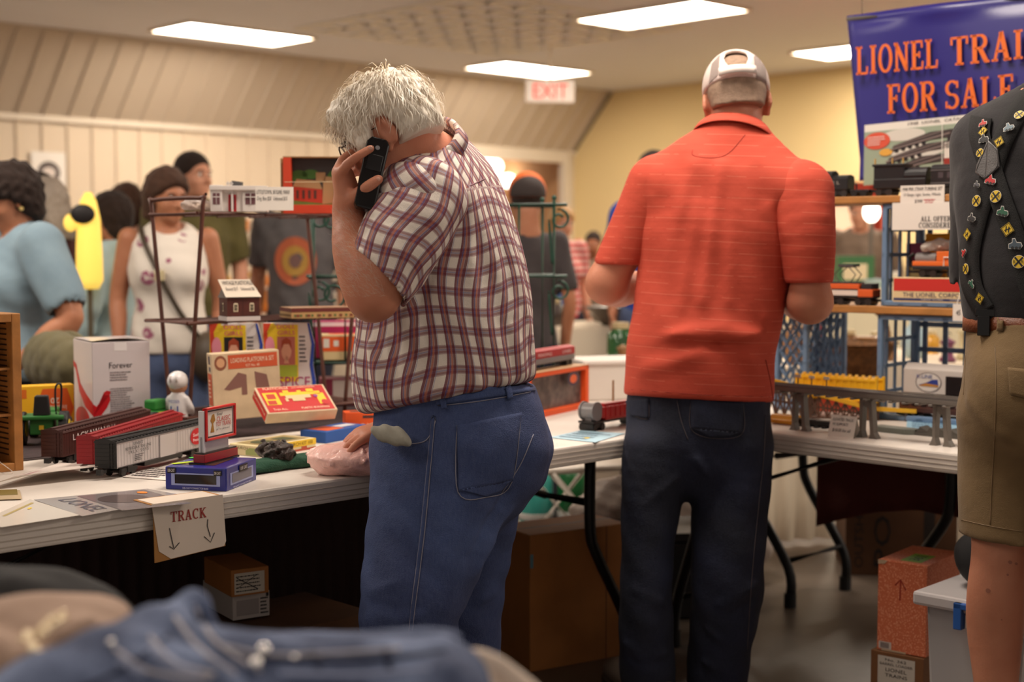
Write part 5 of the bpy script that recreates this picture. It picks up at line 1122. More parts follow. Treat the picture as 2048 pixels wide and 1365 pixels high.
# ------------------------------------------------------------------ on the right table: trestle, bridge, girder, cartons
BUx = -V; YTB = math.atan2(BUx[1], BUx[0])
m_gp = mat('grey_trestle_plastic', (122, 114, 106), .5)
p1, p2 = G(1736, 876), G(1883, 892); tv = p2-p1; PL = np.linalg.norm(tv); tyaw = math.atan2(tv[1], tv[0]); td = nrm(tv)
t = thing('track_trestle', 'long grey toy track trestle on splayed piers along the table edge', 'toy trestle', p1, tyaw)
b = MB(); b.box((-.62, -.03, .112), (.7, .03, .126))
for i in range(32): b.box((-.6+i*.04, -.034, .106), (-.588+i*.04, .034, .112))
b.build('track_beam', m_gp, t, bevel=.002)
b = MB()
for y in (-.028, 0, .028): b.box((-.62, y-.002, .126), (.7, y+.002, .132))
b.build('rail', C(110, 104, 100, r=.35), t)
for k in (-2, -1, 0, 1, 2):
    x = k*PL; pr = MB()
    pr.prism([(-.032, 0), (-.008, 0), (-.01, .008), (-.014, .02), (-.01, .108), (-.022, .108), (-.022, .02), (-.026, .008)], (x, -.012, 0), (1, 0, 0), (0, 0, 1), (0, .024, 0)); pr.build('pier', m_gp, t, bevel=.001)
    pr = MB(); pr.prism([(.008, 0), (.034, 0), (.03, .007), (.024, .016), (.016, .108), (.004, .108), (.012, .02), (.012, .008)], (x, -.012, 0), (1, 0, 0), (0, 0, 1), (0, .024, 0)); pr.build('pier', m_gp, t, bevel=.001)
    pr = MB(); pr.prism([(-.02, .108), (.02, .108), (.006, .085), (-.002, .085)], (x, -.01, 0), (1, 0, 0), (0, 0, 1), (0, .02, 0)); pr.build('pier_head', m_gp, t)
for px, py in ((1567, 766), (1613, 770), (1663, 775)):
    x = (P(px, py, G(px, 862)[1])-p1)@td; b = MB(); b.cyl((x, .03, .13), (x, .03, .15), .0016, n=6); ps = b.build('post', C(70, 66, 62), t); b = MB(); b.box((x-.009, .028, .15), (x+.009, .031, .158)); b.build('sign_plate', C(196, 186, 172), ps)
# price tent card
t, F = card('folded handwritten price card for elevated track standing before the trestle pier', G(1655, 872), tyaw, .083, .062, [('ELEVATED TRACK', .5, .8, .8, .13), ('W/ SUPPORTS', .42, .58, .6, .13), ('$10.00 for all', .5, .3, .7, .17)], lean=.3)
b = MB(); b.add([(0, .0, .062), (.083, .0, .062), (.083, .055, -.012), (0, .055, -.012)], [(0, 1, 2, 3)]); b.build('back_flap', C(226, 216, 206), t)
# yellow ramp bridge
a, e = G(1545, 836), G(1815, 846); a = G(1552, 838); L = np.linalg.norm(e-a); ry = math.atan2((e-a)[1], (e-a)[0])
t = thing('toy_bridge', 'brown lattice toy bridge with a sloping yellow deck behind the trestle', 'toy bridge', a+A(BN[0]*.06, BN[1]*.06, 0), ry); zA, zB, xs = .105, .03, L*.66
b = MB(); b.prism([(-.16, zA+.03), (xs, zB), (L, zB-.004), (L, zB+.008), (xs, zB+.014), (-.16, zA+.05)], (0, -.03, 0), (1, 0, 0), (0, 0, 1), (0, .006, 0)); b.prism([(-.16, zA+.03), (xs, zB), (L, zB-.004), (L, zB+.004), (xs, zB+.006), (-.16, zA+.036)], (0, -.024, 0), (1, 0, 0), (0, 0, 1), (0, .05, 0)); b.build('yellow_deck', C(226, 172, 32), t, bevel=.001)
b = MB(); n = 16
for i in range(n):
    x0, x1 = -.16+(xs+.16)*i/n, -.16+(xs+.16)*(i+1)/n; h0, h1 = zA+.03-(zA+.03-zB)*i/n, zA+.03-(zA+.03-zB)*(i+1)/n
    for p_, q_ in (((x0, .004), (x1, h1)), ((x0, h0), (x1, .004)), ((x0, .004), (x0, h0)), ((x0, h0*.52), (x1, h1*.52)), ((x0, .004), (x1, .004))): b.add(*bar((p_[0], -.02, p_[1]), (q_[0], -.02, q_[1]), .006, .006))
b.build('lattice', C(86, 60, 46), t)
for x in (xs+.02, L-.03, L-.01):
    b = MB(); b.box((x-.004, -.026, 0), (x+.004, .02, zB-.002)); b.build('bridge_post', C(70, 52, 44), t)
f = G(1583, 828); f = f+A(BN[0]*.09, BN[1]*.09, 0); t, FS = box_thing('carton', 'long orange red carton with white top behind the yellow bridge deck', 'box', f, ry, .22, .07, .062, C(190, 66, 36)); panel(t, FS['T'], [('r', 0, 0, 1, 1)], C(216, 190, 170), 'white_top'); panel(t, FS['R'], [('r', 0, .78, 1, 1)], C(216, 186, 166), 'white_edge')
a = onB(1597, .742, -.06); b_ = onB(1757, .742, -.06); L = np.linalg.norm(b_-a)
t = thing('toy_girder', 'bright yellow toy girder bridge lying before the blue crates', 'toy girder', a, YB)
b = MB()
for y in (0, .05):
    b.box((0, y-.003, .055), (L, y+.003, .125)); b.box((0, y-.006, .118), (L, y+.006, .126)); b.box((0, y-.006, .055), (L, y+.006, .06))
    for i in range(13): b.box((L*i/12-.004, y-.005, .055), (L*i/12+.004, y+.005, .132))
b.box((0, 0, .07), (L, .05, .076)); b.build('girder', C(232, 176, 28, r=.4), t, bevel=.001)
b = MB()
for x in (.01, L-.05): b.box((x, .005, 0), (x+.04, .045, .056))
b.build('support_block', C(96, 70, 50), t)
f = G(1548, 847); t = thing('toy_tank', 'small orange yellow six sided tank lying at the left of the black track piece', 'toy', f, tyaw); b = MB(); b.prism([(.028*math.cos(math.pi/3*i), .016+.016*math.sin(math.pi/3*i)) for i in range(6)], (0, 0, 0), (0, 1, 0), (0, 0, 1), (.085, 0, 0)); b.build('tank', C(224, 152, 30, r=.3), t, bevel=.002)
f = G(1595, 852); t = thing('track_piece', 'short black toy track piece lying behind the price card', 'toy track', f, tyaw); b = MB(); b.box((0, 0, .006), (.16, .03, .02))
for i in range(6): b.box((.008+i*.027, -.01, 0), (.02+i*.027, .04, .006))
b.build('track', C(24, 22, 24), t, bevel=.001)
b = MB(); b.tube([(.0, .004, .022), (.16, .004, .022)], .002, 6); b.tube([(.0, .026, .022), (.16, .026, .022)], .002, 6); b.build('rail', C(120, 114, 110, r=.3), t)
f = G(1742, 863); t = thing('toy_platform', 'grey green toy platform with chamfered end beside the trestle pier', 'toy platform', f, tyaw-.05); b = MB(); b.prism([(0, 0), (.11, 0), (.132, .02), (.128, .05), (.0, .05)], (0, 0, 0), (1, 0, 0), (0, 1, 0), (0, 0, .016)); b.build('platform', C(110, 114, 106), t, bevel=.002)
a, e = G(1800, 868), G(1920, 880); t = thing('toy_ramp', 'dark grey stepped toy ramp lying flat before the right trestle pier', 'toy ramp', a, math.atan2((e-a)[1], (e-a)[0])); b = MB(); pts = [(0, .006), (.06, .004), (.06, 0), (.3, 0), (.3, .02)]
for i in range(7): pts += [(.24-i*.028, .012), (.25-i*.028, .022)] if i else [(.24, .012)]
b.prism([(0, .006), (.06, 0), (.3, 0), (.3, .022), (.12, .012)], (0, 0, 0), (1, 0, 0), (0, 0, 1), (0, .045, 0))
for i in range(4): b.prism([(.05+i*.03, .009), (.09+i*.03, .012), (.06+i*.03, .026)], (0, 0, 0), (1, 0, 0), (0, 0, 1), (0, .045, 0))
b.build('ramp', C(84, 80, 74), t, bevel=.001)
t, F = sheet('light blue printed sheet on the right table under the passenger car', [(1812, 862), (1925, 874), (1930, 838), (1815, 832)], C(150, 190, 212)); scribble(t, F, 6, C(90, 120, 150), 'fine_print', 2)
a = onB(1800, .742, -.1); a = G(1806, 838); t, F = box_car('brown ribbed passenger car with white sign carton on top, beside the khaki shorts', a, tyaw+.06, .27, .06, .026, .075, C(70, 38, 32), roof=C(60, 32, 28))
panel(t, F, [('r', .05+.11*i, .4, .12+.11*i, .75) for i in range(8)], C(40, 26, 24, r=.2), 'window'); panel(t, F, [('r', 0, .84, 1, .88), ('r', 0, .3, 1, .34)], C(110, 70, 56), 'trim_line')
f = a+A(.0, .0, .0864); f = f+A(math.cos(tyaw), math.sin(tyaw), 0)*.012
t = thing('sign_carton', 'white train carton with a round blue emblem on top of the brown passenger car', 'box', f, tyaw+.06); w, d, h = .25, .05, .088
b = MB(); b.box((0, -d/2, 0), (w, d/2, h*.82)); b.prism([(-d/2, h*.82), (d/2, h*.82), (d/2, h), (0, h*1.02)], (0, 0, 0), (0, 1, 0), (0, 0, 1), (w, 0, 0)); b.build('carton', mat('white_card', (196, 186, 178), .4), t, bevel=.001)
F = fr((0, -d/2-.0005, 0), (w, 0, 0), (0, 0, h*.82))
panel(t, F, [('c', .33, .48, .17, .42)], C(120, 110, 110), 'emblem_ring'); panel(t, F, [('c', .33, .48, .155, .385)], C(206, 198, 190), 'emblem_field', 2); panel(t, F, [[(.2, .35), (.3, .46), (.38, .6), (.45, .62), (.46, .36)]], C(40, 56, 130), 'train_print', 3); panel(t, F, [[(.2, .32), (.46, .3), (.46, .38), (.3, .44)]], C(176, 120, 50), 'ground_print', 4); letters(t, F, [('K-LINE', .28, .72, .2, .16)], C(40, 56, 130), layer=4); panel(t, F, [('r', .55, 0, 1, .78)], C(34, 28, 28, r=.2), 'dark_window', 2)
# ------------------------------------------------------------------ under the tables
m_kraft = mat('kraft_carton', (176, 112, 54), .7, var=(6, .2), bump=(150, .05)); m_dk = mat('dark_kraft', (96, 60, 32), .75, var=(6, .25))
def carton(label, px, py, w, d, h, yaw, m, z=0.0, anchor='F', extra=None):
    f = G(px, py, z); t, FS = box_thing('carton', label, 'box', f, yaw, w, d, h, m); return t, FS, f
t, FS, f = carton('large brown carton standing under the table right of the plaid man', 1060, 1346, .36, .2, .415, .55, m_kraft)
panel(t, FS['R'], [('r', .0, .76, .03, .86)], C(96, 140, 150), 'blue_sticker'); panel(t, FS['R'], [('s', [(.77, 0), (.77, 1)], .008)], C(104, 64, 30), 'edge_crease'); panel(t, FS['T'], [('r', 0, .46, 1, .52)], C(110, 76, 46), 'tape_strip')
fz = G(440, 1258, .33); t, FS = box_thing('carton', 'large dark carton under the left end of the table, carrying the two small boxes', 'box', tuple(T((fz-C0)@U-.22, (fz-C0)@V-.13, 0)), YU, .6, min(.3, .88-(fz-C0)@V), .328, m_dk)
t, FS = box_thing('carton', 'small white box with printed label, lower of the two under the table', 'box', G(466, 1243, .333), YU-.18, .1, .2, .066, C(190, 180, 174)); zt = .333+.066
panel(t, FS['R'], [('r', .1, .15, .7, .75)], C(160, 150, 146), 'label'); scribble(t, FS['R'], 5, C(60, 56, 56), 'fine_print', 3, .74, .97, .8, .1); panel(t, FS['R'], [('r', .9, .78, .97, .95)], C(40, 36, 36), 'mark')
q = G(476, 1190, zt); t, FS = box_thing('carton', 'small brown box with white label on top of the small white box', 'box', G(463, 1196, zt), YU-.2, .1, .19, .068, m_kraft)
panel(t, FS['R'], [('r', .08, .08, .88, .86)], C(206, 196, 180), 'label'); scribble(t, FS['R'], 5, C(60, 52, 50), 'fine_print', 9, .12, .84, .8, .12, .3); panel(t, FS['R'], [('s', [(.14, .7), (.7, .2)], .03), ('s', [(.14, .3), (.7, .76)], .02)], C(50, 44, 44), 'pen_cross', 3)
# black case behind the orange-shirt man's legs
f = G(1150, 1300, 0); t = thing('black_case', 'black plastic case on the floor behind the legs of the man in orange', 'case', (f[0], f[1]+.32, 0), .1); b = MB(); b.box((0, 0, 0), (.5, .3, .27)); b.build('body', C(16, 14, 15, r=.5), t, bevel=.01); b = MB(); b.box((-.01, -.01, .27), (.51, .31, .3)); b.build('lid', C(24, 21, 22, r=.45), t, bevel=.006)
# bags, jugs and folding chair beyond the table
S = SDF((-.3, -.25, -.02), (.4, .3, .5), .014); S.limb([(-.1, 0, .12, .15), (.05, .02, .2, .17), (.2, 0, .14, .14)], .06); S.ell((.05, 0, .34), (.14, .1, .08), .05); S.wave(lambda X, Y, Z: .012*np.sin(X*30+Z*20)*np.sin(Y*28+Z*34)); S.cut((0, 0, .002), (0, 0, -1)); q = G(1172, 1135, 0); q = P(1226, 1060, 4.98)
o = sdf_obj(S, 'plastic_bag', mat('white_bag', (212, 196, 184), .35, bump=(40, .4)), None, loc=(f[0]+.14, f[1]+.47, .302)); o.scale = (.55, .42, .42); tag(o, 'small white plastic bag resting on the black case beyond the table', 'bag')
q = P(1372, 1130, 5.5); o2 = sdf_obj(S, 'plastic_bag', MATS['white_bag'], None, loc=(q[0], q[1], 0)); tag(o2, 'pale plastic bag on the floor seen between the legs of the man in orange', 'bag')
for px, c, lb, r, h in ((1072, (60, 150, 140), 'teal plastic jug on the floor beyond the white table', .07, .34), (1150, (24, 92, 46), 'dark green plastic tub on the floor beside the teal jug', .075, .36)):
    q = P(px, 1000, 5.84); t = thing('jug' if px == 1072 else 'tub', lb, 'container', (q[0], q[1], .03)); b = MB(); b.lathe([(r*.9, 0), (r, .02), (r, h*.8), (r*.8, h*.9), (r*.4, h)], 20); b.build('body', C(*c, r=.3), t, True); b = MB(); b.cyl((0, 0, h), (0, 0, h+.03), r*.42); b.build('lid', C(220, 214, 204), t); b = MB(); b.lathe([(r+.002, h*.35), (r+.004, h*.37), (r+.004, h*.41), (r+.002, h*.43)], 20); b.build('band', C(200, 196, 190), t)
    b = MB(); b.box((-.12, -.1, -.03), (.2, .1, -.001)); 
    if px == 1072: t2 = thing('floor_mat', 'dark flat mat under the jugs beyond the table', 'mat', (q[0], q[1], .03)); b.build('mat', C(40, 34, 32), t2)
q = P(1150, 960, 5.42); t = thing('folding_chair', 'white plastic folding chair with crossed legs beyond the white table', 'chair', (q[0], q[1], 0), .35); m_wc = mat('white_chair', (214, 202, 188), .4)
b = MB(); b.box((-.2, -.2, .435), (.2, .2, .46)); b.build('seat', m_wc, t, bevel=.01)
for y in (-.19, .19):
    for s in (-1, 1): b = MB(); b.tube([(s*.22, y, .0), (-s*.17, y, .44)], .013); b.build('leg', m_wc, t, True)
b = MB(); b.box((.2, -.19, .62), (.225, .19, .8)); b.build('backrest', m_wc, t, bevel=.01); b = MB()
for y in (-.185, .185): b.tube([(.17, y, .44), (.21, y, .82)], .012)
b.build('back_frame', m_wc, t, True)
b = MB(); b.tube([(.2, -.19, .06), (.2, .19, .06)], .01); b.build('stretcher', C(30, 110, 70), t)
# under the right table
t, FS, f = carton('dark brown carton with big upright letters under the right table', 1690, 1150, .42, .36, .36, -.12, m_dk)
F = FS['R']; letters(t, (F[0]+F[1]*.48, F[2]*1.0, -F[1]*.3, F[3], F[4]), [('POP', .5, .5, .8, .5)], C(30, 20, 16)); letters(t, (F[0]+F[1]*.22, F[2]*1.0, -F[1]*.2, F[3], F[4]), [('OUTSHINE', .5, .5, .84, .4)], C(40, 26, 20)); panel(t, F, [('r', .7, .2, .8, .8)], C(36, 24, 18), 'dark_bar')
q = P(1800, 960, 5.0); t, FS = box_thing('carton', 'white shoe box on top of the dark lettered carton under the right table', 'box', (f[0]+.16, f[1]+.06, .361), -.1, .24, .24, .1, C(170, 156, 148))
t = thing('cloth_drape', 'dark red cloth hanging from the back edge of the right table', 'cloth', tuple(onB(1640, 0, .36)), YB); b = MB(); b.grid(lambda u, v: A(1.3*u, .012*math.sin(u*50)*(1-v), .3+.12*math.sin(u*4)*0+.42*v+.1*(1-v)*math.sin(u*5)), 80, 6, (0, -.002, 0)); b.build('cloth', mat('dark_red_cloth', (92, 34, 26), .85, bump=(60, .2)), t, True)
# front boxes at lower right
zo = .302; f3 = P(1851, 1317, 3.80); zo = f3[2]; ht = P(1852, 1133, 3.80)[2]-zo
_, yo, wo, do = corners((1852, 1133), (1767, 1115), (1918, 1104), zo+ht)
t, FS = box_thing('carton', 'brown train carton with white label on the floor, under the orange box', 'box', (f3[0]-.006, f3[1]-.004, 0), yo, wo*.95, do+.012, zo-.002, mat('brown_train_carton', (120, 78, 44), .7))
panel(t, FS['L'], [('r', .14, .0, .84, .93)], C(200, 190, 178), 'label'); letters(t, FS['L'], [('No. 362', .48, .87, .4, .05), ('BARREL LOADER', .49, .79, .62, .045), ('LIONEL', .49, .69, .4, .065), ('TRAINS', .49, .59, .42, .06)], C(50, 44, 44))
m_org = NT('orange_textured_card', .6); nz = m_org.n('TexVoronoi'); nz.inputs['Scale'].default_value = 190; tc = m_org.n('TexCoord'); m_org.l(tc.outputs['Object'], nz.inputs['Vector']); st = m_org.math('LESS_THAN', nz.outputs['Distance'], .36); m_org.col(m_org.mix(st, lin((212, 112, 74)), lin((234, 154, 118)))); m_org = m_org.m
t, FS = box_thing('carton', 'tall orange textured carton with a red arrow, on top of the brown train carton', 'box', f3, yo, wo, do, ht, m_org)
panel(t, FS['L'], [('s', [(.46, .58), (.47, .8)], .015), ('s', [(.36, .74), (.47, .81), (.58, .7)], .015)], C(150, 36, 24), 'drawn_arrow'); panel(t, FS['L'], [('r', .04, .02, .3, .1)], C(206, 190, 180), 'barcode_label'); panel(t, FS['L'], [('r', .08+.02*i, .03, .09+.02*i, .09) for i in range(9)], C(70, 50, 60), 'barcode', 2); panel(t, FS['L'], [('r', .1, -.0, .6, .02), [(0, 1), (.2, 1), (.14, .96), (0, .95)]], C(196, 170, 140), 'torn_patch', 2)
panel(t, FS['T'], [('r', .1, .2, .55, .62)], C(130, 180, 50), 'green_label'); letters(t, FS['T'], [('362', .32, .4, .3, .2)], C(40, 60, 20), layer=3)
m_tub = mat('clear_tub', (206, 204, 206), .25, trans=.55)
q = P(1851, 1222, 3.52); q2 = P(1950, 1250, 3.43); ty = math.atan2((q2-q)[1], (q2-q)[0]); t = thing('storage_tub', 'clear plastic storage tub with blue latch behind the bare calf', 'tub', (q[0], q[1], 0), ty); TX = A(math.cos(ty), math.sin(ty), 0); TYv = A(-math.sin(ty), math.cos(ty), 0)
b = MB(); b.prism([(0.02, 0), (.24, 0), (.26, .385), (0, .385)], (0, 0, 0), (1, 0, 0), (0, 0, 1), (0, .3, 0)); b.build('tub', m_tub, t, bevel=.01); b = MB(); b.box((-.025, -.025, .375), (.285, .325, .41)); b.build('lid', mat('tub_lid', (196, 190, 190), .3, trans=.2), t, bevel=.008)
b = MB(); b.box((.09, -.036, .386), (.2, -.02, .402)); b.box((.09, -.036, .335), (.112, -.012, .402)); b.build('latch', C(36, 84, 156, r=.35), t, bevel=.003); b = MB(); b.box((.115, -.02, .34), (.128, -.01, .37)); b.build('latch_catch', C(210, 204, 200), t)
S = SDF((-.18, -.14, -.02), (.2, .14, .26), .01); S.limb([(-.04, 0, .05, .06), (.0, 0, .1, .08), (.04, 0, .06, .06)], .05); S.wave(lambda X, Y, Z: .008*np.sin(X*60+Z*40)*np.sin(Z*50)); o = sdf_obj(S, 'folded_cloth', mat('beige_cloth', (206, 190, 172), .9), None, loc=tuple(A(q[0], q[1], .03)+TX*.12+TYv*.15)); tag(o, 'beige cloth folded inside the clear storage tub', 'cloth')
S = SDF((-.2, -.14, -.02), (.3, .2, .3), .012); S.limb([(-.05, 0, .07, .07), (.05, .0, .09, .1), (.12, 0, .08, .09)], .06); S.limb([(-.03, 0, .1, .06), (.08, .04, .15, .05)], .05); S.wave(lambda X, Y, Z: .006*np.sin(X*40+Z*30)*np.sin(Y*40)); S.cut((0, 0, 0), (0, 0, -1)); o = sdf_obj(S, 'bag', mat('black_nylon', (15, 13, 15), .7), None, loc=tuple(A(q[0], q[1], .412)+TX*.13+TYv*.16)); tag(o, 'black soft bag lying on the lid of the clear storage tub', 'bag')
# ------------------------------------------------------------------ other stands far behind
m_far = mat('far_table_cloth', (226, 210, 186), .8)
def far_table(label, cx, cy, L, Dp, yaw, z=.76, m=None):
    t = thing('stand_table', label, 'table', (cx, cy, 0), yaw, 'covered tables of other stands'); b = MB(); b.box((-L/2, -Dp/2, z-.03), (L/2, Dp/2, z)); b.build('table_top', m or m_far, t)
    b = MB(); b.grid(lambda u, v: A(-L/2+L*u, -Dp/2-.01-.02*(1-v)*math.sin(u*60), .02+v*(z-.03)), 60, 4); b.build('tablecloth', m or m_far, t, True)
    for x in (-L/2+.1, L/2-.1): b = MB(); b.cyl((x, 0, 0), (x, 0, z-.03), .03); b.build('leg', m_blk, t)
    return t
CP = [(196, 60, 44), (222, 170, 60), (60, 96, 150), (226, 216, 200), (150, 106, 66), (64, 112, 70), (206, 190, 150), (120, 60, 90), (90, 76, 66), (232, 140, 60), (170, 196, 206), (40, 40, 46)]
CN = ['red', 'yellow', 'blue', 'cream', 'brown', 'green', 'tan', 'plum', 'grey', 'orange', 'pale blue', 'black']
def far_item(kind, x, y, z, s, ci, yaw, where, grp):
    c = CP[ci]; nm = {'b': 'far_carton', 'j': 'jar', 'w': 'bowl', 'v': 'vase', 'l': 'lantern'}[kind]
    word = {'b': 'carton', 'j': 'jar', 'w': 'bowl', 'v': 'vase', 'l': 'lantern'}[kind]
    t = thing(nm, 'blurred %s %s among the wares %s' % (CN[ci], word, where), word, (x, y, z), yaw, grp)
    m = C(*c, r=.3); b = MB()
    if kind == 'b':
        b.box((-s*.5, -s*.3, 0), (s*.5, s*.3, s*.8)); b.build('carton', m, t); b = MB(); b.box((-s*.36, -s*.304, s*.2), (s*.3, -s*.298, s*.6)); b.build('label', C(226, 206, 170), t)
    elif kind == 'j':
        b.lathe([(s*.3, 0), (s*.34, s*.1), (s*.34, s*.6), (s*.2, s*.75)], 14); b.build('body', mat('far_glass_%d' % ci, c, .08, trans=.5), t, True); b = MB(); b.cyl((0, 0, s*.75), (0, 0, s*.9), s*.22); b.build('lid', C(200, 180, 140, r=.25), t)
    elif kind == 'w':
        b.lathe([(s*.2, 0), (s*.25, s*.04), (s*.5, s*.3), (s*.53, s*.34), (s*.46, s*.3), (s*.2, s*.08)], 16); b.build('body', m, t, True)
    elif kind == 'v':
        b.lathe([(s*.18, 0), (s*.3, s*.3), (s*.25, s*.6), (s*.1, s*.8), (s*.16, s*.95)], 14); b.build('body', m, t, True)
    else:
        b.lathe([(s*.28, 0), (s*.3, s*.1), (s*.2, s*.2), (s*.2, s*.6), (s*.3, s*.7), (s*.05, s*.85)], 14); b.build('body', m, t, True); b = MB(); b.tube(scroll((0, 0, s*.95), s*.12, 0, .9), s*.02, 6); b.build('ring', C(60, 56, 56), t)
rgf = random.Random(11)
def fill(n, x0, y0, x1, y1, depth, z, smin, smax, where, grp, cols=None, kinds='bbjwvl'):
    done = []
    for i in range(n):
        for tr in range(60):
            f, q, sz = rgf.random(), rgf.random(), smin+(smax-smin)*rgf.random()**1.5; x = x0+(x1-x0)*f; y = y0+(y1-y0)*f+depth*(q-.5)
            if all(math.hypot(x-a, y-b) > .56*(sz+c)+.005 for a, b, c in done): break
        else: continue
        done.append((x, y, sz)); far_item(rgf.choice(kinds), x, y, z, sz, rgf.choice(cols or range(12)), rgf.uniform(-.6, .6), where, grp)
# centre, between the two standing men
far_table('covered table with glassware nearest behind the green rack', .85, 6.35, .9, .8, .25, .76); fill(14, .46, 6.25, 1.24, 6.42, .5, .762, .09, .24, 'between the two men', 'wares on the table between the men', kinds='bjjwvl')
far_table('long covered table with wares farther back between the two men', .95, 8.8, 1.6, .8, .2, .8); fill(18, .25, 8.65, 1.65, 8.95, .5, .802, .14, .4, 'on the far middle table', 'wares on the far middle table', cols=[3, 6, 8, 3, 4, 0, 2, 1])
# right, seen between the orange shirt and the crates and through the crates
far_table('covered white table behind the blue crates with baskets', 2.46, 6.2, 1.9, .9, -.3, .78); fill(24, 1.5, 6.45, 3.2, 5.95, .6, .782, .1, .3, 'behind the blue crates', 'wares behind the blue crates', kinds='bjjwvll')
far_table('raised white counter farther back on the right', 3.05, 8.45, 2.3, .8, -.25, 1.02, mat('cream_counter', (240, 226, 190), .7)); fill(22, 2.05, 8.7, 4.0, 8.2, .5, 1.022, .1, .28, 'on the raised right counter', 'wares on the raised right counter', cols=[3, 3, 6, 1, 10, 5, 0, 11])
# left, behind the rack
far_table('covered table with colourful cartons behind the people on the left', -2.5, 9.9, 3.4, .8, .55, .8); fill(24, -3.8, 9.2, -1.1, 10.7, .5, .802, .15, .36, 'behind the people on the left', 'wares behind the people on the left', kinds='bbbv')
t = thing('display_shelf', 'white display shelf with bright packages before the ribbed wall', 'shelf', (-2.2, 11.3, 0), .6)
for z in (.5, .95, 1.4): b = MB(); b.box((-.9, -.15, z-.02), (.9, .15, z)); b.build('shelf_board', m_trim, t)
for x in (-.9, .9): b = MB(); b.box((x-.015, -.15, 0), (x+.015, .15, 1.42)); b.build('upright', m_trim, t)
for z, n, s in ((1.402, 14, .12), (.952, 10, .17), (.502, 9, .18)):
    for i in range(n):
        u = -.84+1.68*(i+.5)/n; far_item(rgf.choice('bbbv'), -2.2+u*math.cos(.6), 11.3+u*math.sin(.6), z, s*(.7+.3*rgf.random()), rgf.choice([0, 1, 2, 3, 9, 10, 1, 3]), .6, 'on the white display shelf', 'packages on the white display shelf')
# wicker basket behind the crates, lit booth and lamp far right
q = P(1690, 760, 5.45); t = thing('wicker_basket', 'brown wicker basket with a tall handle on the table behind the yellow girder', 'basket', (q[0], q[1], .781), .2); m_wk = mat('wicker', (140, 92, 44), .7, bump=(120, .8), var=(60, .4))
b = MB(); b.lathe([(.13, 0), (.16, .06), (.19, .12), (.2, .125), (.18, .115), (.15, .06), (.12, .01)], 28); b.build('body', m_wk, t, True); b = MB(); b.tube(spline([(-.18, 0, .1), (-.15, 0, .22), (0, 0, .29), (.15, 0, .22), (.18, 0, .1)], 6), .011, 8); b.build('handle', m_wk, t, True)
q = P(1690, 440, 10.5); t = thing('lit_booth', 'red framed lit display case far back beyond the orange shirt', 'display case', (q[0], q[1], 0), -.35)
b = MB()
for lo, hi in (((-.28, -.2, 0), (.28, .2, 1.2)), ((-.28, -.2, 1.2), (-.2, .2, 1.72)), ((.2, -.2, 1.2), (.28, .2, 1.72)), ((-.28, -.2, 1.66), (.28, .2, 1.74))): b.box(lo, hi)
b.build('frame', C(206, 62, 34), t); b = MB(); b.box((-.2, .1, 1.2), (.2, .15, 1.66)); b.build('light_panel', mat('lit_case', (255, 224, 180), emit=.8), t)
q = P(1743, 424, 9.5); t = thing('table_lamp', 'bright round white lamp glowing far back above the blue crates', 'lamp', (q[0], q[1], 1.03)); b = MB(); b.cyl((0, 0, 0), (0, 0, .42), .015); b.lathe([(.08, 0), (.06, .03), (.015, .04)], 14); b.build('stand', C(120, 110, 100), t); b = MB(); b.ell((0, 0, q[2]-1.03), (.055, .055, .07)); b.build('globe', mat('lit_globe', emit=5), t, True)
# yellow glowing lamp figure on the left
q = P(178, 480, 6.5); t = thing('yellow_lantern', 'glowing yellow paper lantern with a black medallion behind the people on the left', 'lantern', (q[0], q[1], 0), .2)
b = MB(); b.lathe([(.12, 0), (.12, .02), (.012, .03), (.012, 1.08)], 16); b.build('stand', C(90, 80, 60), t)
b = MB(); b.lathe([(.04, 1.08), (.06, 1.12), (.058, 1.25), (.052, 1.4), (.036, 1.48), (.015, 1.52)], 20); b.build('lamp_shade', mat('lit_yellow_paper', (255, 214, 96), emit=.7), t, True)
b = MB(); b.ell((-.02, -.06, 1.42), (.055, .015, .045)); b.build('medallion', C(30, 24, 24), t, True); b = MB(); b.ell((-.075, -.05, 1.38), (.03, .015, .04)); b.build('side_medallion', MATS['lit_yellow_paper'], t, True)
# ------------------------------------------------------------------ people: helpers
from mathutils.bvhtree import BVHTree
def basis(th, pitch=0.0, roll=0.0):
    """columns right, forward, up of something facing th degrees (0 = away from the camera, 90 = left), nodding pitch degrees down"""
    a, p, r = math.radians(th), math.radians(pitch), math.radians(roll)
    R, F, Z = A(math.cos(a), math.sin(a), 0), A(-math.sin(a), math.cos(a), 0), A(0, 0, 1)
    F2 = F*math.cos(p)-Z*math.sin(p); Z2 = F*math.sin(p)+Z*math.cos(p)
    R2 = R*math.cos(r)+Z2*math.sin(r); Z3 = -R*math.sin(r)+Z2*math.cos(r)
    return np.stack([R2, F2, Z3], 1)
def skin_mat(name, c, c2):
    m = NT(name, .5); n1 = m.noise(18, detail=6); n2 = m.noise(160); m.col(m.mix(n1, lin(c), lin(c2))); m.b.inputs['Subsurface Weight'].default_value = .12; m.b.inputs['Subsurface Radius'].default_value = (.012, .005, .003); m.b.inputs['Specular IOR Level'].default_value = .35; m.bump(n2, .12, .004); return m.m
SK1 = skin_mat('skin_ruddy', (214, 150, 120), (192, 116, 90)); SK2 = skin_mat('skin_tan', (196, 136, 104), (174, 112, 82)); SK3 = skin_mat('skin_fair', (222, 164, 134), (204, 138, 108)); SK4 = skin_mat('skin_brown', (172, 112, 82), (150, 92, 64))
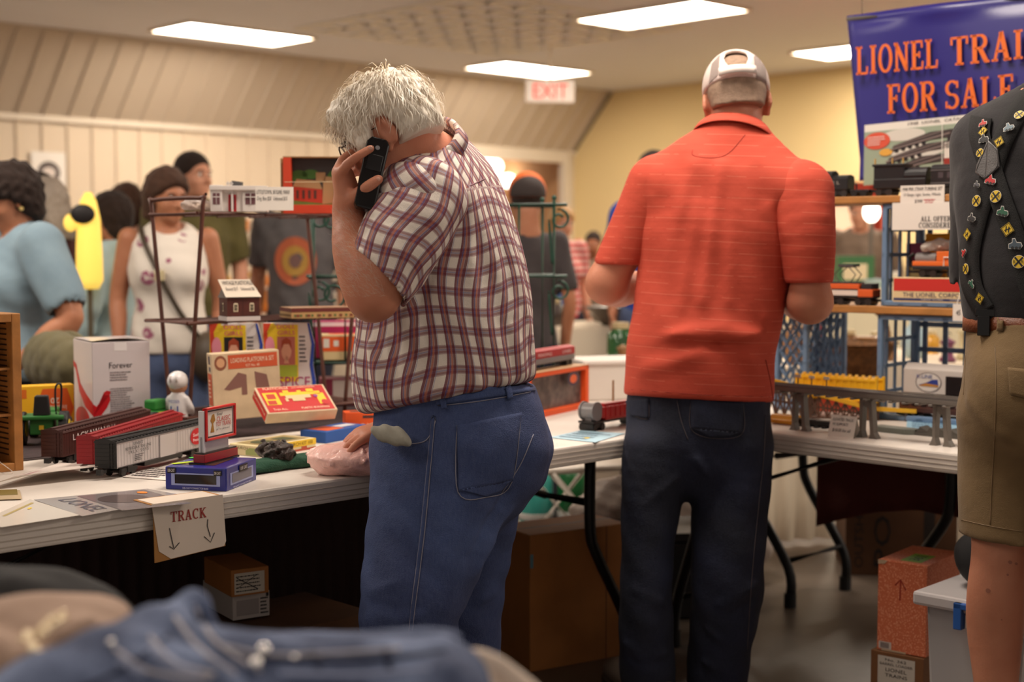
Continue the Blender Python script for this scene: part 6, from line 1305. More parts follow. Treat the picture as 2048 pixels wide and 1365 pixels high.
def denim(name, c1, c2, wear, scale=5):
    m = NT(name, .85); big = m.noise(scale, detail=5); fine = m.noise(420, detail=2)
    tc = m.n('TexCoord'); mp = m.n('Mapping'); mp.inputs['Scale'].default_value = (1, 1, .18); m.l(tc.outputs['Object'], mp.inputs['Vector']); st = m.noise(300, mp.outputs[0], 3)
    rp = m.n('ValToRGB'); rp.color_ramp.elements[0].position = .42; rp.color_ramp.elements[1].position = .72; m.l(big, rp.inputs['Fac'])
    c = m.mix(rp.outputs['Color'], lin(c1), lin(c2)); f = m.math('MULTIPLY', st, wear); m.col(m.mix(f, c, lin((122, 136, 168)))); m.bump(m.math('ADD', fine, m.math('MULTIPLY', m.noise(26, detail=6), 2.2)), .35, .006); return m.m
def cloth(name, c, c2, scale=14, rough=.9, bump=.3):
    m = NT(name, rough); m.col(m.mix(m.noise(scale, detail=6), lin(c), lin(c2))); m.bump(m.math('ADD', m.noise(24, detail=5), m.math('MULTIPLY', m.noise(500), .25)), bump, .008); m.b.inputs['Sheen Weight'].default_value = .06; return m.m
def head(S, c, B, s=1.0, k=.018, nose=1.0):
    q = lambda x, y, z: c+B@(A(x, y, z)*s)
    E = lambda p, r, k=k, op='u', R=B: S.ell(q(*p), A(*r)*s, k, R, op)
    E((0, -.012, .032), (.075, .097, .086)); E((0, .03, -.025), (.06, .066, .085), .03); E((0, .046, -.078), (.044, .044, .034), .03)
    for x in (-1, 1): E((x*.04, .055, -.03), (.026, .032, .03), .02)
    E((0, .078, .022), (.052, .018, .014), .02)
    for x in (-1, 1): E((x*.031, .1, .004), (.017, .013, .011), .012, 's')
    S.limb([tuple(q(0, .09, .012))+(.009*s,), tuple(q(0, .104, -.012))+(.011*s,), tuple(q(0, .116*nose, -.032))+(.014*s,)], .01)
    for x in (-1, 1): E((x*.012, .1, -.036), (.008, .01, .008), .008)
    E((0, .092, -.06), (.022, .011, .0065), .008); E((0, .09, -.072), (.02, .011, .007), .008); E((0, .078, -.1), (.022, .02, .018), .018)
    for x in (-1, 1):
        R2 = B@np.array(Matrix.Rotation(x*.35, 3, 'Z'))@np.array(Matrix.Rotation(-.25, 3, 'X'))
        S.ell(q(x*.08, -.012, -.002), A(.009, .021, .034)*s, .008, R2); S.ell(q(x*.078, .0, -.034), A(.008, .011, .012)*s, .006, R2)
        S.ell(q(x*.09, -.008, .002), A(.006, .011, .019)*s, .005, R2, 's')
def eyes(parent, c, B, s=1.0):
    for x in (-1, 1):
        p = c+B@(A(x*.031, .082, .004)*s); b = MB(); b.ell(p, .012*s); e = b.build('eye', C(232, 224, 216, r=.2), parent, True)
        b = MB(); b.ell(p+B@(A(0, .0085, -.001)*s), .0062*s); b.build('iris', C(52, 36, 26, r=.15), e, True)
        b = MB(); b.tube([c+B@(A(x*.014, .099, .022)*s), c+B@(A(x*.032, .1, .027)*s), c+B@(A(x*.05, .086, .022)*s)], .0032*s, 6); b.build('eyebrow', C(60, 42, 32), parent, True)
def hand(S, w, f, n, left=False, s=1.0, curl=.35, fr_=.0085, spread=.0):
    f = nrm(f); n = nrm(np.asarray(n, float)-f*(np.asarray(n, float)@f)); t = np.cross(n, f) if left else np.cross(f, n)
    S.limb([tuple(w)+(.026*s, .02*s), tuple(w+f*.04*s)+(.036*s, .016*s), tuple(w+f*.085*s)+(.041*s, .0135*s)], .012, t)
    for i, L in enumerate((.072, .08, .074, .057)):
        b = w+f*(.082-.004*abs(i-1))*s+t*(.03-.0195*i)*s; d = nrm(f+t*(spread*(1.5-i))); pts = [tuple(b)+(fr_*1.08*s,)]; a = 0.0
        for j, fr2 in enumerate((.45, .31, .24)):
            a += curl*(.7+.25*j+.12*i); dd = d*math.cos(a)+n*math.sin(a); b = b+dd*L*fr2*s; pts.append(tuple(b)+(fr_*(1-.1*j)*s,))
        S.limb(pts, .006, sub=2)
    b = w+f*.018*s+t*.026*s; d = nrm(t*.62+f*.7+n*.3); pts = [tuple(b)+(.0125*s,)]
    for j, L in enumerate((.045, .034, .028)):
        b = b+d*L*s; pts.append(tuple(b)+((.0115-.001*j)*s,)); d = nrm(d+f*.25+n*.12)
    S.limb(pts, .01, sub=2)
def cam_hit(bvh, px, py, off=(0, 0, 0)):
    d = ray(px, py); d = d/np.linalg.norm(d); o = A(0, 0, CAMH)-np.asarray(off); h = bvh.ray_cast(Vector(o), Vector(d))
    return (None, None) if h[0] is None else (np.array(h[0]), np.array(h[1]))
def bvh_of(o):
    v = coords(o); me = o.data; n = len(me.polygons); li = np.empty(n*4, np.int32); me.loops.foreach_get('vertex_index', li)
    return BVHTree.FromPolygons([tuple(q) for q in v.tolist()], li.reshape(-1, 4).tolist())
def patch(bvh, name, quad, m, parent, off, lift=.003, nu=14, nv=14, mask=None, thick=.002):
    """a piece of cloth sewn onto a surface: the four corners say where, as seen by the camera"""
    q = [A(*p) for p in quad]; b = MB(); grid = {}
    for j in range(nv+1):
        for i in range(nu+1):
            u, v = i/nu, j/nv; p = (q[0]*(1-u)+q[1]*u)*(1-v)+(q[3]*(1-u)+q[2]*u)*v; h, n = cam_hit(bvh, p[0], p[1], off)
            if h is None: continue
            if n@ray(p[0], p[1]) > 0: n = -n
            grid[(i, j)] = len(b.v); b.v.append(tuple(h+n*lift))
    for j in range(nv):
        for i in range(nu):
            ks = [(i, j), (i+1, j), (i+1, j+1), (i, j+1)]
            if all(k in grid for k in ks) and (mask is None or mask((i+.5)/nu, (j+.5)/nv)): b.f.append([grid[k] for k in ks][::-1]); b.mi.append(0)
    used = sorted({i for f in b.f for i in f}); mp = {k: i for i, k in enumerate(used)}; b.v = [b.v[k] for k in used]; b.f = [[mp[i] for i in f] for f in b.f]
    o = b.build(name, m, parent, True)
    if thick:
        sm = o.modifiers.new('solid', 'SOLIDIFY'); sm.thickness = thick; sm.offset = 0
    return o
def seam(bvh, name, pts, m, parent, off, r=.0014, lift=.001, dash=None, sub=6):
    """stitching along a line on a surface"""
    p = spline([A(*q) for q in pts], sub) if len(pts) > 2 else np.array([A(*pts[0])+(A(*pts[1])-A(*pts[0]))*i/12 for i in range(13)]); run = []
    for q in p:
        h, n = cam_hit(bvh, q[0], q[1], off)
        if h is not None: run.append(h+(n if n@ray(*q) < 0 else -n)*lift)
    if len(run) < 2: return None
    b = MB(); b.tube(run, r, 5); return b.build(name, m, parent, True)
# ------------------------------------------------------------------ people in the background
HAIRD = cloth('hair_dark', (50, 32, 24), (26, 16, 12), 60, .95); HAIRB = cloth('hair_brown', (88, 56, 38), (50, 32, 22), 60, .9); HAIRG = cloth('hair_grey', (178, 164, 150), (126, 112, 100), 60, .6); HAIRY = cloth('hair_blond', (214, 170, 110), (170, 124, 74), 60, .6)
def visitor(label, px, top, H, th, shirt, trousers, skin=SK2, hair=None, hairstyle='short', sleeve=.5, bw=1.0, belly=1.0, head_th=None, nod=12, arms=None, Y=None, neck_v=0.0, hem=.86, face=True, female=False, vox=.0105, lean=0.0):
    Yp = Y if Y else (H-CAMH)*FPX/(495-top); base = P(px, 800, Yp); base[2] = 0; k = H/1.75; B = basis(th); Bh = basis(head_th if head_th is not None else th, nod)
    L = lambda x, y, z: B@(A(x, y+lean*max(0, z-.95), z)*k)
    lab = tag(thing('person', label, 'person', base), None, None, 'visitors in the background')
    hc = L(0, .03, 1.615); nb = L(0, -.01, 1.46); sh = {s: L(s*.175*bw, -.01, 1.415) for s in (-1, 1)}
    dflt = {s: ((s*.06, -.03, -.29), (s*.05, .07, -.54)) for s in (-1, 1)}; arms = {**dflt, **(arms or {})}
    el = {s: sh[s]+B@(A(*arms[s][0])*k) for s in sh}; wr = {s: sh[s]+B@(A(*arms[s][1])*k) for s in sh}
    allp = np.stack([L(-.3, -.25, 0), L(.3, .3, 1.8), L(.3, -.25, 0), L(-.3, .3, 1.8), el[-1], el[1], wr[-1], wr[1], hc+A(.16, .16, .2), hc-A(.16, .16, .1)]); lo = allp.min(0)-.2; hi = allp.max(0)+.2; lo[2] = -.02
    tors = [L(0, 0, .86), L(0, .01, .96), L(0, .015*belly, 1.1), L(0, .015, 1.27), L(0, -.005, 1.39), L(0, -.012, 1.45)]
    tr = [(.165 if not female else .178, .118), (.165, .12*belly), (.15*(.94 if female else 1), .112*belly), (.168, .122), (.15, .085), (.07, .06)]
    tr = [(a*bw*k, b_*bw*k) for a, b_ in tr]; side = B[:, 0]
    S = SDF(lo, hi, vox)
    S.limb([tuple(p)+(a-.014, b_-.014) for p, (a, b_) in zip(tors, tr)], .03, side)
    S.limb([tuple(nb)+(.056*k,), tuple(hc+Bh@A(0, -.03, -.06))+(.052*k,)], .03)
    head(S, hc, Bh, k*1.02)
    for s in (-1, 1):
        S.limb([tuple(sh[s])+(.052*k*bw,), tuple(sh[s]*.5+el[s]*.5)+(.047*k*bw,), tuple(el[s])+(.04*k*bw,), tuple(el[s]*.6+wr[s]*.4)+(.039*k*bw,), tuple(wr[s])+(.026*k,)], .03)
        fd = nrm(wr[s]-el[s]); hand(S, wr[s], fd, B@A(-s, .3, .0), left=s < 0, s=k, curl=.3, fr_=.0105)
        S.limb([tuple(L(s*.09, 0, .86))+(.085*k*bw,), tuple(L(s*.1, .02, .5))+(.055*k,), tuple(L(s*.1, -.015, .32))+(.055*k,), tuple(L(s*.1, 0, .09))+(.036*k,)], .03); S.limb([tuple(L(s*.1, -.02, .04))+(.04*k,), tuple(L(s*.11, .13, .03))+(.033*k,)], .02)
    S.cut((0, 0, 0), (0, 0, -1)); body = sdf_obj(S, 'body', skin, lab)
    if face: eyes(lab, hc, Bh, k*1.02)
    # shirt
    S = SDF(lo, hi, vox); S.limb([tuple(p)+(a+.012, b_+.012) for p, (a, b_) in zip(tors, tr)], .03, side)
    if female: S.limb([tuple(L(-.075, .1, 1.24))+(.07*k*bw,), tuple(L(.075, .1, 1.24))+(.07*k*bw,)], .05)
    for s in (-1, 1):
        if sleeve <= 0: continue
        e = sh[s]+(el[s]-sh[s])*min(1, sleeve*1.25); pts = [tuple(sh[s])+(.075*k*bw,), tuple((sh[s]+e)/2)+(.071*k*bw,), tuple(e)+(.066*k*bw,)]
        if sleeve > .8: pts = [tuple(sh[s])+(.074*k*bw,), tuple(el[s])+(.058*k*bw,), tuple(el[s]*.2+wr[s]*.8)+(.042*k,)]
        S.limb(pts, .03)
    ph = hash_f(label); S.wave(lambda X, Y_, Z: .006*np.sin(Z*26+X*20+ph)*np.sin(X*22-Y_*18+Z*9))
    if sleeve <= 0:
        for s in (-1, 1): S.ell(sh[s]+B@A(s*.06*k, 0, -.02), (.075*k, .1*k, .1*k), .01, B, 's')
    elif sleeve < .8:
        for s in (-1, 1):
            e = sh[s]+(el[s]-sh[s])*min(1, sleeve*1.25); d = nrm(el[s]-sh[s]); S.limb([tuple(e+d*.02)+(.051*k*bw,), tuple(e+d*.16)+(.075*k*bw,)], .004, op='s')
    S.cut(L(0, 0, hem), (0, 0, -1)); S.limb([tuple(nb+A(0, 0, -.0))+(.064*k,), tuple(nb+B@A(0, .05+neck_v*.6, .1))+(.085*k+neck_v*.5,)], .01, op='s')
    if neck_v: S.limb([tuple(L(0, .16, 1.45))+(.065*k,), tuple(L(0, .17, 1.44-neck_v))+(.03*k,)], .02, op='s')
    sdf_obj(S, 'shirt', shirt, lab)
    S = SDF(lo, hi, vox)
    S.limb([tuple(L(0, 0, .93))+(.168*k*bw, .126*k*bw), tuple(L(0, 0, .82))+(.172*k*bw, .13*k*bw)], .03, side)
    for s in (-1, 1): S.limb([tuple(L(s*.09, 0, .86))+(.1*k*bw,), tuple(L(s*.1, .015, .5))+(.076*k*bw,), tuple(L(s*.1, -.01, .3))+(.074*k,), tuple(L(s*.1, 0, .09))+(.072*k,)], .03)
    S.wave(lambda X, Y_, Z: .005*np.sin(Z*30+X*26+ph)*np.sin(X*30+Y_*26)); S.cut(L(0, 0, .95), (0, 0, 1)); S.cut((0, 0, .05), (0, 0, -1)); sdf_obj(S, 'trousers', trousers, lab)
    if hair is not None: hair_cap(lab, hc, Bh, k*1.02, hair, hairstyle, vox)
    for s in (-1, 1):
        S = SDF(L(s*.1, .04, .06)-.25, L(s*.1, .04, .06)+.25, .011); S.limb([tuple(L(s*.1, -.03, .045))+(.046*k,), tuple(L(s*.108, .1, .04))+(.043*k,), tuple(L(s*.11, .15, .034))+(.034*k,)], .02); S.cut((0, 0, .001), (0, 0, -1)); sdf_obj(S, 'shoe', C(60, 54, 52), lab)
    return lab, base, hc, B, Bh, k
def hash_f(s): return (sum(ord(c)*(i+3) for i, c in enumerate(s)) % 628)/100
def hair_cap(parent, hc, Bh, s, m, style, vox=.008):
    q = lambda x, y, z: hc+Bh@(A(x, y, z)*s)
    S = SDF(hc-.32, hc+.32, min(vox, .009)); g = {'short': .008, 'bald': .003, 'curly': .03, 'bob': .022, 'long': .02, 'bun': .014}[style]
    S.ell(q(0, -.014, .036), A(.078+g, .1+g, .09+g)*s, .01, Bh)
    if style in ('bob', 'curly'): S.limb([tuple(q(0, -.05, .0))+((.085+g*.6)*s, (.06+g*.4)*s), tuple(q(0, -.055, -.08))+((.08+g*.5)*s, .055*s)], .03, Bh[:, 0])
    if style == 'long': S.limb([tuple(q(0, -.05, .0))+(.1*s, .07*s), tuple(q(0, -.08, -.14))+(.105*s, .055*s), tuple(q(0, -.09, -.3))+(.09*s, .04*s)], .03, Bh[:, 0])
    if style == 'bun': S.ell(q(0, -.12, .04), .05*s, .02)
    am, fq = {'curly': (.011, 95), 'long': (.005, 60), 'bob': (.006, 70)}.get(style, (.003, 90))
    S.wave(lambda X, Y, Z: am*np.sin(X*fq+2*np.sin(Z*40))*np.sin(Z*fq*.8+Y*50)*np.sin(Y*fq+X*30+1))
    fy = {'curly': .075, 'bob': .07, 'long': .06}.get(style, .062)
    S.cut(q(0, fy, .04), Bh@nrm(A(0, 1, -.75))); 
    if style in ('short', 'bald', 'bun'): S.cut(q(0, .0, -.035), Bh@nrm(A(0, .35, -1)))
    for x in (-1, 1): S.ell(q(x*.085, .05, -.03), A(.03, .05, .05)*s, .015, Bh, 's')
    return sdf_obj(S, 'hair', m, parent, it=0)
# ------------------------------------------------------------------ the visitors behind the stand
T_SKY = cloth('sky_blue_tee', (140, 162, 174), (118, 142, 158)); T_PALE = cloth('pale_blue_top', (188, 210, 212), (164, 190, 196)); T_OLIVE = cloth('olive_tee', (108, 98, 52), (84, 76, 40)); T_GREY = cloth('grey_tee', (104, 98, 98), (82, 78, 80)); T_MAR = cloth('maroon_top', (104, 48, 44), (76, 34, 32)); T_BLUE = cloth('blue_tee', (38, 72, 168), (28, 54, 130)); T_CHAR = cloth('charcoal_top', (78, 70, 70), (56, 50, 52)); T_TAUPE = cloth('taupe_top', (140, 118, 100), (112, 94, 80)); T_NAVY = cloth('navy_trousers', (34, 36, 54), (24, 26, 40)); T_JEAN = denim('visitor_jeans', (50, 64, 100), (72, 88, 126), .35); T_PINK = cloth('pink_top', (214, 70, 110), (180, 50, 90))
m = NT('floral_top', .85); v = m.n('TexVoronoi'); v.inputs['Scale'].default_value = 9; tc = m.n('TexCoord'); m.l(tc.outputs['Object'], v.inputs['Vector']); f = m.math('LESS_THAN', v.outputs['Distance'], .3); nn = m.noise(40); f2 = m.math('MULTIPLY', f, m.math('GREATER_THAN', nn, .46)); m.col(m.mix(f2, lin((232, 222, 210)), lin((164, 96, 120)))); T_FLOR = m.m
m = NT('striped_top', .85); tc = m.n('TexCoord'); sx = m.n('SeparateXYZ'); m.l(tc.outputs['Object'], sx.inputs[0]); m.col(m.mix(m.math('GREATER_THAN', m.math('FRACT', m.math('MULTIPLY', sx.outputs[2], 22)), .5), lin((206, 50, 56)), lin((230, 190, 180)))); T_STR = m.m
lab, base, hc, B, Bh, k = visitor('woman with dark curly hair in a light blue V-neck tee looking down', 46, 335, 1.575, 128, T_SKY, T_NAVY, SK2, HAIRD, 'curly', .62, 1.32, 1.3, 118, 24, {1: ((.0, .02, -.28), (-.05, .22, -.4)), -1: ((-.15, -.06, -.29), (-.06, .12, -.47))}, neck_v=.09, female=True)
for s in (-1, 1): b = MB(); b.ell(hc+Bh@A(s*.083, -.005, -.045), .009); b.build('earring', C(220, 190, 120, r=.2), lab, True)
bp_ = P(116, 728, 4.98); t = thing('shoulder_bag', 'quilted olive green shoulder bag held against the woman in light blue', 'bag', bp_, math.atan2(B[1, 0], B[0, 0]))
S = SDF((-.3, -.14, -.2), (.3, .14, .28), .01); S.limb([(-.16, 0, 0, .09, .07), (0, 0, .01, .11, .085), (.16, 0, .0, .1, .07)], .04, (0, 0, 1)); S.wave(lambda X, Y, Z: -.005*np.maximum(np.abs(np.sin((X+Z)*32)), np.abs(np.sin((X-Z)*32)))**6*-1); sdf_obj(S, 'body', cloth('olive_quilt', (112, 104, 74), (90, 82, 56)), t); b = MB(); b.tube(spline([(-.2, 0, .02), (-.12, -.05, .075), (.06, -.055, .1), (.2, 0, .02)], 5), .012); b.build('strap', MATS['olive_quilt'], t, True); b = MB(); b.tube([(-.17, -.075, .06), (.17, -.075, .06)], .004); b.build('zip', C(60, 56, 40), t)
visitor('woman with long grey hair in a maroon top behind the woman in light blue', 108, 372, 1.6, 75, T_MAR, T_NAVY, SK3, HAIRG, 'long', .6, .95, 1.0, 70, 10, face=False, female=True, Y=6.9)
visitor('person with dark hair and maroon top standing before the paper notice', 92, 350, 1.69, 40, T_MAR, T_JEAN, SK4, HAIRD, 'short', .6, face=False, Y=8.0)
visitor('dark haired woman in a pale blue long sleeved top with her back half turned', 236, 390, 1.53, 62, T_PALE, T_NAVY, SK2, HAIRD, 'bob', .95, 1.02, 1.05, 70, 6, female=True, Y=6.85, hem=.84)
visitor('brown haired woman in a pink top partly hidden behind the pale blue top', 262, 370, 1.62, 30, T_PINK, T_JEAN, SK3, HAIRB, 'bob', .6, face=False, female=True, Y=8.0)
lab, base, hc, B, Bh, k = visitor('woman in a white sleeveless floral top with a bag strap across her chest', 342, 340, 1.62, 190, T_FLOR, T_JEAN, SK2, HAIRB, 'bob', 0, 1.06, 1.06, 225, 8, female=True, neck_v=.06, hem=.86)
b = MB(); pts = spline([B@(A(*q)*k) for q in ((.13, .02, 1.47), (.1, .12, 1.38), (.03, .195, 1.24), (-.06, .17, 1.06), (-.16, .1, .92))], 6); b.tube(pts, .012, 8); b.build('bag_strap', C(70, 58, 44), lab, True); b = MB(); b.cb(B@(A(.03, .205, 1.24)*k), (.04, .03, .05)); b.build('strap_buckle', C(206, 190, 150, r=.25), lab, bevel=.004)
b = MB(); q = B@(A(-.2, .1, .84)*k); b.ell(q, (.1, .1, .12)); b.build('bag', C(74, 60, 46), lab, True)
visitor('tall man in an olive green tee looking right, behind the floral top', 392, 305, 1.80, 200, T_OLIVE, T_JEAN, SK3, HAIRD, 'short', .6, 1.1, 1.05, 235, 0, Y=7.9)
lab, base, hc, B, Bh, k = visitor('person in a grey tee with an orange round print behind the wire rack', 604, 332, 1.74, 178, T_GREY, T_NAVY, SK2, HAIRD, 'short', .6, 1.12, 1.1, Y=8.2, face=False)
for nm, r0, c in (('tee_print', .12, (190, 96, 60)), ('tee_print_inner', .075, (184, 140, 60)), ('tee_print_core', .035, (120, 86, 80))):
    b = MB(); n = 28; pts = [B@(A(r0*math.cos(2*math.pi*i/n), .172-.3*(r0*math.cos(2*math.pi*i/n))**2*4+(.0012 if r0 < .1 else 0)+(.0012 if r0 < .05 else 0), 1.2+1.15*r0*math.sin(2*math.pi*i/n))*k) for i in range(n)]; b.add(pts, [tuple(range(n))]); b.build(nm, C(*c), lab)
lab, base, hc, B, Bh, k = visitor('person seen from behind in an orange and black cap by the green rack', 1056, 352, 1.60, 8, T_CHAR, T_NAVY, SK2, HAIRD, 'short', .6, .8, .95, 4, 8, Y=6.35, face=False)
q = lambda x, y, z: hc+Bh@(A(x, y, z)*k)
S = SDF(hc-.25, hc+.25, .007); S.ell(q(0, -.014, .04), A(.094, .116, .104)*k, .01, Bh); S.cut(q(0, 0, .01), Bh@nrm(A(0, .1, -1))); S.limb([tuple(q(-.05, .1, .035))+(.05, .012), tuple(q(.05, .1, .035))+(.05, .012)], .01, Bh[:, 1]); sdf_obj(S, 'cap', C(224, 104, 34, r=.8), lab)
S = SDF(hc-.25, hc+.25, .007); S.ell(q(0, -.022, .036), A(.092, .116, .098)*k, .01, Bh); S.cut(q(0, 0, .012), Bh@nrm(A(0, .1, -1))); S.cut(q(0, -.02, .105), Bh@nrm(A(0, .6, .8))); sdf_obj(S, 'cap_back', C(60, 50, 48, r=.8), lab)
visitor('small blond visitor in a red and white striped top far back by the yellow wall', 1120, 410, 1.56, 200, T_STR, T_NAVY, SK3, HAIRY, 'bob', .55, .95, 1, 205, 8, Y=10.2, female=True)
visitor('dark haired person in a blue tee mostly hidden behind the man in orange', 1304, 316, 1.81, 175, T_BLUE, T_JEAN, SK4, HAIRD, 'short', .6, .95, Y=8.0)
visitor('distant dark haired visitor before the foot of the yellow wall', 1186, 462, 1.41, 170, T_TAUPE, T_NAVY, SK4, HAIRD, 'short', .9, Y=12.3, vox=.014)
visitor('distant visitor in a taupe top beside the lit booth on the right', 1716, 385, 1.64, 160, T_TAUPE, T_NAVY, SK3, HAIRB, 'short', .9, 1.1, Y=9.9, vox=.014)
# ------------------------------------------------------------------ the man in the plaid shirt, on the phone
def px_limb(base, pts):
    """(px, py, depth, r[, r2]) -> local limb points"""
    return [tuple(P(q[0], q[1], q[2])-base)+tuple(q[3:]) for q in pts]
PB = P(908, 800, 3.18); PB[2] = 0
def pl(*pts): return px_limb(PB, pts)
def pp(px, py, Y): return P(px, py, Y)-PB
PM = tag(thing('person', 'white haired man in a plaid shirt and jeans holding a black phone to his ear', 'person', PB))
BP = basis(64); BHd = basis(82, 24, -4); hcP = pp(783, 276, 3.07); TOPZ = 1.7
S = SDF((-.45, -.42, -.02), (.35, .42, 1.72), .0048)
S.limb(pl((905, 860, 3.18, .15, .13), (898, 700, 3.18, .17, .16), (886, 540, 3.19, .16, .15), (872, 430, 3.19, .16, .12), (852, 350, 3.18, .12, .09)), .03, BP[:, 0])
S.limb(pl((862, 330, 3.16, .075), (826, 298, 3.12, .068), (800, 268, 3.09, .064)), .03)
head(S, hcP, BHd, .98)
# left arm raised, hand round the phone
S.limb(pl((832, 405, 2.99, .06), (786, 505, 2.93, .062), (752, 578, 2.915, .056), (746, 594, 2.915, .05)), .03)
S.limb(pl((746, 592, 2.915, .047), (726, 556, 2.92, .05), (708, 500, 2.945, .045), (699, 445, 2.985, .036), (698, 418, 2.995, .033)), .025)
S.limb(pl((698, 425, 2.995, .036, .024), (694, 385, 2.995, .044, .026), (686, 350, 3.0, .045, .022)), .02, (0.1, 1, 0))
S.limb(pl((682, 352, 2.965, .0115), (694, 330, 2.95, .0108), (716, 313, 2.945, .0098), (742, 297, 2.955, .0085)), .008, sub=3)
for k_, (y0, y1, dz) in enumerate(((2.985, 3.0, 0), (3.005, 3.02, 4), (3.025, 3.035, 10))):
    S.limb(pl((676+k_*2, 345+dz, y0, .011), (684, 322+dz, y1, .0105), (708, 304+dz, y1+.02, .0095), (734, 296+dz, y1+.03, .0085)), .006, sub=3)
S.limb(pl((702, 402, 2.965, .018), (722, 385, 2.945, .0145), (740, 371, 2.94, .0125), (757, 359, 2.945, .0105)), .012, sub=3)
for a_, c_ in (((676, 352, 2.955), (688, 336, 2.945)), ((712, 392, 2.945), (722, 378, 2.935))): S.ridge(pp(*a_), pp(*c_), .007, .0025)
for x_, y_, w_ in ((694, 415, 30), (697, 424, 26)): S.ridge(pp(x_-w_*.5, y_, 2.97), pp(x_+w_*.5, y_+6, 2.96), .003, -.0015)
# right arm in front of the body, hand on the bag
S.limb(pl((880, 405, 3.36, .06), (850, 560, 3.45, .056), (842, 660, 3.47, .052), (830, 780, 3.44, .045), (797, 841, 3.37, .034)), .03)
hand(S, pp(792, 846, 3.36), nrm(pp(716, 872, 3.31)-pp(792, 846, 3.36)), A(-.25, -.1, -1), s=1.05, curl=.22, fr_=.0095, spread=.06)
for nm in ('l', 'r'):
    S.limb(pl((885, 900, 3.1, .11), (832, 1195, 3.02, .06), (845, 1350, 3.05, .055), (858, 1560, 3.1, .045)) if nm == 'l' else pl((940, 900, 3.28, .11), (930, 1200, 3.33, .06), (925, 1350, 3.34, .055), (925, 1530, 3.36, .045)), .03)
S.cut((0, 0, .0), (0, 0, -1)); bodyP = sdf_obj(S, 'body', SK1, PM)
eyes(PM, hcP, BHd, .98)
for (a_, c_) in (((738, 299, 2.944), (744, 294, 2.95)), ((752, 362, 2.934), (759, 356, 2.938))):
    b = MB(); b.ell((pp(*a_)+pp(*c_))/2, (.006, .0022, .0045)); b.build('fingernail', C(226, 172, 150, r=.25), PM, True)
# shirt
m = NT('plaid_cotton', .85); at = m.n('Attribute'); at.attribute_name = 'plaid'; sx = m.n('SeparateXYZ'); m.l(at.outputs['Vector'], sx.inputs[0])
def band(co, per, lo, hi):
    f = m.math('FRACT', m.math('MULTIPLY', co, 1/per)); return m.math('MULTIPLY', m.math('GREATER_THAN', f, lo), m.math('LESS_THAN', f, hi))
U_, V_ = sx.outputs[0], sx.outputs[1]
col = (*lin((232, 220, 208))[:3], 1)
c = m.mix(m.math('MULTIPLY', band(V_, .043, .0, .46), .5), col, lin((122, 44, 70)))
c = m.mix(m.math('MULTIPLY', band(V_, .043, .06, .17), .5), c, lin((112, 30, 44))); c = m.mix(m.math('MULTIPLY', band(V_, .043, .3, .4), .5), c, lin((112, 30, 44))); c = m.mix(m.math('MULTIPLY', band(V_, .043, .19, .26), .5), c, lin((116, 128, 170)))
c = m.mix(m.math('MULTIPLY', band(U_, .040, .0, .5), .62), c, lin((124, 40, 62)))
c = m.mix(m.math('MULTIPLY', band(U_, .040, .0, .12), .7), c, lin((104, 24, 48))); c = m.mix(m.math('MULTIPLY', band(U_, .040, .36, .5), .6), c, lin((96, 28, 48))); c = m.mix(m.math('MULTIPLY', band(U_, .040, .14, .19), .7), c, lin((70, 74, 140))); c = m.mix(m.math('MULTIPLY', band(U_, .040, .24, .32), .6), c, lin((196, 110, 76)))
c = m.mix(m.math('MULTIPLY', band(U_, .040, .52, .56), .55), c, lin((110, 120, 170)))
m.col(c); tcx = m.n('TexCoord'); m.bump(m.math('ADD', m.math('MULTIPLY', m.noise(700), .2), m.noise(28, detail=5)), .4, .008); M_PLAID = m.m
lo, hi = (-.36, -.36, .74), (.34, .36, 1.62)
TS = [(902, 838, 3.175, .196, .182), (897, 760, 3.178, .21, .192), (893, 690, 3.18, .208, .196), (889, 600, 3.185, .204, .188), (883, 500, 3.19, .2, .172), (876, 420, 3.19, .19, .145), (862, 350, 3.185, .15, .105), (848, 312, 3.165, .085, .075)]
S = SDF(lo, hi, .0055); S.limb(pl(*TS), .03, BP[:, 0], sub=4)
S.ell(pp(800, 770, 3.2), (.1, .11, .12), .06); S.limb(pl((832, 402, 3.0, .085), (880, 400, 3.36, .085)), .06)
S.limb(pl((872, 370, 3.2, .12, .07), (868, 420, 3.2, .15, .1)), .05, BP[:, 0])
F_ = lambda a, c_, w, am, mid=None: S.ridge(pp(*a), pp(*c_), w, am, None if mid is None else pp(*mid))
# back pleats, drape folds, blousing over the belt
for a_, c_, w, am in (((905, 405, 3.02), (890, 640, 3.0), .012, .006), ((940, 385, 3.03), (948, 640, 3.0), .014, .006), ((975, 400, 3.1), (1000, 640, 3.06), .014, .006), ((1010, 460, 3.18), (1040, 700, 3.14), .013, .007),
                      ((860, 480, 3.0), (820, 600, 2.99), .014, .008), ((850, 560, 3.0), (800, 640, 2.98), .016, .007), ((870, 640, 2.99), (880, 790, 3.0), .013, .006), ((830, 660, 2.98), (845, 800, 3.0), .014, .007), ((760, 660, 3.0), (800, 790, 3.02), .014, .006), ((925, 650, 2.99), (960, 770, 3.0), .013, .006), ((990, 650, 3.05), (1010, 760, 3.05), .012, .006), ((735, 690, 3.05), (770, 800, 3.06), .013, .006), ((1035, 640, 3.12), (1050, 750, 3.12), .012, .006)):
    F_(a_, c_, w, am); S.ridge(pp(a_[0]+18, a_[1], a_[2]), pp(c_[0]+18, c_[1], c_[2]), w*.9, -am*.7)
S.wave(lambda X, Y, Z: .0035*np.sin(X*34+Z*9+Y*20)*np.sin(Z*17-Y*22+X*8)+.002*np.sin(X*70+Y*50+Z*24)+.006*np.sin((np.arctan2(Y, X))*17+Z*20)*np.exp(-((Z-.97+X*.22)/.05)**2))
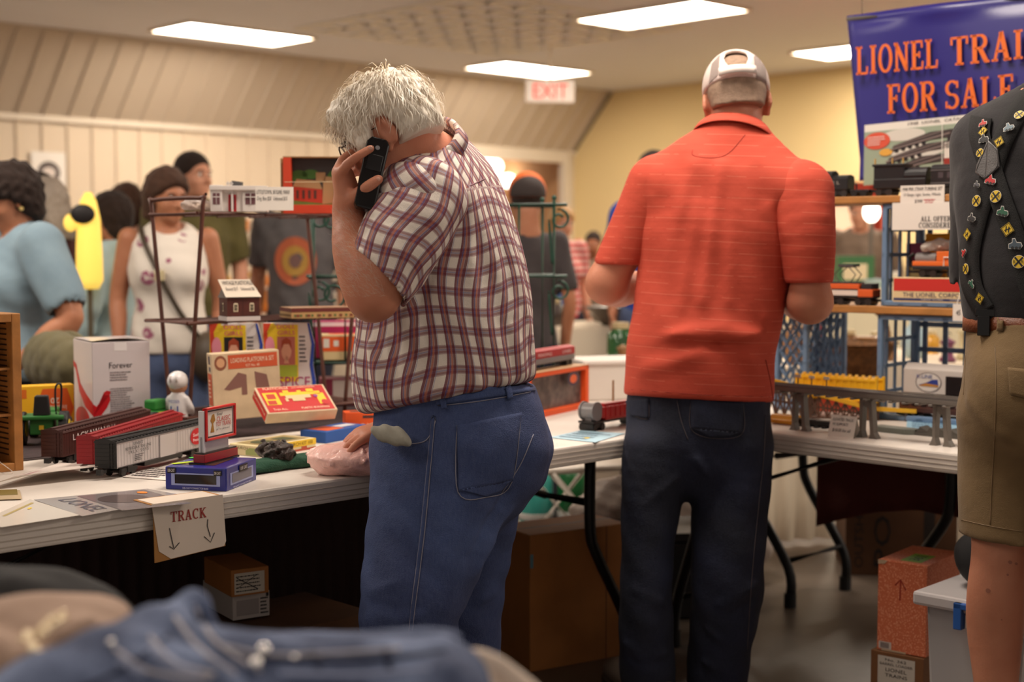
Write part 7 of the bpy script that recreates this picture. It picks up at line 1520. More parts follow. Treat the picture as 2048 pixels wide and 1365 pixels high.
# hem: lower at the belly than at the back
h0, h1, h2 = pp(770, 822, 3.05), pp(1075, 762, 3.2), pp(880, 800, 3.0); nn = nrm(np.cross(h1-h0, h2-h0)); nn = -nn if nn[2] > 0 else nn
S.cut(h0, nn, .025)
S.limb(pl((856, 322, 3.17, .078), (822, 285, 3.12, .08)), .004, op='s')
shirt = sdf_obj(S, 'shirt', M_PLAID, PM, it=2)
def plaid_torso(o, yoke=True):
    v = coords(o).astype(float); cs = np.array([pp(q[0], q[1], q[2]) for q in TS]); zz = cs[:, 2][::-1]; cx = np.interp(v[:, 2], zz, cs[::-1, 0]); cy = np.interp(v[:, 2], zz, cs[::-1, 1])
    d = np.stack([v[:, 0]-cx, v[:, 1]-cy], 1); ang = np.arctan2(d@BP[:2, 0], -(d@BP[:2, 1])); u = ang*.205+.012*np.sin(v[:, 2]*20+ang*3); w = v[:, 2]*.985+.01*np.sin(ang*4+v[:, 2]*9)+.03*(1-np.cos(ang*.8))
    a = pp(878, 392, 3.0); c_ = pp(1000, 342, 3.1); e = nrm(c_-a); up = nrm(A(e[2]*-.4, 0, 1)); h = (v-a)@nrm(A(-.34, .1, 1)); yk = (h > 0)&(d[:, 0] > -.16) if yoke else np.zeros(len(v), bool)
    u2 = u*.8+v[:, 2]*.62; w2 = v[:, 2]*.8-u*.62
    attr(o, 'plaid', np.stack([np.where(yk, u2, u), np.where(yk, w2, w), ang], 1))
plaid_torso(shirt)
# sleeves
def sleeve(path, rr, cutoff, name='sleeve', inner=.011):
    S = SDF(pp(*path[0])-.3, pp(*path[0])+.3, .005) if 0 else None
    pts = np.array([pp(*q) for q in path]); S = SDF(pts.min(0)-.16, pts.max(0)+.16, .005); S.limb([tuple(p)+(r,) for p, r in zip(pts, rr)], .02, sub=4)
    d = nrm(pts[-1]-pts[-2])
    for i in range(9):
        t = i/8; an = i*2.4; s_, n_ = frame_for(d); c0 = pts[0]*(1-t)+pts[-1]*t; q = c0+(s_*math.cos(an)+n_*math.sin(an))*.08; S.ridge(q-d*.07, q+d*.09+s_*.03, .012, .006 if i % 2 else -.005)
    S.wave(lambda X, Y, Z: .003*np.sin(X*46+Z*30)*np.sin(Z*38-Y*40))
    S.cut(pts[-1], cutoff); S.limb([tuple(pts[-1]-d*.035)+(rr[-1]-inner,), tuple(pts[-1]+d*.06)+(rr[-1]-inner+.004,)], .003, op='s')
    o = sdf_obj(S, name, M_PLAID, shirt, it=2); v = coords(o).astype(float); ax = pts[-1]-pts[0]; L = np.linalg.norm(ax); ax = ax/L; s_, n_ = frame_for(ax); q = v-pts[0]; an = np.arctan2(q@s_, q@n_)
    attr(o, 'plaid', np.stack([an*.085+.008*np.sin(q@ax*30), q@ax+.01*np.sin(an*3), an], 1)); return o
sl = sleeve([(846, 400, 3.02), (805, 475, 2.965), (756, 556, 2.92)], [.094, .09, .08], nrm(A(-.72, -.25, -.66)))
sleeve([(880, 405, 3.36), (862, 500, 3.42), (852, 590, 3.45)], [.085, .082, .075], A(0, 0, -1))
# collar
ca = nrm(pp(838, 262, 3.12)-pp(866, 318, 3.17)); cc = pp(858, 306, 3.155); s_, n_ = frame_for(ca); s_ = nrm(A(0, 1, 0)-ca*ca[1]); n_ = np.cross(ca, s_); b = MB()
ring = lambda r, h, i: cc+ca*h+(s_*math.cos(i)*r*.94+n_*math.sin(i)*r)
b.grid(lambda u, v: ring([.082, .076, .077, .083, .09][min(4, int(v*4+.01))], [-.012, .016, .036, .037, .004][min(4, int(v*4+.01))]+.006*math.sin(u*6.28), u*2*math.pi), 48, 4); cl = b.build('collar', M_PLAID, shirt, True)
v = coords(cl).astype(float)-cc; attr(cl, 'plaid', np.stack([np.arctan2(v@s_, v@n_)*.08, v@ca*1.0+.31, v@ca], 1)); sm = cl.modifiers.new('solid', 'SOLIDIFY'); sm.thickness = .003
bs_ = bvh_of(shirt)
seam(bs_, 'yoke_seam', [(880, 392), (930, 376), (1000, 343)], mat('plaid_seam', (150, 110, 120), .9), shirt, PB, .0013, .0)
# hair: cap plus strands
M_WH = NT('white_hair', .5); M_WH.col(M_WH.mix(M_WH.noise(40), lin((248, 240, 226)), lin((226, 212, 192)))); M_WH.b.inputs['Specular IOR Level'].default_value = .4; M_WH = M_WH.m
q = lambda x, y, z: hcP+BHd@(A(x, y, z)*.96)
S = SDF(hcP-.26, hcP+.26, .0045); S.ell(q(0, -.008, .05), (.089, .112, .098), .01, BHd); S.ell(q(0, .06, .075), (.07, .06, .05), .03, BHd); S.ell(q(0, -.06, .0), (.08, .06, .06), .03, BHd); S.ell(q(-.07, .045, -.0), (.02, .035, .04), .02, BHd); S.ell(q(.07, .045, -.0), (.02, .035, .04), .02, BHd)
S.wave(lambda X, Y, Z: .0035*np.sin(X*120+2*np.sin(Z*60))*np.sin(Z*95+Y*70)); S.cut(q(0, -.02, -.035), BHd@nrm(A(0, -.1, -1))); S.cut(q(0, .085, .03), BHd@nrm(A(0, 1, -.5)))
for x in (-1, 1): S.ell(q(x*.09, -.004, -.012), (.04, .03, .05), .006, BHd, 's'); S.ell(q(x*.085, .06, -.075), (.04, .05, .05), .01, BHd, 's')
hair = sdf_obj(S, 'hair', M_WH, PM, it=0)
rg = random.Random(3); b = MB(); hv = coords(hair); hv = hv[::max(1, len(hv)//2600)]; ctr = q(0, -.01, .03); crown = q(0, -.045, .14)
for p in hv:
    p = p.astype(float); n = nrm(p-ctr); l = BHd.T@(p-hcP); flow = p-crown; flow = nrm(flow-n*(flow@n)+1e-6); flow = nrm(flow+A(rg.uniform(-.35, .35), rg.uniform(-.35, .35), rg.uniform(-.3, .3))); L = rg.uniform(.03, .062); w = rg.uniform(.0007, .0014); lift = rg.uniform(.06, .34)
    if l[2] < -.02 or (abs(l[0]) > .055 and l[1] > -.035 and l[1] < .03 and l[2] < .045): continue
    L *= max(.3, min(1, (l[2]+.045)/.09)); lift *= .6
    sd = nrm(np.cross(flow, n)); c0 = p-n*.003; c1 = p+flow*L*.5+n*L*lift; c2 = p+flow*L+n*L*(lift*.55-.18)
    b.add([c0-sd*w, c0+sd*w, c1+sd*w*.9, c1-sd*w*.9, c2], [(0, 1, 2, 3), (3, 2, 4)])
b.build('hair_strands', M_WH, hair, True)
# forearm hair
b = MB(); bv = bvh_of(bodyP)
for i in range(900):
    t = rg.random(); x = 706-8*math.sin(t*3)+rg.uniform(-42, 40); y = 420+175*t; x += t*28; h, n = cam_hit(bv, x, y, PB)
    if h is None or h[1] > -.05: continue
    f = nrm(A(-.6, -.1, .5)+A(rg.uniform(-.5, .5), rg.uniform(-.3, .3), rg.uniform(-.5, .5))); f = nrm(f-n*(f@n)*.6); L = rg.uniform(.009, .017); sd = nrm(np.cross(f, n)+1e-6)*.00013; b.add([h-sd, h+sd, h+f*L+n*.004], [(0, 1, 2)])
b.build('arm_hair', M_WH, PM)
# glasses
b = MB(); b.tube([q(-.078, -.006, .018), q(-.076, .05, .016), q(-.066, .098, .012)], .0022, 6); b.tube([q(.078, -.006, .018), q(.076, .05, .016), q(.066, .098, .012)], .0022, 6)
for x in (-1, 1): b.tube([q(x*.034+.027*math.cos(a_*.52), .108, .002+.02*math.sin(a_*.52)) for a_ in range(12)], .0018, 6, closed=True)
b.tube([q(-.008, .11, .006), q(.008, .11, .006)], .0018, 6); b.build('glasses', C(70, 46, 26, r=.3), PM, True)
# phone: a thing of its own
pa, pb_ = P(758, 279, 2.985), P(727, 420, 2.93); pc = (pa+pb_)/2; ez = nrm(pa-pb_); ex = nrm(A(.42, .35, 0)-ez*(A(.42, .35, 0)@ez)); ex = nrm(A(.9, .25, 0)-ez*(A(.9, .25, 0)@ez)); ey = np.cross(ez, ex); L = np.linalg.norm(pa-pb_)
ph = thing('cordless_phone', 'black cordless phone held to the ear of the man in plaid', 'phone', pc, 0, None); ph.rotation_euler = Matrix(np.stack([ex, ey, ez], 1).tolist()).to_euler()
b = MB(); b.prism([(-.022, -L/2+.01), (-.016, -L/2), (.016, -L/2), (.022, -L/2+.01), (.024, L/2-.012), (.016, L/2), (-.016, L/2), (-.024, L/2-.012)], (0, -.011, 0), (1, 0, 0), (0, 0, 1), (0, .022, 0)); b.build('handset', C(18, 17, 19, r=.22), ph, bevel=.004)
b = MB(); b.box((-.016, -.0125, L/2-.075), (.016, -.0105, L/2-.04)); b.build('battery_cover', C(30, 29, 31, r=.3), ph, bevel=.002); b = MB(); b.cyl((0, -.0115, L/2-.024), (0, -.0122, L/2-.024), .005); b.build('emblem', C(150, 150, 154, r=.3), ph)
# jeans
M_DEN = denim('faded_denim', (26, 40, 86), (58, 78, 128), .26)
S = SDF((-.36, -.4, .02), (.36, .36, 1.06), .006)
S.limb(pl((918, 770, 3.18, .188, .168), (912, 830, 3.18, .196, .176), (908, 900, 3.18, .19, .18), (905, 950, 3.18, .17, .165)), .03, BP[:, 0])
S.ell(pp(985, 900, 3.12), (.12, .12, .13), .07); S.ell(pp(1010, 900, 3.28), (.11, .11, .13), .07)
S.limb(pl((890, 900, 3.1, .13, .165), (868, 1020, 3.07, .12, .15), (846, 1120, 3.04, .112, .132), (822, 1210, 3.01, .105, .112), (822, 1300, 3.03, .1, .108), (832, 1400, 3.06, .098, .108), (845, 1540, 3.1, .096, .11)), .03, BP[:, 0], sub=4)
S.limb(pl((935, 900, 3.27, .12, .15), (930, 1030, 3.3, .115, .128), (922, 1130, 3.32, .11, .112), (915, 1220, 3.33, .105, .106), (915, 1310, 3.34, .1, .106), (915, 1520, 3.36, .098, .11)), .02, BP[:, 0], sub=4)
F_ = lambda a, c_, w, am, mid=None: S.ridge(pp(*a), pp(*c_), w, am, None if mid is None else pp(*mid))
for a_, c_, w, am in (((1005, 985, 3.02), (930, 1120, 2.96), .014, -.009), ((1035, 900, 3.1), (1000, 1010, 3.03), .012, -.008), ((1010, 1030, 3.05), (960, 1140, 2.98), .016, .007), ((770, 930, 2.98), (850, 905, 2.93), .012, .006), ((765, 900, 2.98), (840, 890, 2.93), .01, -.005), ((750, 1010, 2.97), (830, 1060, 2.92), .016, .007), ((740, 1060, 2.97), (820, 1110, 2.92), .014, -.006), ((728, 1180, 2.94), (800, 1165, 2.9), .012, .007), ((728, 1205, 2.94), (800, 1225, 2.9), .012, -.006), ((735, 1240, 2.95), (850, 1230, 2.9), .012, .006), ((930, 1100, 2.97), (880, 1220, 2.93), .016, .008), ((905, 1010, 2.95), (900, 1200, 2.92), .022, .005), ((1010, 1180, 3.26), (960, 1210, 3.22), .012, .006), ((1008, 1250, 3.26), (960, 1265, 3.22), .012, .006), ((800, 850, 2.98), (860, 870, 2.95), .01, .006)):
    F_(a_, c_, w, am)
S.wave(lambda X, Y, Z: .0025*np.sin(X*42+Z*16)*np.sin(Z*30-Y*36)+.0015*np.sin(Z*70+X*50))
w0, w1, w2 = pp(800, 812, 3.0), pp(1070, 762, 3.2), pp(880, 795, 3.0); S.cut((w0+w1)/2+A(0, 0, .03), A(.17, 0, 1)); S.cut((0, 0, .03), (0, 0, -1))
jeans = sdf_obj(S, 'jeans', M_DEN, PM, it=2); bj = bvh_of(jeans); M_ST = C(134, 132, 146, r=.8); M_DK = mat('denim_seam', (38, 50, 84), .9)
def stitch(pts, r=.0012, nm='stitching', mm=None): return seam(bj, nm, pts, mm or M_ST, jeans, PB, r, .0012)
pk = patch(bj, 'back_pocket', [(914, 852), (1042, 826), (1024, 962), (917, 984)], M_DEN, jeans, PB, .0028, 16, 18, lambda u, v: True)
patch(bj, 'pocket_point', [(917, 980), (1022, 960), (1000, 983), (972, 994)], M_DEN, jeans, PB, .0028, 12, 5)
stitch([(914, 852), (916, 985), (972, 995), (1023, 965), (1042, 826)]); stitch([(914, 854), (980, 845), (1042, 828)]); stitch([(916, 864), (980, 856), (1040, 840)])
stitch([(864, 835), (858, 900), (850, 980), (840, 1080), (826, 1190), (818, 1265)]); stitch([(870, 836), (864, 905), (857, 985), (847, 1085), (833, 1192), (824, 1265)])
seam(bj, 'side_seam', [(867, 832), (861, 902), (853, 982), (843, 1082), (829, 1191), (821, 1265)], M_DEN, jeans, PB, .004, .0008)
stitch([(876, 812), (960, 803), (1060, 785)]); patch(bj, 'waistband', [(872, 800), (1072, 765), (1068, 783), (874, 811)], M_DEN, jeans, PB, .003, 18, 3); stitch([(1000, 990), (1040, 930), (1066, 870)])
for a_, c_ in (((880, 798), (884, 820)), ((1008, 778), (1012, 800))): patch(bj, 'belt_loop', [(a_[0], a_[1]), (a_[0]+11, a_[1]-2), (c_[0]+11, c_[1]-2), c_], M_DEN, jeans, PB, .006, 3, 5)
stitch([(872, 840), (862, 868), (848, 884), (820, 888), (795, 880)], .0012)
S = SDF(pp(780, 870, 2.97)-.12, pp(780, 870, 2.97)+.12, .0032); S.limb(pl((750, 862, 2.97, .008), (775, 872, 2.965, .017), (806, 882, 2.95, .012)), .012); S.limb(pl((752, 858, 2.98, .006), (790, 864, 2.965, .012), (815, 884, 2.95, .008)), .012); S.wave(lambda X, Y, Z: .002*np.sin(X*200+Z*120)); sdf_obj(S, 'pocket_lining', cloth('grey_lining', (176, 172, 158), (150, 146, 134)), jeans)
b = MB()
for k_, (x0, Yy) in enumerate(((838, 3.08), (918, 3.36))):
    S = SDF(pp(x0, 1560, Yy)*A(1, 1, 0)-.3, pp(x0, 1560, Yy)*A(1, 1, 0)+.3, .01); f0 = pp(x0, 1560, Yy)*A(1, 1, 0); S.limb([tuple(f0-BP[:, 1]*.07+A(0, 0, .045))+(.045,), tuple(f0+BP[:, 1]*.08+A(0, 0, .045))+(.05,), tuple(f0+BP[:, 1]*.17+A(0, 0, .035))+(.036,)], .02); S.cut((0, 0, .002), (0, 0, -1)); sdf_obj(S, 'shoe', C(70, 60, 54), PM)
# ------------------------------------------------------------------ the man in the orange polo shirt and cap, from behind
OB = P(1397, 800, 4.05); OB[2] = 0
def po(*pts): return px_limb(OB, [(q[0], q[1], q[2]-.12)+tuple(q[3:]) for q in pts])
def oo(px, py, Y): return P(px, py, Y-.12)-OB
OM = tag(thing('person', 'tall man in an orange polo shirt, white cap and dark jeans seen from behind', 'person', OB))
BO = basis(-13); BOh = basis(-7, 22, 3); hcO = oo(1473, 206, 4.13); 
S = SDF((-.5, -.4, -.02), (.5, .62, 1.86), .0065)
S.limb(po((1397, 870, 4.05, .16, .12), (1400, 720, 4.05, .17, .14), (1422, 560, 4.06, .17, .13), (1440, 430, 4.07, .18, .12), (1458, 330, 4.08, .15, .09)), .03, BO[:, 0])
S.limb(po((1462, 310, 4.08, .085), (1470, 260, 4.09, .07), (1473, 215, 4.11, .068)), .03); head(S, hcO, BOh, 1.06)
S.limb(po((1312, 372, 4.12, .065), (1262, 470, 4.12, .062), (1220, 552, 4.12, .053), (1214, 568, 4.13, .055)), .03); S.limb(po((1214, 566, 4.13, .055), (1240, 578, 4.25, .054), (1300, 566, 4.42, .036)), .03); hand(S, oo(1302, 564, 4.43), BO@A(.6, .7, .1), A(0, 0, -1), left=True, curl=.5)
S.limb(po((1604, 386, 3.98, .065), (1616, 490, 3.95, .055), (1620, 582, 3.95, .05), (1620, 604, 3.96, .055)), .03); S.limb(po((1620, 602, 3.96, .057), (1598, 604, 4.1, .052), (1556, 580, 4.3, .036)), .03); hand(S, oo(1552, 577, 4.31), BO@A(-.6, .7, .1), A(0, 0, -1), curl=.5)
for q_ in (((1322, 880, 4.05, .075), (1302, 1120, 4.0, .055), (1298, 1340, 4.03, .048)), ((1463, 880, 4.05, .08), (1455, 1120, 4.02, .06), (1437, 1350, 4.08, .048))): S.limb(po(*q_), .03)
S.cut((0, 0, 0), (0, 0, -1)); sdf_obj(S, 'body', SK1, OM); eyes(OM, hcO, BOh, 1.06)
m = NT('orange_polo', .85); tc = m.n('TexCoord'); sx = m.n('SeparateXYZ'); m.l(tc.outputs['Object'], sx.inputs[0]); zz = m.math('ADD', sx.outputs[2], m.math('MULTIPLY', sx.outputs[0], .05)); n1 = m.noise(1.0); mp = m.n('Mapping'); mp.inputs['Scale'].default_value = (4, 4, 190); m.l(tc.outputs['Object'], mp.inputs['Vector']); hz = m.noise(1, mp.outputs[0], 3)
ln = m.math('GREATER_THAN', m.math('FRACT', m.math('ADD', m.math('MULTIPLY', zz, 34), m.math('MULTIPLY', m.noise(3), .5))), .92); st = m.math('MULTIPLY', ln, m.math('GREATER_THAN', m.noise(13), .47))
c = m.mix(m.math('MULTIPLY', hz, .7), lin((206, 80, 56)), lin((180, 60, 42))); m.col(m.mix(m.math('MULTIPLY', st, .22), c, lin((240, 150, 122)))); m.bump(m.math('ADD', m.math('MULTIPLY', hz, .12), m.noise(16, detail=5)), .3, .008); M_POLO = m.m
TO = [(1396, 860, 4.05, .203, .155), (1396, 790, 4.05, .208, .16), (1402, 700, 4.05, .206, .16), (1416, 620, 4.055, .206, .155), (1428, 540, 4.06, .212, .15), (1436, 460, 4.06, .22, .142), (1446, 390, 4.07, .215, .122), (1458, 330, 4.08, .165, .092), (1466, 285, 4.09, .088, .078)]
S = SDF((-.42, -.3, .7), (.42, .36, 1.66), .0065); S.limb(po(*TO), .03, BO[:, 0], sub=4)
S.limb(po((1316, 374, 4.11, .088), (1460, 362, 4.06, .1), (1602, 388, 3.99, .088)), .05); S.limb(po((1400, 330, 4.08, .06), (1468, 290, 4.09, .08), (1530, 330, 4.05, .06)), .05)
R_ = lambda a, c_, w, am, mid=None: S.ridge(oo(*a), oo(*c_), w, am, None if mid is None else oo(*mid))
YB_ = 3.91
for a_, mid, c_, w, am in (((1385, 330, 3.98), (1345, 470, 3.93), (1305, 640, YB_), 0.0245, 0.0078), ((1410, 320, 3.97), (1385, 450, 3.92), (1360, 610, YB_), 0.0245, 0.0070), ((1440, 330, 3.96), (1425, 450, YB_), (1408, 600, YB_), 0.0227, 0.0078), ((1462, 330, 3.95), (1462, 440, 3.9), (1460, 600, 3.9), 0.0227, 0.0052), ((1490, 340, 3.94), (1520, 480, 3.9), (1548, 620, 3.89), 0.0245, 0.0052), ((1300, 400, 4.0), (1290, 500, 3.98), (1300, 600, 3.95), 0.0227, 0.0061), ((1540, 420, 3.92), (1570, 500, 3.9), (1585, 570, 3.9), 0.0227, 0.0101)):
    R_(a_, c_, w, am, mid); S.ridge(oo(a_[0]+22, a_[1], a_[2]), oo(c_[0]+20, c_[1], c_[2]), w, -am*.6, oo(mid[0]+22, mid[1], mid[2]))
for a_, mid, c_, w, am in (((1256, 690, 3.95), (1340, 672, 3.9), (1440, 664, 3.9), 0.0227, 0.0159), ((1260, 705, 3.95), (1350, 692, 3.9), (1430, 690, 3.9), 0.0192, -0.0116), ((1430, 668, 3.9), (1490, 672, 3.89), (1560, 668, 3.9), 0.0210, 0.0145), ((1440, 684, 3.9), (1500, 690, 3.89), (1555, 690, 3.9), 0.0175, -0.0116), ((1450, 660, 3.9), (1500, 700, 3.89), (1530, 780, 3.88), 0.0280, 0.0087), ((1275, 740, 3.95), (1340, 725, 3.9), (1400, 700, 3.9), 0.0280, 0.0087), ((1540, 640, 3.9), (1545, 690, 3.88), (1535, 740, 3.88), 0.0210, 0.0116)):
    R_(a_, c_, w, am, mid)
S.wave(lambda X, Y, Z: .0025*np.sin(X*30+Z*12)*np.sin(Z*22+X*12))
ha, hb_, hc_ = oo(1243, 790, 4.05), oo(1548, 806, 3.98), oo(1390, 800, 3.9); nn = nrm(np.cross(hb_-ha, hc_-ha)); nn = -nn if nn[2] > 0 else nn; S.cut(ha, nn, .008)
S.limb(po((1466, 288, 4.09, .078), (1472, 240, 4.12, .09)), .004, op='s'); polo = sdf_obj(S, 'polo_shirt', M_POLO, OM, it=2)
def osleeve(path, rr, cutn):
    pts = np.array([oo(*q) for q in path]); S = SDF(pts.min(0)-.16, pts.max(0)+.16, .006); S.limb([tuple(p)+(r,) for p, r in zip(pts, rr)], .02, sub=4); d = nrm(pts[-1]-pts[-2]); s_, n_ = frame_for(d)
    for i in range(8):
        an = i*2.3; c0 = pts[0]*(1-i/14)+pts[-1]*(i/14); q_ = c0+(s_*math.cos(an)+n_*math.sin(an))*.07; S.ridge(q_-d*.06, q_+d*.02+s_*.03, .02, .004 if i % 2 else -.003)
    S.cut(pts[-1], cutn); S.limb([tuple(pts[-1]-d*.03)+(rr[-1]-.013,), tuple(pts[-1]+d*.08)+(rr[-1]-.013,)], .003, op='s'); return sdf_obj(S, 'sleeve', M_POLO, polo, it=2)
osleeve([(1318, 374, 4.11), (1280, 450, 4.12), (1238, 530, 4.12)], [.092, .082, .07], nrm(oo(1232, 545, 4.12)-oo(1270, 445, 4.12)+A(.05, 0, .0)))
osleeve([(1598, 388, 3.99), (1612, 470, 3.95), (1618, 566, 3.945)], [.094, .08, .064], A(.03, 0, -1))
ca = nrm(oo(1472, 240, 4.12)-oo(1462, 300, 4.08)); cc = oo(1467, 268, 4.095); s_ = nrm(BO[:, 0]-ca*(ca@BO[:, 0])); n_ = np.cross(ca, s_); b = MB(); RR = [.086, .083, .087, .105, .112]; HH = [-.02, .02, .025, .002, -.02]
b.grid(lambda u, v: cc+ca*(HH[min(4, int(v*4+.01))])+(s_*math.cos(u*2*math.pi)*RR[min(4, int(v*4+.01))]+n_*math.sin(u*2*math.pi)*RR[min(4, int(v*4+.01))]*.86), 48, 4); cl = b.build('collar', M_POLO, polo, True); sm = cl.modifiers.new('solid', 'SOLIDIFY'); sm.thickness = .004; sm = cl.modifiers.new('sub', 'SUBSURF'); sm.levels = 1; sm.render_levels = 1
bo = bvh_of(polo); M_SEAM = mat('polo_seam', (150, 44, 32), .9)
seam(bo, 'yoke_seam', [(1385, 300), (1388, 312), (1428, 316), (1458, 306), (1490, 270)], M_SEAM, polo, OB, .0012, .0); seam(bo, 'hem_seam', [(1248, 778), (1390, 789), (1540, 794)], M_SEAM, polo, OB, .001, .0); seam(bo, 'side_vent', [(1531, 720), (1540, 760), (1546, 800)], M_SEAM, polo, OB, .0016, .0)
# hair under the cap, cap
S = SDF(hcO-.24, hcO+.24, .006); q = lambda x, y, z: hcO+BOh@(A(x, y, z)*1.06)
S.ell(q(0, -.014, .032), (.081, .104, .092), .01, BOh); S.limb([tuple(q(0, -.05, .0))+(.079, .058), tuple(q(0, -.055, -.05))+(.07, .047)], .02, BOh[:, 0]); S.cut(q(0, .0, -.03), BOh@nrm(A(0, .2, -1))); S.cut(q(0, .03, .03), BOh@nrm(A(0, 1, -.4)))
for x in (-1, 1): S.ell(q(x*.086, .02, -.02), (.02, .05, .05), .01, BOh, 's')
hm = NT('short_grey_hair', .7); hm.col(hm.mix(hm.noise(70, detail=6), lin((176, 146, 122)), lin((112, 88, 72)))); hm.bump(hm.noise(420), .6, .004); sdf_obj(S, 'hair', hm.m, OM, it=0)
S = SDF(hcO-.26, hcO+.26, .005); S.ell(q(0, -.008, .036), (.094, .119, .108), .01, BOh); S.cut(q(0, -.01, .022), BOh@nrm(A(0, .06, -1))); S.shell(.011)
S.limb([tuple(q(0, -.14, .07))+(.042,), tuple(q(0, -.12, .09))+(.042,), tuple(q(0, -.09, .11))+(.03,)], .006, op='s')
S.limb([tuple(q(-.06, .112, .03))+(.014, .007), tuple(q(0, .165, .022))+(.05, .007), tuple(q(.06, .112, .03))+(.014, .007)], .01, BOh[:, 1]); cap = sdf_obj(S, 'cap', mat('white_cap_cloth', (224, 206, 198), .8, bump=(400, .3)), OM, it=1)
bc = bvh_of(cap); M_MESH = mat('cap_mesh', (212, 192, 184), .9, bump=(900, 1.0))
patch(bc, 'mesh_panel', [(1506, 108), (1530, 130), (1533, 172), (1512, 158)], M_MESH, cap, OB, .0015, 10, 12, lambda u, v: True, 0); patch(bc, 'mesh_panel', [(1424, 128), (1440, 110), (1436, 150), (1418, 168)], M_MESH, cap, OB, .0015, 10, 12, None, 0)
b = MB(); pts = [q(.11*math.sin(t)*.92, -.008-.124*math.cos(t), .034-.004*math.cos(t)) for t in np.linspace(-.5, .5, 11)]
up = BOh[:, 2]; b.grid(lambda u, v: pts[int(u*10+.01)]+up*(v-.5)*.024, 10, 1); st_ = b.build('cap_strap', mat('white_strap', (228, 212, 204), .6), cap, True); sm = st_.modifiers.new('solid', 'SOLIDIFY'); sm.thickness = .004
b = MB(); b.ell(q(0, -.01, .146), (.009, .009, .005)); b.build('cap_button', MATS['white_strap'], cap, True)
# dark jeans and shoes
M_DD = denim('dark_denim', (9, 12, 30), (17, 24, 54), .07)
S = SDF((-.36, -.36, .01), (.36, .36, 1.02), .0068); S.limb(po((1397, 760, 4.05, .195, .145), (1396, 850, 4.05, .2, .152), (1395, 900, 4.05, .188, .145)), .03, BO[:, 0])
S.limb(po((1318, 900, 4.04, .102, .135), (1303, 1000, 4.02, .084, .112), (1295, 1120, 4.0, .072, .09), (1292, 1220, 4.0, .073, .086), (1294, 1330, 4.03, .078, .084), (1298, 1372, 4.05, .078, .084)), .02, BO[:, 0], sub=4)
S.limb(po((1465, 900, 4.05, .112, .14), (1461, 1000, 4.03, .106, .12), (1455, 1120, 4.01, .1, .105), (1454, 1190, 4.02, .099, .102), (1440, 1290, 4.06, .09, .095), (1434, 1372, 4.09, .086, .096)), .02, BO[:, 0], sub=4)
for a_, c_, w, am in (((1395, 920, 3.9), (1440, 1000, 3.9), .012, .007), ((1400, 900, 3.9), (1430, 960, 3.9), .012, -.005), ((1350, 960, 3.92), (1290, 1010, 3.9), .012, .006), ((1510, 1170, 3.93), (1440, 1210, 3.92), .012, .008), ((1515, 1195, 3.93), (1450, 1240, 3.92), .012, -.008), ((1380, 1240, 3.95), (1440, 1280, 3.95), .012, .007), ((1250, 1290, 3.95), (1330, 1310, 3.95), .012, .007), ((1250, 1320, 3.95), (1340, 1330, 3.95), .01, -.007), ((1375, 1320, 3.98), (1450, 1340, 3.98), .012, .008), ((1270, 1180, 3.92), (1330, 1210, 3.92), .014, .005)): R_(a_, c_, w, am)
S.wave(lambda X, Y, Z: .003*np.sin(X*36+Z*18)*np.sin(Z*26-Y*30)); S.cut((0, 0, .028), (0, 0, -1)); S.cut(oo(1400, 770, 4.05), (0, 0, 1)); jo = sdf_obj(S, 'jeans', M_DD, OM, it=2); bj2 = bvh_of(jo); M_ST2 = C(84, 76, 80, r=.8)
def st2(pts, r=.0011): return seam(bj2, 'stitching', pts, M_ST2, jo, OB, r, .001)
patch(bj2, 'back_pocket', [(1382, 800), (1486, 806), (1484, 868), (1382, 858)], M_DD, jo, OB, .003, 12, 10, None); patch(bj2, 'pocket_point', [(1382, 856), (1484, 866), (1460, 872), (1422, 876)], M_DD, jo, OB, .003, 10, 4); st2([(1382, 802), (1382, 858), (1424, 877), (1484, 868), (1486, 806)]); patch(bj2, 'back_pocket', [(1252, 798), (1298, 798), (1298, 838), (1262, 832)], M_DD, jo, OB, .003, 8, 8); st2([(1262, 830), (1296, 838), (1297, 800)]); st2([(1354, 800), (1362, 840), (1376, 880)]); st2([(1530, 830), (1528, 900), (1518, 1000), (1508, 1100), (1500, 1200), (1494, 1300)])
for x0, Yy, an in ((1290, 4.06, 25), (1438, 4.1, -16)):
    Bs = basis(an); f0 = oo(x0, 1380, Yy); f0[2] = 0; S = SDF(f0-.3, f0+.3, .008); S.limb([tuple(f0-Bs[:, 1]*.07+A(0, 0, .045))+(.046,), tuple(f0+Bs[:, 1]*.08+A(0, 0, .045))+(.05,), tuple(f0+Bs[:, 1]*.17+A(0, 0, .035))+(.038,)], .02); S.cut((0, 0, .018), (0, 0, -1)); sh_ = sdf_obj(S, 'shoe', C(110, 96, 84, r=.7), OM); S = SDF(f0-.3, f0+.3, .008); S.limb([tuple(f0-Bs[:, 1]*.07)+(.052,), tuple(f0+Bs[:, 1]*.17)+(.044,)], .02); S.cut((0, 0, .024), (0, 0, 1)); S.cut((0, 0, .001), (0, 0, -1)); sdf_obj(S, 'sole', C(60, 52, 46), sh_)
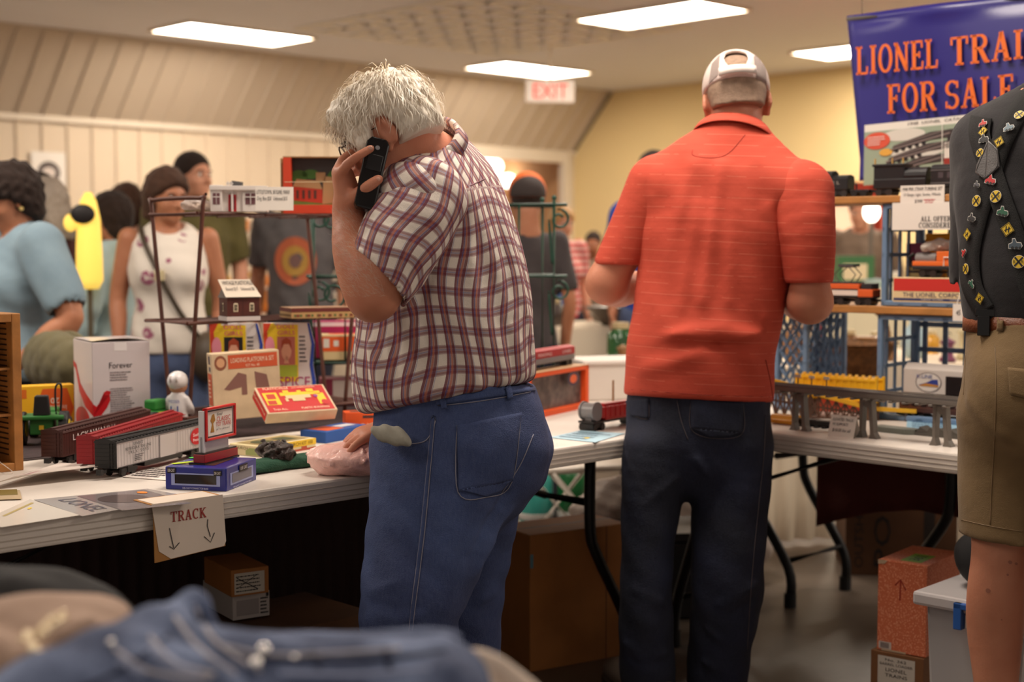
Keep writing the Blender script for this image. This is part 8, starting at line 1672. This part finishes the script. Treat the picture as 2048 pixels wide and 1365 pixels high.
# ------------------------------------------------------------------ the man with railway suspenders at the right edge
KB = P(2090, 700, 3.28); KB[2] = 0
def pk_(*pts): return px_limb(KB, pts)
def kk(px, py, Y): return P(px, py, Y)-KB
KM = tag(thing('person', 'man in a dark tee, khaki shorts and railway sign suspenders at the right edge', 'person', KB))
BK = basis(-35); hcK = kk(2158, 84, 3.33); BKh = basis(-35, 15)
S = SDF((-.42, -.4, -.02), (.48, .5, 1.95), .0075)
S.limb(pk_((2090, 690, 3.28, .155, .12), (2092, 560, 3.28, .165, .14), (2088, 440, 3.29, .175, .13), (2086, 320, 3.3, .175, .11), (2092, 240, 3.31, .12, .085)), .03, BK[:, 0]); S.limb(pk_((2106, 214, 3.31, .072), (2146, 130, 3.33, .062)), .03); head(S, hcK, BKh, 1.05)
Ls, Rs = kk(1984, 292, 3.42), kk(2190, 300, 3.17)
S.limb([tuple(Ls)+(.06,), tuple(kk(1968, 470, 3.47))+(.055,), tuple(kk(1961, 575, 3.5))+(.05,), tuple(kk(2000, 610, 3.58))+(.044,), tuple(kk(2060, 640, 3.7))+(.034,)], .03); hand(S, kk(2064, 642, 3.71), nrm(A(.5, .4, -.5)), A(.5, -.5, 0), left=True, curl=.4)
S.limb([tuple(Rs)+(.06,), tuple(kk(2240, 480, 3.14))+(.055,), tuple(kk(2250, 610, 3.18))+(.05,), tuple(kk(2230, 720, 3.3))+(.04,)], .03); hand(S, kk(2225, 726, 3.31), nrm(A(-.1, .6, -.5)), A(-.8, 0, 0), curl=.4)
S.limb(pk_((2018, 880, 3.3, .1), (2006, 1040, 3.27, .074), (1998, 1110, 3.26, .062), (1992, 1190, 3.27, .0655), (1990, 1260, 3.285, .064), (1992, 1370, 3.28, .05), (1996, 1480, 3.27, .04), (1998, 1560, 3.27, .038)), .03, sub=4); S.limb(pk_((2158, 880, 3.2, .1), (2156, 1110, 3.18, .062), (2156, 1220, 3.2, .065), (2156, 1560, 3.18, .04)), .03, sub=4)
for f0 in (kk(1998, 1560, 3.27), kk(2156, 1560, 3.18)): f0 = f0*A(1, 1, 0); S.limb([tuple(f0-BK[:, 1]*.04+A(0, 0, .035))+(.038,), tuple(f0+BK[:, 1]*.1+A(0, 0, .03))+(.03,)], .02)
S.cut((0, 0, 0), (0, 0, -1)); kb = sdf_obj(S, 'body', skin_mat('skin_calf', (196, 136, 108), (176, 112, 86)), KM); eyes(KM, hcK, BKh, 1.05); hair_cap(KM, hcK, BKh, 1.05, HAIRG, 'short')
bk0 = bvh_of(kb)
for x, y, r in ((1976, 1182, 5), (2032, 1128, 3), (2015, 1150, 2.5), (2003, 1240, 1.6), (2020, 1125, 4)): patch(bk0, 'skin_mark', [(x-r, y-r), (x+r, y-r*.7), (x+r, y+r), (x-r*.8, y+r)], C(150, 96, 78), kb, KB, .0006, 8, 8, lambda u, v: (u-.5)**2+(v-.5)**2 < .24, 0)
M_TEE = cloth('dark_charcoal_tee', (36, 33, 36), (26, 24, 27), 20, .9)
S = SDF((-.42, -.4, .95), (.45, .46, 1.75), .007); S.limb(pk_((2092, 690, 3.28, .175, .14), (2092, 640, 3.28, .185, .15), (2091, 560, 3.28, .19, .158), (2088, 450, 3.29, .195, .148), (2086, 350, 3.3, .2, .128), (2090, 270, 3.305, .165, .1), (2098, 215, 3.31, .088, .078)), .03, BK[:, 0], sub=4)
S.limb([tuple(Ls)+(.09,), tuple((Ls+Rs)/2)+(.1,), tuple(Rs)+(.09,)], .05)
S.limb([tuple(Ls)+(.09,), tuple(kk(1972, 420, 3.46))+(.085,), tuple(kk(1960, 552, 3.485))+(.075,)], .03); S.limb([tuple(Rs)+(.09,), tuple(kk(2225, 420, 3.14))+(.083,), tuple(kk(2244, 540, 3.15))+(.072,)], .03)
for a_, c_, w, am in (((2010, 440, 3.14), (2000, 620, 3.13), .014, .007), ((2035, 420, 3.12), (2044, 600, 3.11), .014, .006), ((1960, 450, 3.22), (1944, 600, 3.2), .014, .008), ((1935, 560, 3.24), (1960, 640, 3.2), .012, .008), ((1928, 600, 3.26), (1950, 650, 3.22), .01, -.006), ((2000, 600, 3.12), (2040, 640, 3.11), .012, .006)): S.ridge(kk(*a_), kk(*c_), w, am)
S.wave(lambda X, Y, Z: .003*np.sin(X*30+Z*14)*np.sin(Z*24-Y*22))
S.limb([tuple(kk(1960, 540, 3.485))+(.066,), tuple(kk(1957, 640, 3.5))+(.072,)], .003, op='s'); S.limb([tuple(kk(2244, 528, 3.15))+(.057,), tuple(kk(2252, 640, 3.17))+(.057,)], .003, op='s'); S.limb(pk_((2108, 208, 3.31, .08), (2134, 160, 3.33, .09)), .004, op='s')
h_ = kk(1930, 652, 3.3); S.cut(h_, (-.02, 0, -1), .02); tee = sdf_obj(S, 'tee_shirt', M_TEE, KM, it=2); bt = bvh_of(tee)
M_KH = cloth('khaki_twill', (122, 98, 64), (102, 80, 50), 10, .9, .4)
S = SDF((-.34, -.34, .5), (.34, .34, 1.14), .007); S.limb(pk_((2091, 660, 3.28, .178, .145), (2090, 760, 3.28, .186, .158), (2088, 850, 3.28, .18, .16)), .03, BK[:, 0]); S.ell(kk(2062, 800, 3.2), (.12, .1, .13), .1)
S.limb(pk_((2022, 840, 3.31, .122, .15), (2022, 960, 3.29, .117, .13), (2022, 1140, 3.27, .118, .125)), .02, BK[:, 0]); S.limb(pk_((2156, 840, 3.21, .12, .15), (2158, 960, 3.2, .115, .13), (2162, 1140, 3.18, .116, .125)), .02, BK[:, 0])
for a_, c_, w, am in (((1940, 800, 3.22), (2010, 880, 3.12), .014, .007), ((1935, 900, 3.2), (2030, 990, 3.13), .014, .006), ((2040, 900, 3.1), (2000, 1000, 3.13), .016, .007), ((1925, 1010, 3.22), (1980, 1040, 3.16), .012, -.005), ((2048, 860, 3.1), (2030, 960, 3.1), .012, -.007)): S.ridge(kk(*a_), kk(*c_), w, am)
S.wave(lambda X, Y, Z: .003*np.sin(X*26+Z*12)*np.sin(Z*22-Y*26)); a_, b_, c_ = kk(1925, 1062, 3.3), kk(2046, 1086, 3.16), kk(2046, 1080, 3.42); S.cut(kk(1985, 1074, 3.27), (-.06, 0, -1)); S.cut(kk(2000, 642, 3.28), (0, 0, 1)); S.limb(pk_((2022, 1040, 3.285, .1, .11), (2022, 1200, 3.27, .112, .118)), .004, BK[:, 0], op='s')
S.limb(pk_((2090, 930, 3.25, .003, .2), (2090, 1180, 3.22, .022, .2)), .01, BK[:, 0], op='s'); sho = sdf_obj(S, 'shorts', M_KH, KM, it=2); bsh = bvh_of(sho)
seam(bsh, 'hem_stitch', [(1922, 1040), (1985, 1054), (2046, 1064)], C(116, 92, 62), sho, KB, .001, .0005); seam(bsh, 'pocket_seam', [(1932, 705), (1930, 740), (1927, 790)], C(116, 92, 62), sho, KB, .001, .0005); seam(bsh, 'side_seam', [(1990, 690), (1992, 760), (1990, 860), (1984, 960), (1980, 1050)], C(120, 96, 66), sho, KB, .0012, .0005)
patch(bsh, 'back_pocket', [(2016, 736), (2062, 740), (2062, 800), (2020, 790)], M_KH, sho, KB, .003, 8, 8)
b = MB(); wc = kk(2091, 648, 3.28)
b.grid(lambda u, v: wc+BK[:, 0]*math.cos(u*2*math.pi)*.186+BK[:, 1]*math.sin(u*2*math.pi)*.153+A(0, 0, (v-.5)*.038), 60, 1); bl_ = b.build('belt', mat('brown_leather', (124, 64, 30), .45, bump=(180, .3), var=(20, .3)), KM, True); sm = bl_.modifiers.new('solid', 'SOLIDIFY'); sm.thickness = .005; bbt = bvh_of(bl_)
patch(bbt, 'belt_loop', [(1998, 628), (2010, 628), (2008, 670), (1996, 670)], M_KH, sho, KB, .006, 3, 6) 
# straps, leather patch, pins, clip
M_STR = mat('black_strap', (13, 12, 13), .85, bump=(600, .4)); SUS = None
def strap(pts, w, lift=.004):
    p = spline([A(*q_) for q_ in pts], 8); b = MB(); prev = None
    for i, q_ in enumerate(p):
        d = nrm(p[min(i+1, len(p)-1)]-p[max(i-1, 0)]); n2 = A(-d[1], d[0]); row = []
        for e in (-.5, -.17, .17, .5):
            h, n = cam_hit(bt, *(q_+n2*w*e), KB)
            if h is None: row = None; break
            row.append(h+(n if n@ray(*q_) < 0 else -n)*lift)
        if row is None: prev = None; continue
        k_ = len(b.v); b.v += [tuple(r) for r in row]
        if prev is not None:
            for e in range(3): b.f.append([prev+e, prev+e+1, k_+e+1, k_+e]); b.mi.append(0)
        prev = k_
    o = b.build('suspender_strap', M_STR, tee, True); sm = o.modifiers.new('solid', 'SOLIDIFY'); sm.thickness = .003; sm.offset = 0; return o
s1 = strap([(2096, 168), (2072, 186), (2047, 212), (2028, 240), (2004, 290), (1990, 330), (1978, 370), (1956, 440), (1942, 510), (1948, 575), (1972, 622)], 40)
s2 = strap([(1966, 236), (1962, 268), (1970, 300), (1986, 345), (2004, 400), (2026, 460), (2047, 530), (2062, 580), (2078, 625)], 42, .0055)
patch(bt, 'leather_patch', [(1981, 282), (2000, 300), (2003, 336), (1976, 362)], mat('grey_leather', (84, 80, 80), .4, bump=(300, .2)), tee, KB, .009, 10, 10, None, .003); patch(bt, 'leather_patch', [(1981, 282), (1976, 362), (1957, 348), (1959, 332)], MATS['grey_leather'], tee, KB, .009, 10, 10, None, .003)
seam(bt, 'patch_stitching', [(1981, 288), (1962, 334), (1961, 346), (1976, 357), (1999, 334), (1997, 302), (1982, 288)], C(58, 54, 54), tee, KB, .0008, .0108, sub=3)
def pin(kind, x, y, r, rot=0, col=None):
    h, n = cam_hit(bt, x, y, KB)
    if h is None: return
    if n@ray(x, y) > 0: n = -n
    up = A(0, 0, 1); up = nrm(up-n*(n@up)); rt = np.cross(up, n); ca_, sa_ = math.cos(rot), math.sin(rot); rt, up = rt*ca_+up*sa_, up*ca_-rt*sa_; m_ = r*3.28/FPX; o_ = h+n*.0095-rt*m_-up*m_; F = (o_, rt*2*m_, up*2*m_, n, .0005); Y_, K_ = C(222, 186, 44), C(24, 22, 20)
    if kind == 'rr':
        pn = panel(tee, F, [('c', .5, .5, .5, .5)], C(226, 214, 190), 'railroad_crossing_print'); panel(pn, F, [('c', .5, .5, .46, .46)], Y_, 'yellow_field', 2); panel(pn, F, [('s', [(.2, .16), (.8, .84)], .13), ('s', [(.2, .84), (.8, .16)], .13)], K_, 'cross', 3); letters(pn, F, [('R', .2, .5, .17, .24), ('R', .8, .5, .17, .24)], K_, layer=4)
    elif kind == 'dia':
        pn = panel(tee, F, [[(.5, 0), (1, .5), (.5, 1), (0, .5)]], Y_, 'diamond_sign_print'); panel(pn, F, [('s', [(.5, .06), (.94, .5), (.5, .94), (.06, .5), (.5, .06)], .05), ('s', [(.42, .3), (.38, .7)], .07), ('s', [(.62, .3), (.58, .7)], .07), ('s', [(.3, .4), (.7, .6)], .07)], K_, 'track_symbol', 2)
    else:
        pn = panel(tee, F, [[(.02, .3), (.2, .24), (.8, .1), (.96, .3), (.9, .55), (.62, .62), (.55, .9), (.34, .92), (.3, .68), (.06, .62)]], C(200, 196, 190), 'locomotive_print'); panel(pn, F, [[(.06, .34), (.22, .28), (.78, .15), (.9, .32), (.86, .5), (.6, .57), (.52, .85), (.38, .86), (.34, .63), (.1, .57)]], C(*col), 'locomotive_body', 2); panel(pn, F, [('c', .3, .3, .1, .1), ('c', .55, .24, .1, .1), ('c', .78, .2, .09, .09)], K_, 'wheel_print', 3)
for a_ in (('rr', 1959, 403, 11.5), ('rr', 1996, 395, 12.5), ('dia', 1941, 470, 13, .1), ('dia', 2019, 460, 14.5, -.15), ('rr', 1939, 538, 11), ('rr', 2040, 525, 13), ('dia', 1965, 597, 12, .2), ('dia', 2003, 286, 12.5, -.2), ('dia', 1971, 266, 12, .2), ('rr', 1965, 308, 9), ('rr', 2041, 235, 10), ('eng', 1986, 362, 14, 0, (190, 40, 44)), ('eng', 2010, 425, 14, 0, (36, 92, 66)), ('eng', 2034, 490, 15, .2, (70, 84, 96)), ('eng', 1950, 437, 12, 0, (34, 34, 36)), ('eng', 1935, 505, 11, .9, (190, 44, 44)), ('eng', 1950, 568, 11, -.5, (40, 96, 74)), ('eng', 2022, 258, 13, .4, (110, 130, 140)), ('eng', 1973, 280, 13, .3, (40, 40, 42)), ('eng', 1972, 250, 12, .3, (180, 60, 56)), ('eng', 1960, 370, 9, 0, (90, 90, 96))): pin(*a_)
h, n = cam_hit(bt, 1970, 628, KB); b = MB(); R3 = np.stack([BK[:, 0], BK[:, 1], A(0, 0, 1)], 1); b.box((-.014, -.012, -.05), (.014, .006, -.004), R3, h); b.box((-.02, -.01, -.006), (.024, .006, .012), R3, h); b.build('suspender_clip', C(14, 14, 15, r=.25), tee, bevel=.002)
# ------------------------------------------------------------------ clothes piled on the nearest table
nt0 = P(330, 1500, 1.35); t = thing('folding_table', 'table under the pile of clothes nearest to the camera', 'table', (nt0[0], nt0[1], 0), .0, 'folding tables')
b = MB(); b.box((-1.2, -.42, .69), (.62, .34, .735)); b.build('table_top', m_tab, t, bevel=.006)
for x in (-1.1, .52):
    for y in (-.34, .26): b = MB(); b.cyl((x, y, 0), (x, y, .69), .017); b.build('leg', m_blk, t, True)
def fp(*pts, o): return [tuple(P(q[0], q[1], q[2])-o)+tuple(q[3:]) for q in pts]
# folded jeans
JO = P(480, 1500, 1.33); JO[2] = .736
M_FJ = denim('washed_denim', (24, 36, 74), (132, 148, 184), .5, 11)
S = SDF((-.42, -.3, -.01), (.36, .3, .32), .006)
S.limb(fp((40, 1440, 1.2, .04), (150, 1385, 1.22, .036), (260, 1320, 1.28, .034), (345, 1250, 1.34, .022), (390, 1214, 1.37, .011), o=JO), .02, sub=5)
S.limb(fp((388, 1216, 1.37, .012), (412, 1262, 1.38, .014), (450, 1296, 1.40, .016), (600, 1302, 1.42, .02), (740, 1300, 1.42, .02), (870, 1290, 1.40, .018), (905, 1280, 1.38, .012), o=JO), .02, sub=5)
S.limb(fp((330, 1300, 1.3, .03), (430, 1345, 1.3, .036), (600, 1350, 1.3, .03), (760, 1352, 1.3, .03), (880, 1340, 1.3, .026), o=JO), .03, sub=5)
S.limb(fp((120, 1490, 1.2, .06), (300, 1450, 1.24, .07), (480, 1450, 1.26, .06), (680, 1450, 1.26, .06), (870, 1440, 1.25, .05), o=JO), .05, sub=5)
S.limb(fp((200, 1560, 1.2, .08), (500, 1550, 1.25, .09), (860, 1530, 1.3, .08), o=JO), .06); S.ell(P(480, 1620, 1.3)-JO, (.34, .2, .08), .05)
for a_, c_, w, am in (((300, 1270, 1.24), (470, 1360, 1.2), .01, .009), ((330, 1250, 1.26), (500, 1350, 1.2), .009, -.008), ((360, 1225, 1.3), (440, 1330, 1.2), .009, .008), ((420, 1270, 1.3), (760, 1310, 1.22), .008, .007), ((480, 1325, 1.2), (850, 1330, 1.2), .01, -.009), ((120, 1370, 1.2), (330, 1300, 1.2), .01, .008), ((880, 1280, 1.32), (900, 1340, 1.24), .01, .008), ((520, 1340, 1.2), (640, 1380, 1.18), .012, .008)): S.ridge(P(*a_)-JO, P(*c_)-JO, w, am)
S.wave(lambda X, Y, Z: .003*np.sin(X*50+Y*30)*np.sin(Z*60+Y*44)); S.cut((0, 0, 0), (0, 0, -1)); jn = sdf_obj(S, 'folded_jeans', M_FJ, None, loc=tuple(JO), it=2); tag(jn, 'blurred folded blue jeans with rhinestone buttons on top of the nearest pile', 'jeans')
bf = bvh_of(jn); M_SIL = mat('rhinestone', (255, 252, 248), .22, metal=1.0)
for x, y, r in ((222, 1293, 5), (527, 1307, 9), (512, 1334, 9), (590, 1322, 4)):
    h, n = cam_hit(bf, x, y, JO)
    if h is not None: n = n if n@ray(x, y) < 0 else -n; b = MB(); b.ell(h+n*.003, r*2.0/FPX, 12, 8); b.build('rhinestone_button', M_SIL, jn, True)
M_WS = C(196, 192, 200, r=.8)
for pts in ([(388, 1212), (430, 1285), (520, 1345)], [(350, 1235), (400, 1300), (470, 1350)], [(230, 1300), (300, 1345), (420, 1360)], [(430, 1290), (560, 1312), (800, 1300)], [(300, 1275), (350, 1330), (430, 1350)]): seam(bf, 'pale_stitching', pts, M_WS, jn, JO, .0022, .0005)
M_DJ = C(24, 32, 60, r=.9); M_LJ = C(150, 160, 190, r=.9)
for pts, mm, w in (([(395, 1225), (425, 1275), (470, 1312), (600, 1322), (760, 1318), (890, 1302)], M_DJ, .005), ([(300, 1290), (345, 1330), (400, 1350)], M_LJ, .009), ([(240, 1320), (290, 1350)], M_LJ, .007), ([(150, 1385), (260, 1330), (340, 1270)], M_DJ, .004), ([(560, 1345), (700, 1350), (860, 1338)], M_LJ, .004), ([(620, 1300), (640, 1340)], M_DJ, .005), ([(770, 1295), (780, 1340)], M_DJ, .005)): seam(bf, 'seam_band', pts, mm, jn, JO, w, -w*.6)
# beige garment with beads, black garment behind it, white strap
GO = P(90, 1480, 1.42); GO[2] = .736
S = SDF((-.34, -.24, -.01), (.28, .3, .34), .006); S.limb(fp((-60, 1300, 1.4, .045), (60, 1280, 1.42, .042), (170, 1258, 1.46, .036), (225, 1240, 1.48, .02), o=GO), .04, sub=4); S.limb(fp((-60, 1400, 1.35, .07), (100, 1380, 1.38, .07), (200, 1340, 1.42, .05), o=GO), .05); S.ell(P(80, 1560, 1.42)-GO, (.24, .16, .1), .05)
for a_, c_, w, am in (((20, 1330, 1.3), (180, 1240, 1.38), .012, .01), ((60, 1350, 1.3), (220, 1270, 1.38), .01, -.008), ((-10, 1240, 1.36), (120, 1300, 1.33), .012, -.008), ((100, 1220, 1.42), (240, 1230, 1.44), .012, .008)): S.ridge(P(*a_)-GO, P(*c_)-GO, w, am)
S.wave(lambda X, Y, Z: .003*np.sin(X*44+Z*30)*np.sin(Y*50+Z*40)); S.cut((0, 0, 0), (0, 0, -1)); gm = sdf_obj(S, 'beige_garment', cloth('beige_jersey', (186, 156, 136), (164, 134, 114), 12, .8), None, loc=tuple(GO), it=2); tag(gm, 'blurred beige garment with rows of gold beads at the lower left corner', 'garment'); bg = bvh_of(gm); rg = random.Random(4)
b = MB(); M_GB = mat('gold_beads', (246, 226, 190), .25, metal=.6)
for (x0, y0, x1, y1) in ((45, 1285, 125, 1225), (60, 1300, 100, 1325), (80, 1275, 130, 1240), (50, 1270, 80, 1310), (95, 1330, 120, 1310)):
    for i in range(9):
        x = x0+(x1-x0)*i/8+rg.uniform(-3, 3); y = y0+(y1-y0)*i/8+rg.uniform(-3, 3); h, n = cam_hit(bg, x, y, GO)
        if h is not None: b.ell(h, .0042, 8, 5)
tag(b.build('bead_rows', M_GB, gm, True), kind='stuff')
KO = P(70, 1450, 1.62); KO[2] = .736
S = SDF((-.4, -.2, -.01), (.22, .24, .36), .008); S.limb(fp((-140, 1200, 1.62, .04), (0, 1196, 1.64, .036), (110, 1196, 1.66, .034), (190, 1212, 1.66, .024), o=KO), .03, sub=4); S.limb(fp((-140, 1290, 1.6, .07), (60, 1300, 1.62, .07), (180, 1310, 1.64, .05), o=KO), .04); S.limb(fp((-140, 1380, 1.6, .1), (160, 1390, 1.62, .1), o=KO), .05)
S.ridge(P(0, 1210, 1.54)-KO, P(190, 1190, 1.6)-KO, .014, -.01); S.ridge(P(30, 1150, 1.6)-KO, P(150, 1140, 1.62)-KO, .02, .01); S.wave(lambda X, Y, Z: .004*np.sin(X*34+Z*26)*np.sin(Y*40+Z*30)); S.cut((0, 0, 0), (0, 0, -1)); o = sdf_obj(S, 'black_garment', cloth('charcoal_knit', (40, 38, 38), (28, 26, 27)), None, loc=tuple(KO), it=2); tag(o, 'blurred black garment behind the beige one at the left edge', 'garment')
WO = P(980, 1480, 1.3); WO[2] = .736
S = SDF((-.12, -.12, -.01), (.16, .14, .3), .005); S.limb(fp((898, 1385, 1.3, .009), (908, 1335, 1.3, .009), (945, 1314, 1.3, .009), (1000, 1335, 1.3, .01), (1060, 1385, 1.3, .01), o=WO), .008, sub=5); S.limb(fp((905, 1480, 1.3, .03), (960, 1480, 1.3, .04), (1040, 1480, 1.3, .03), o=WO), .02); S.limb(fp((935, 1318, 1.31, .006), (962, 1350, 1.29, .007), (990, 1400, 1.28, .008), o=WO), .006, sub=4); S.ell(P(980, 1580, 1.3)-WO, (.1, .1, .08), .04); S.cut((0, 0, 0), (0, 0, -1)); o = sdf_obj(S, 'white_garment', cloth('cream_jersey', (232, 214, 198), (214, 194, 178)), None, loc=tuple(WO), it=2); tag(o, 'blurred cream garment with a loose strap beside the folded jeans', 'garment')
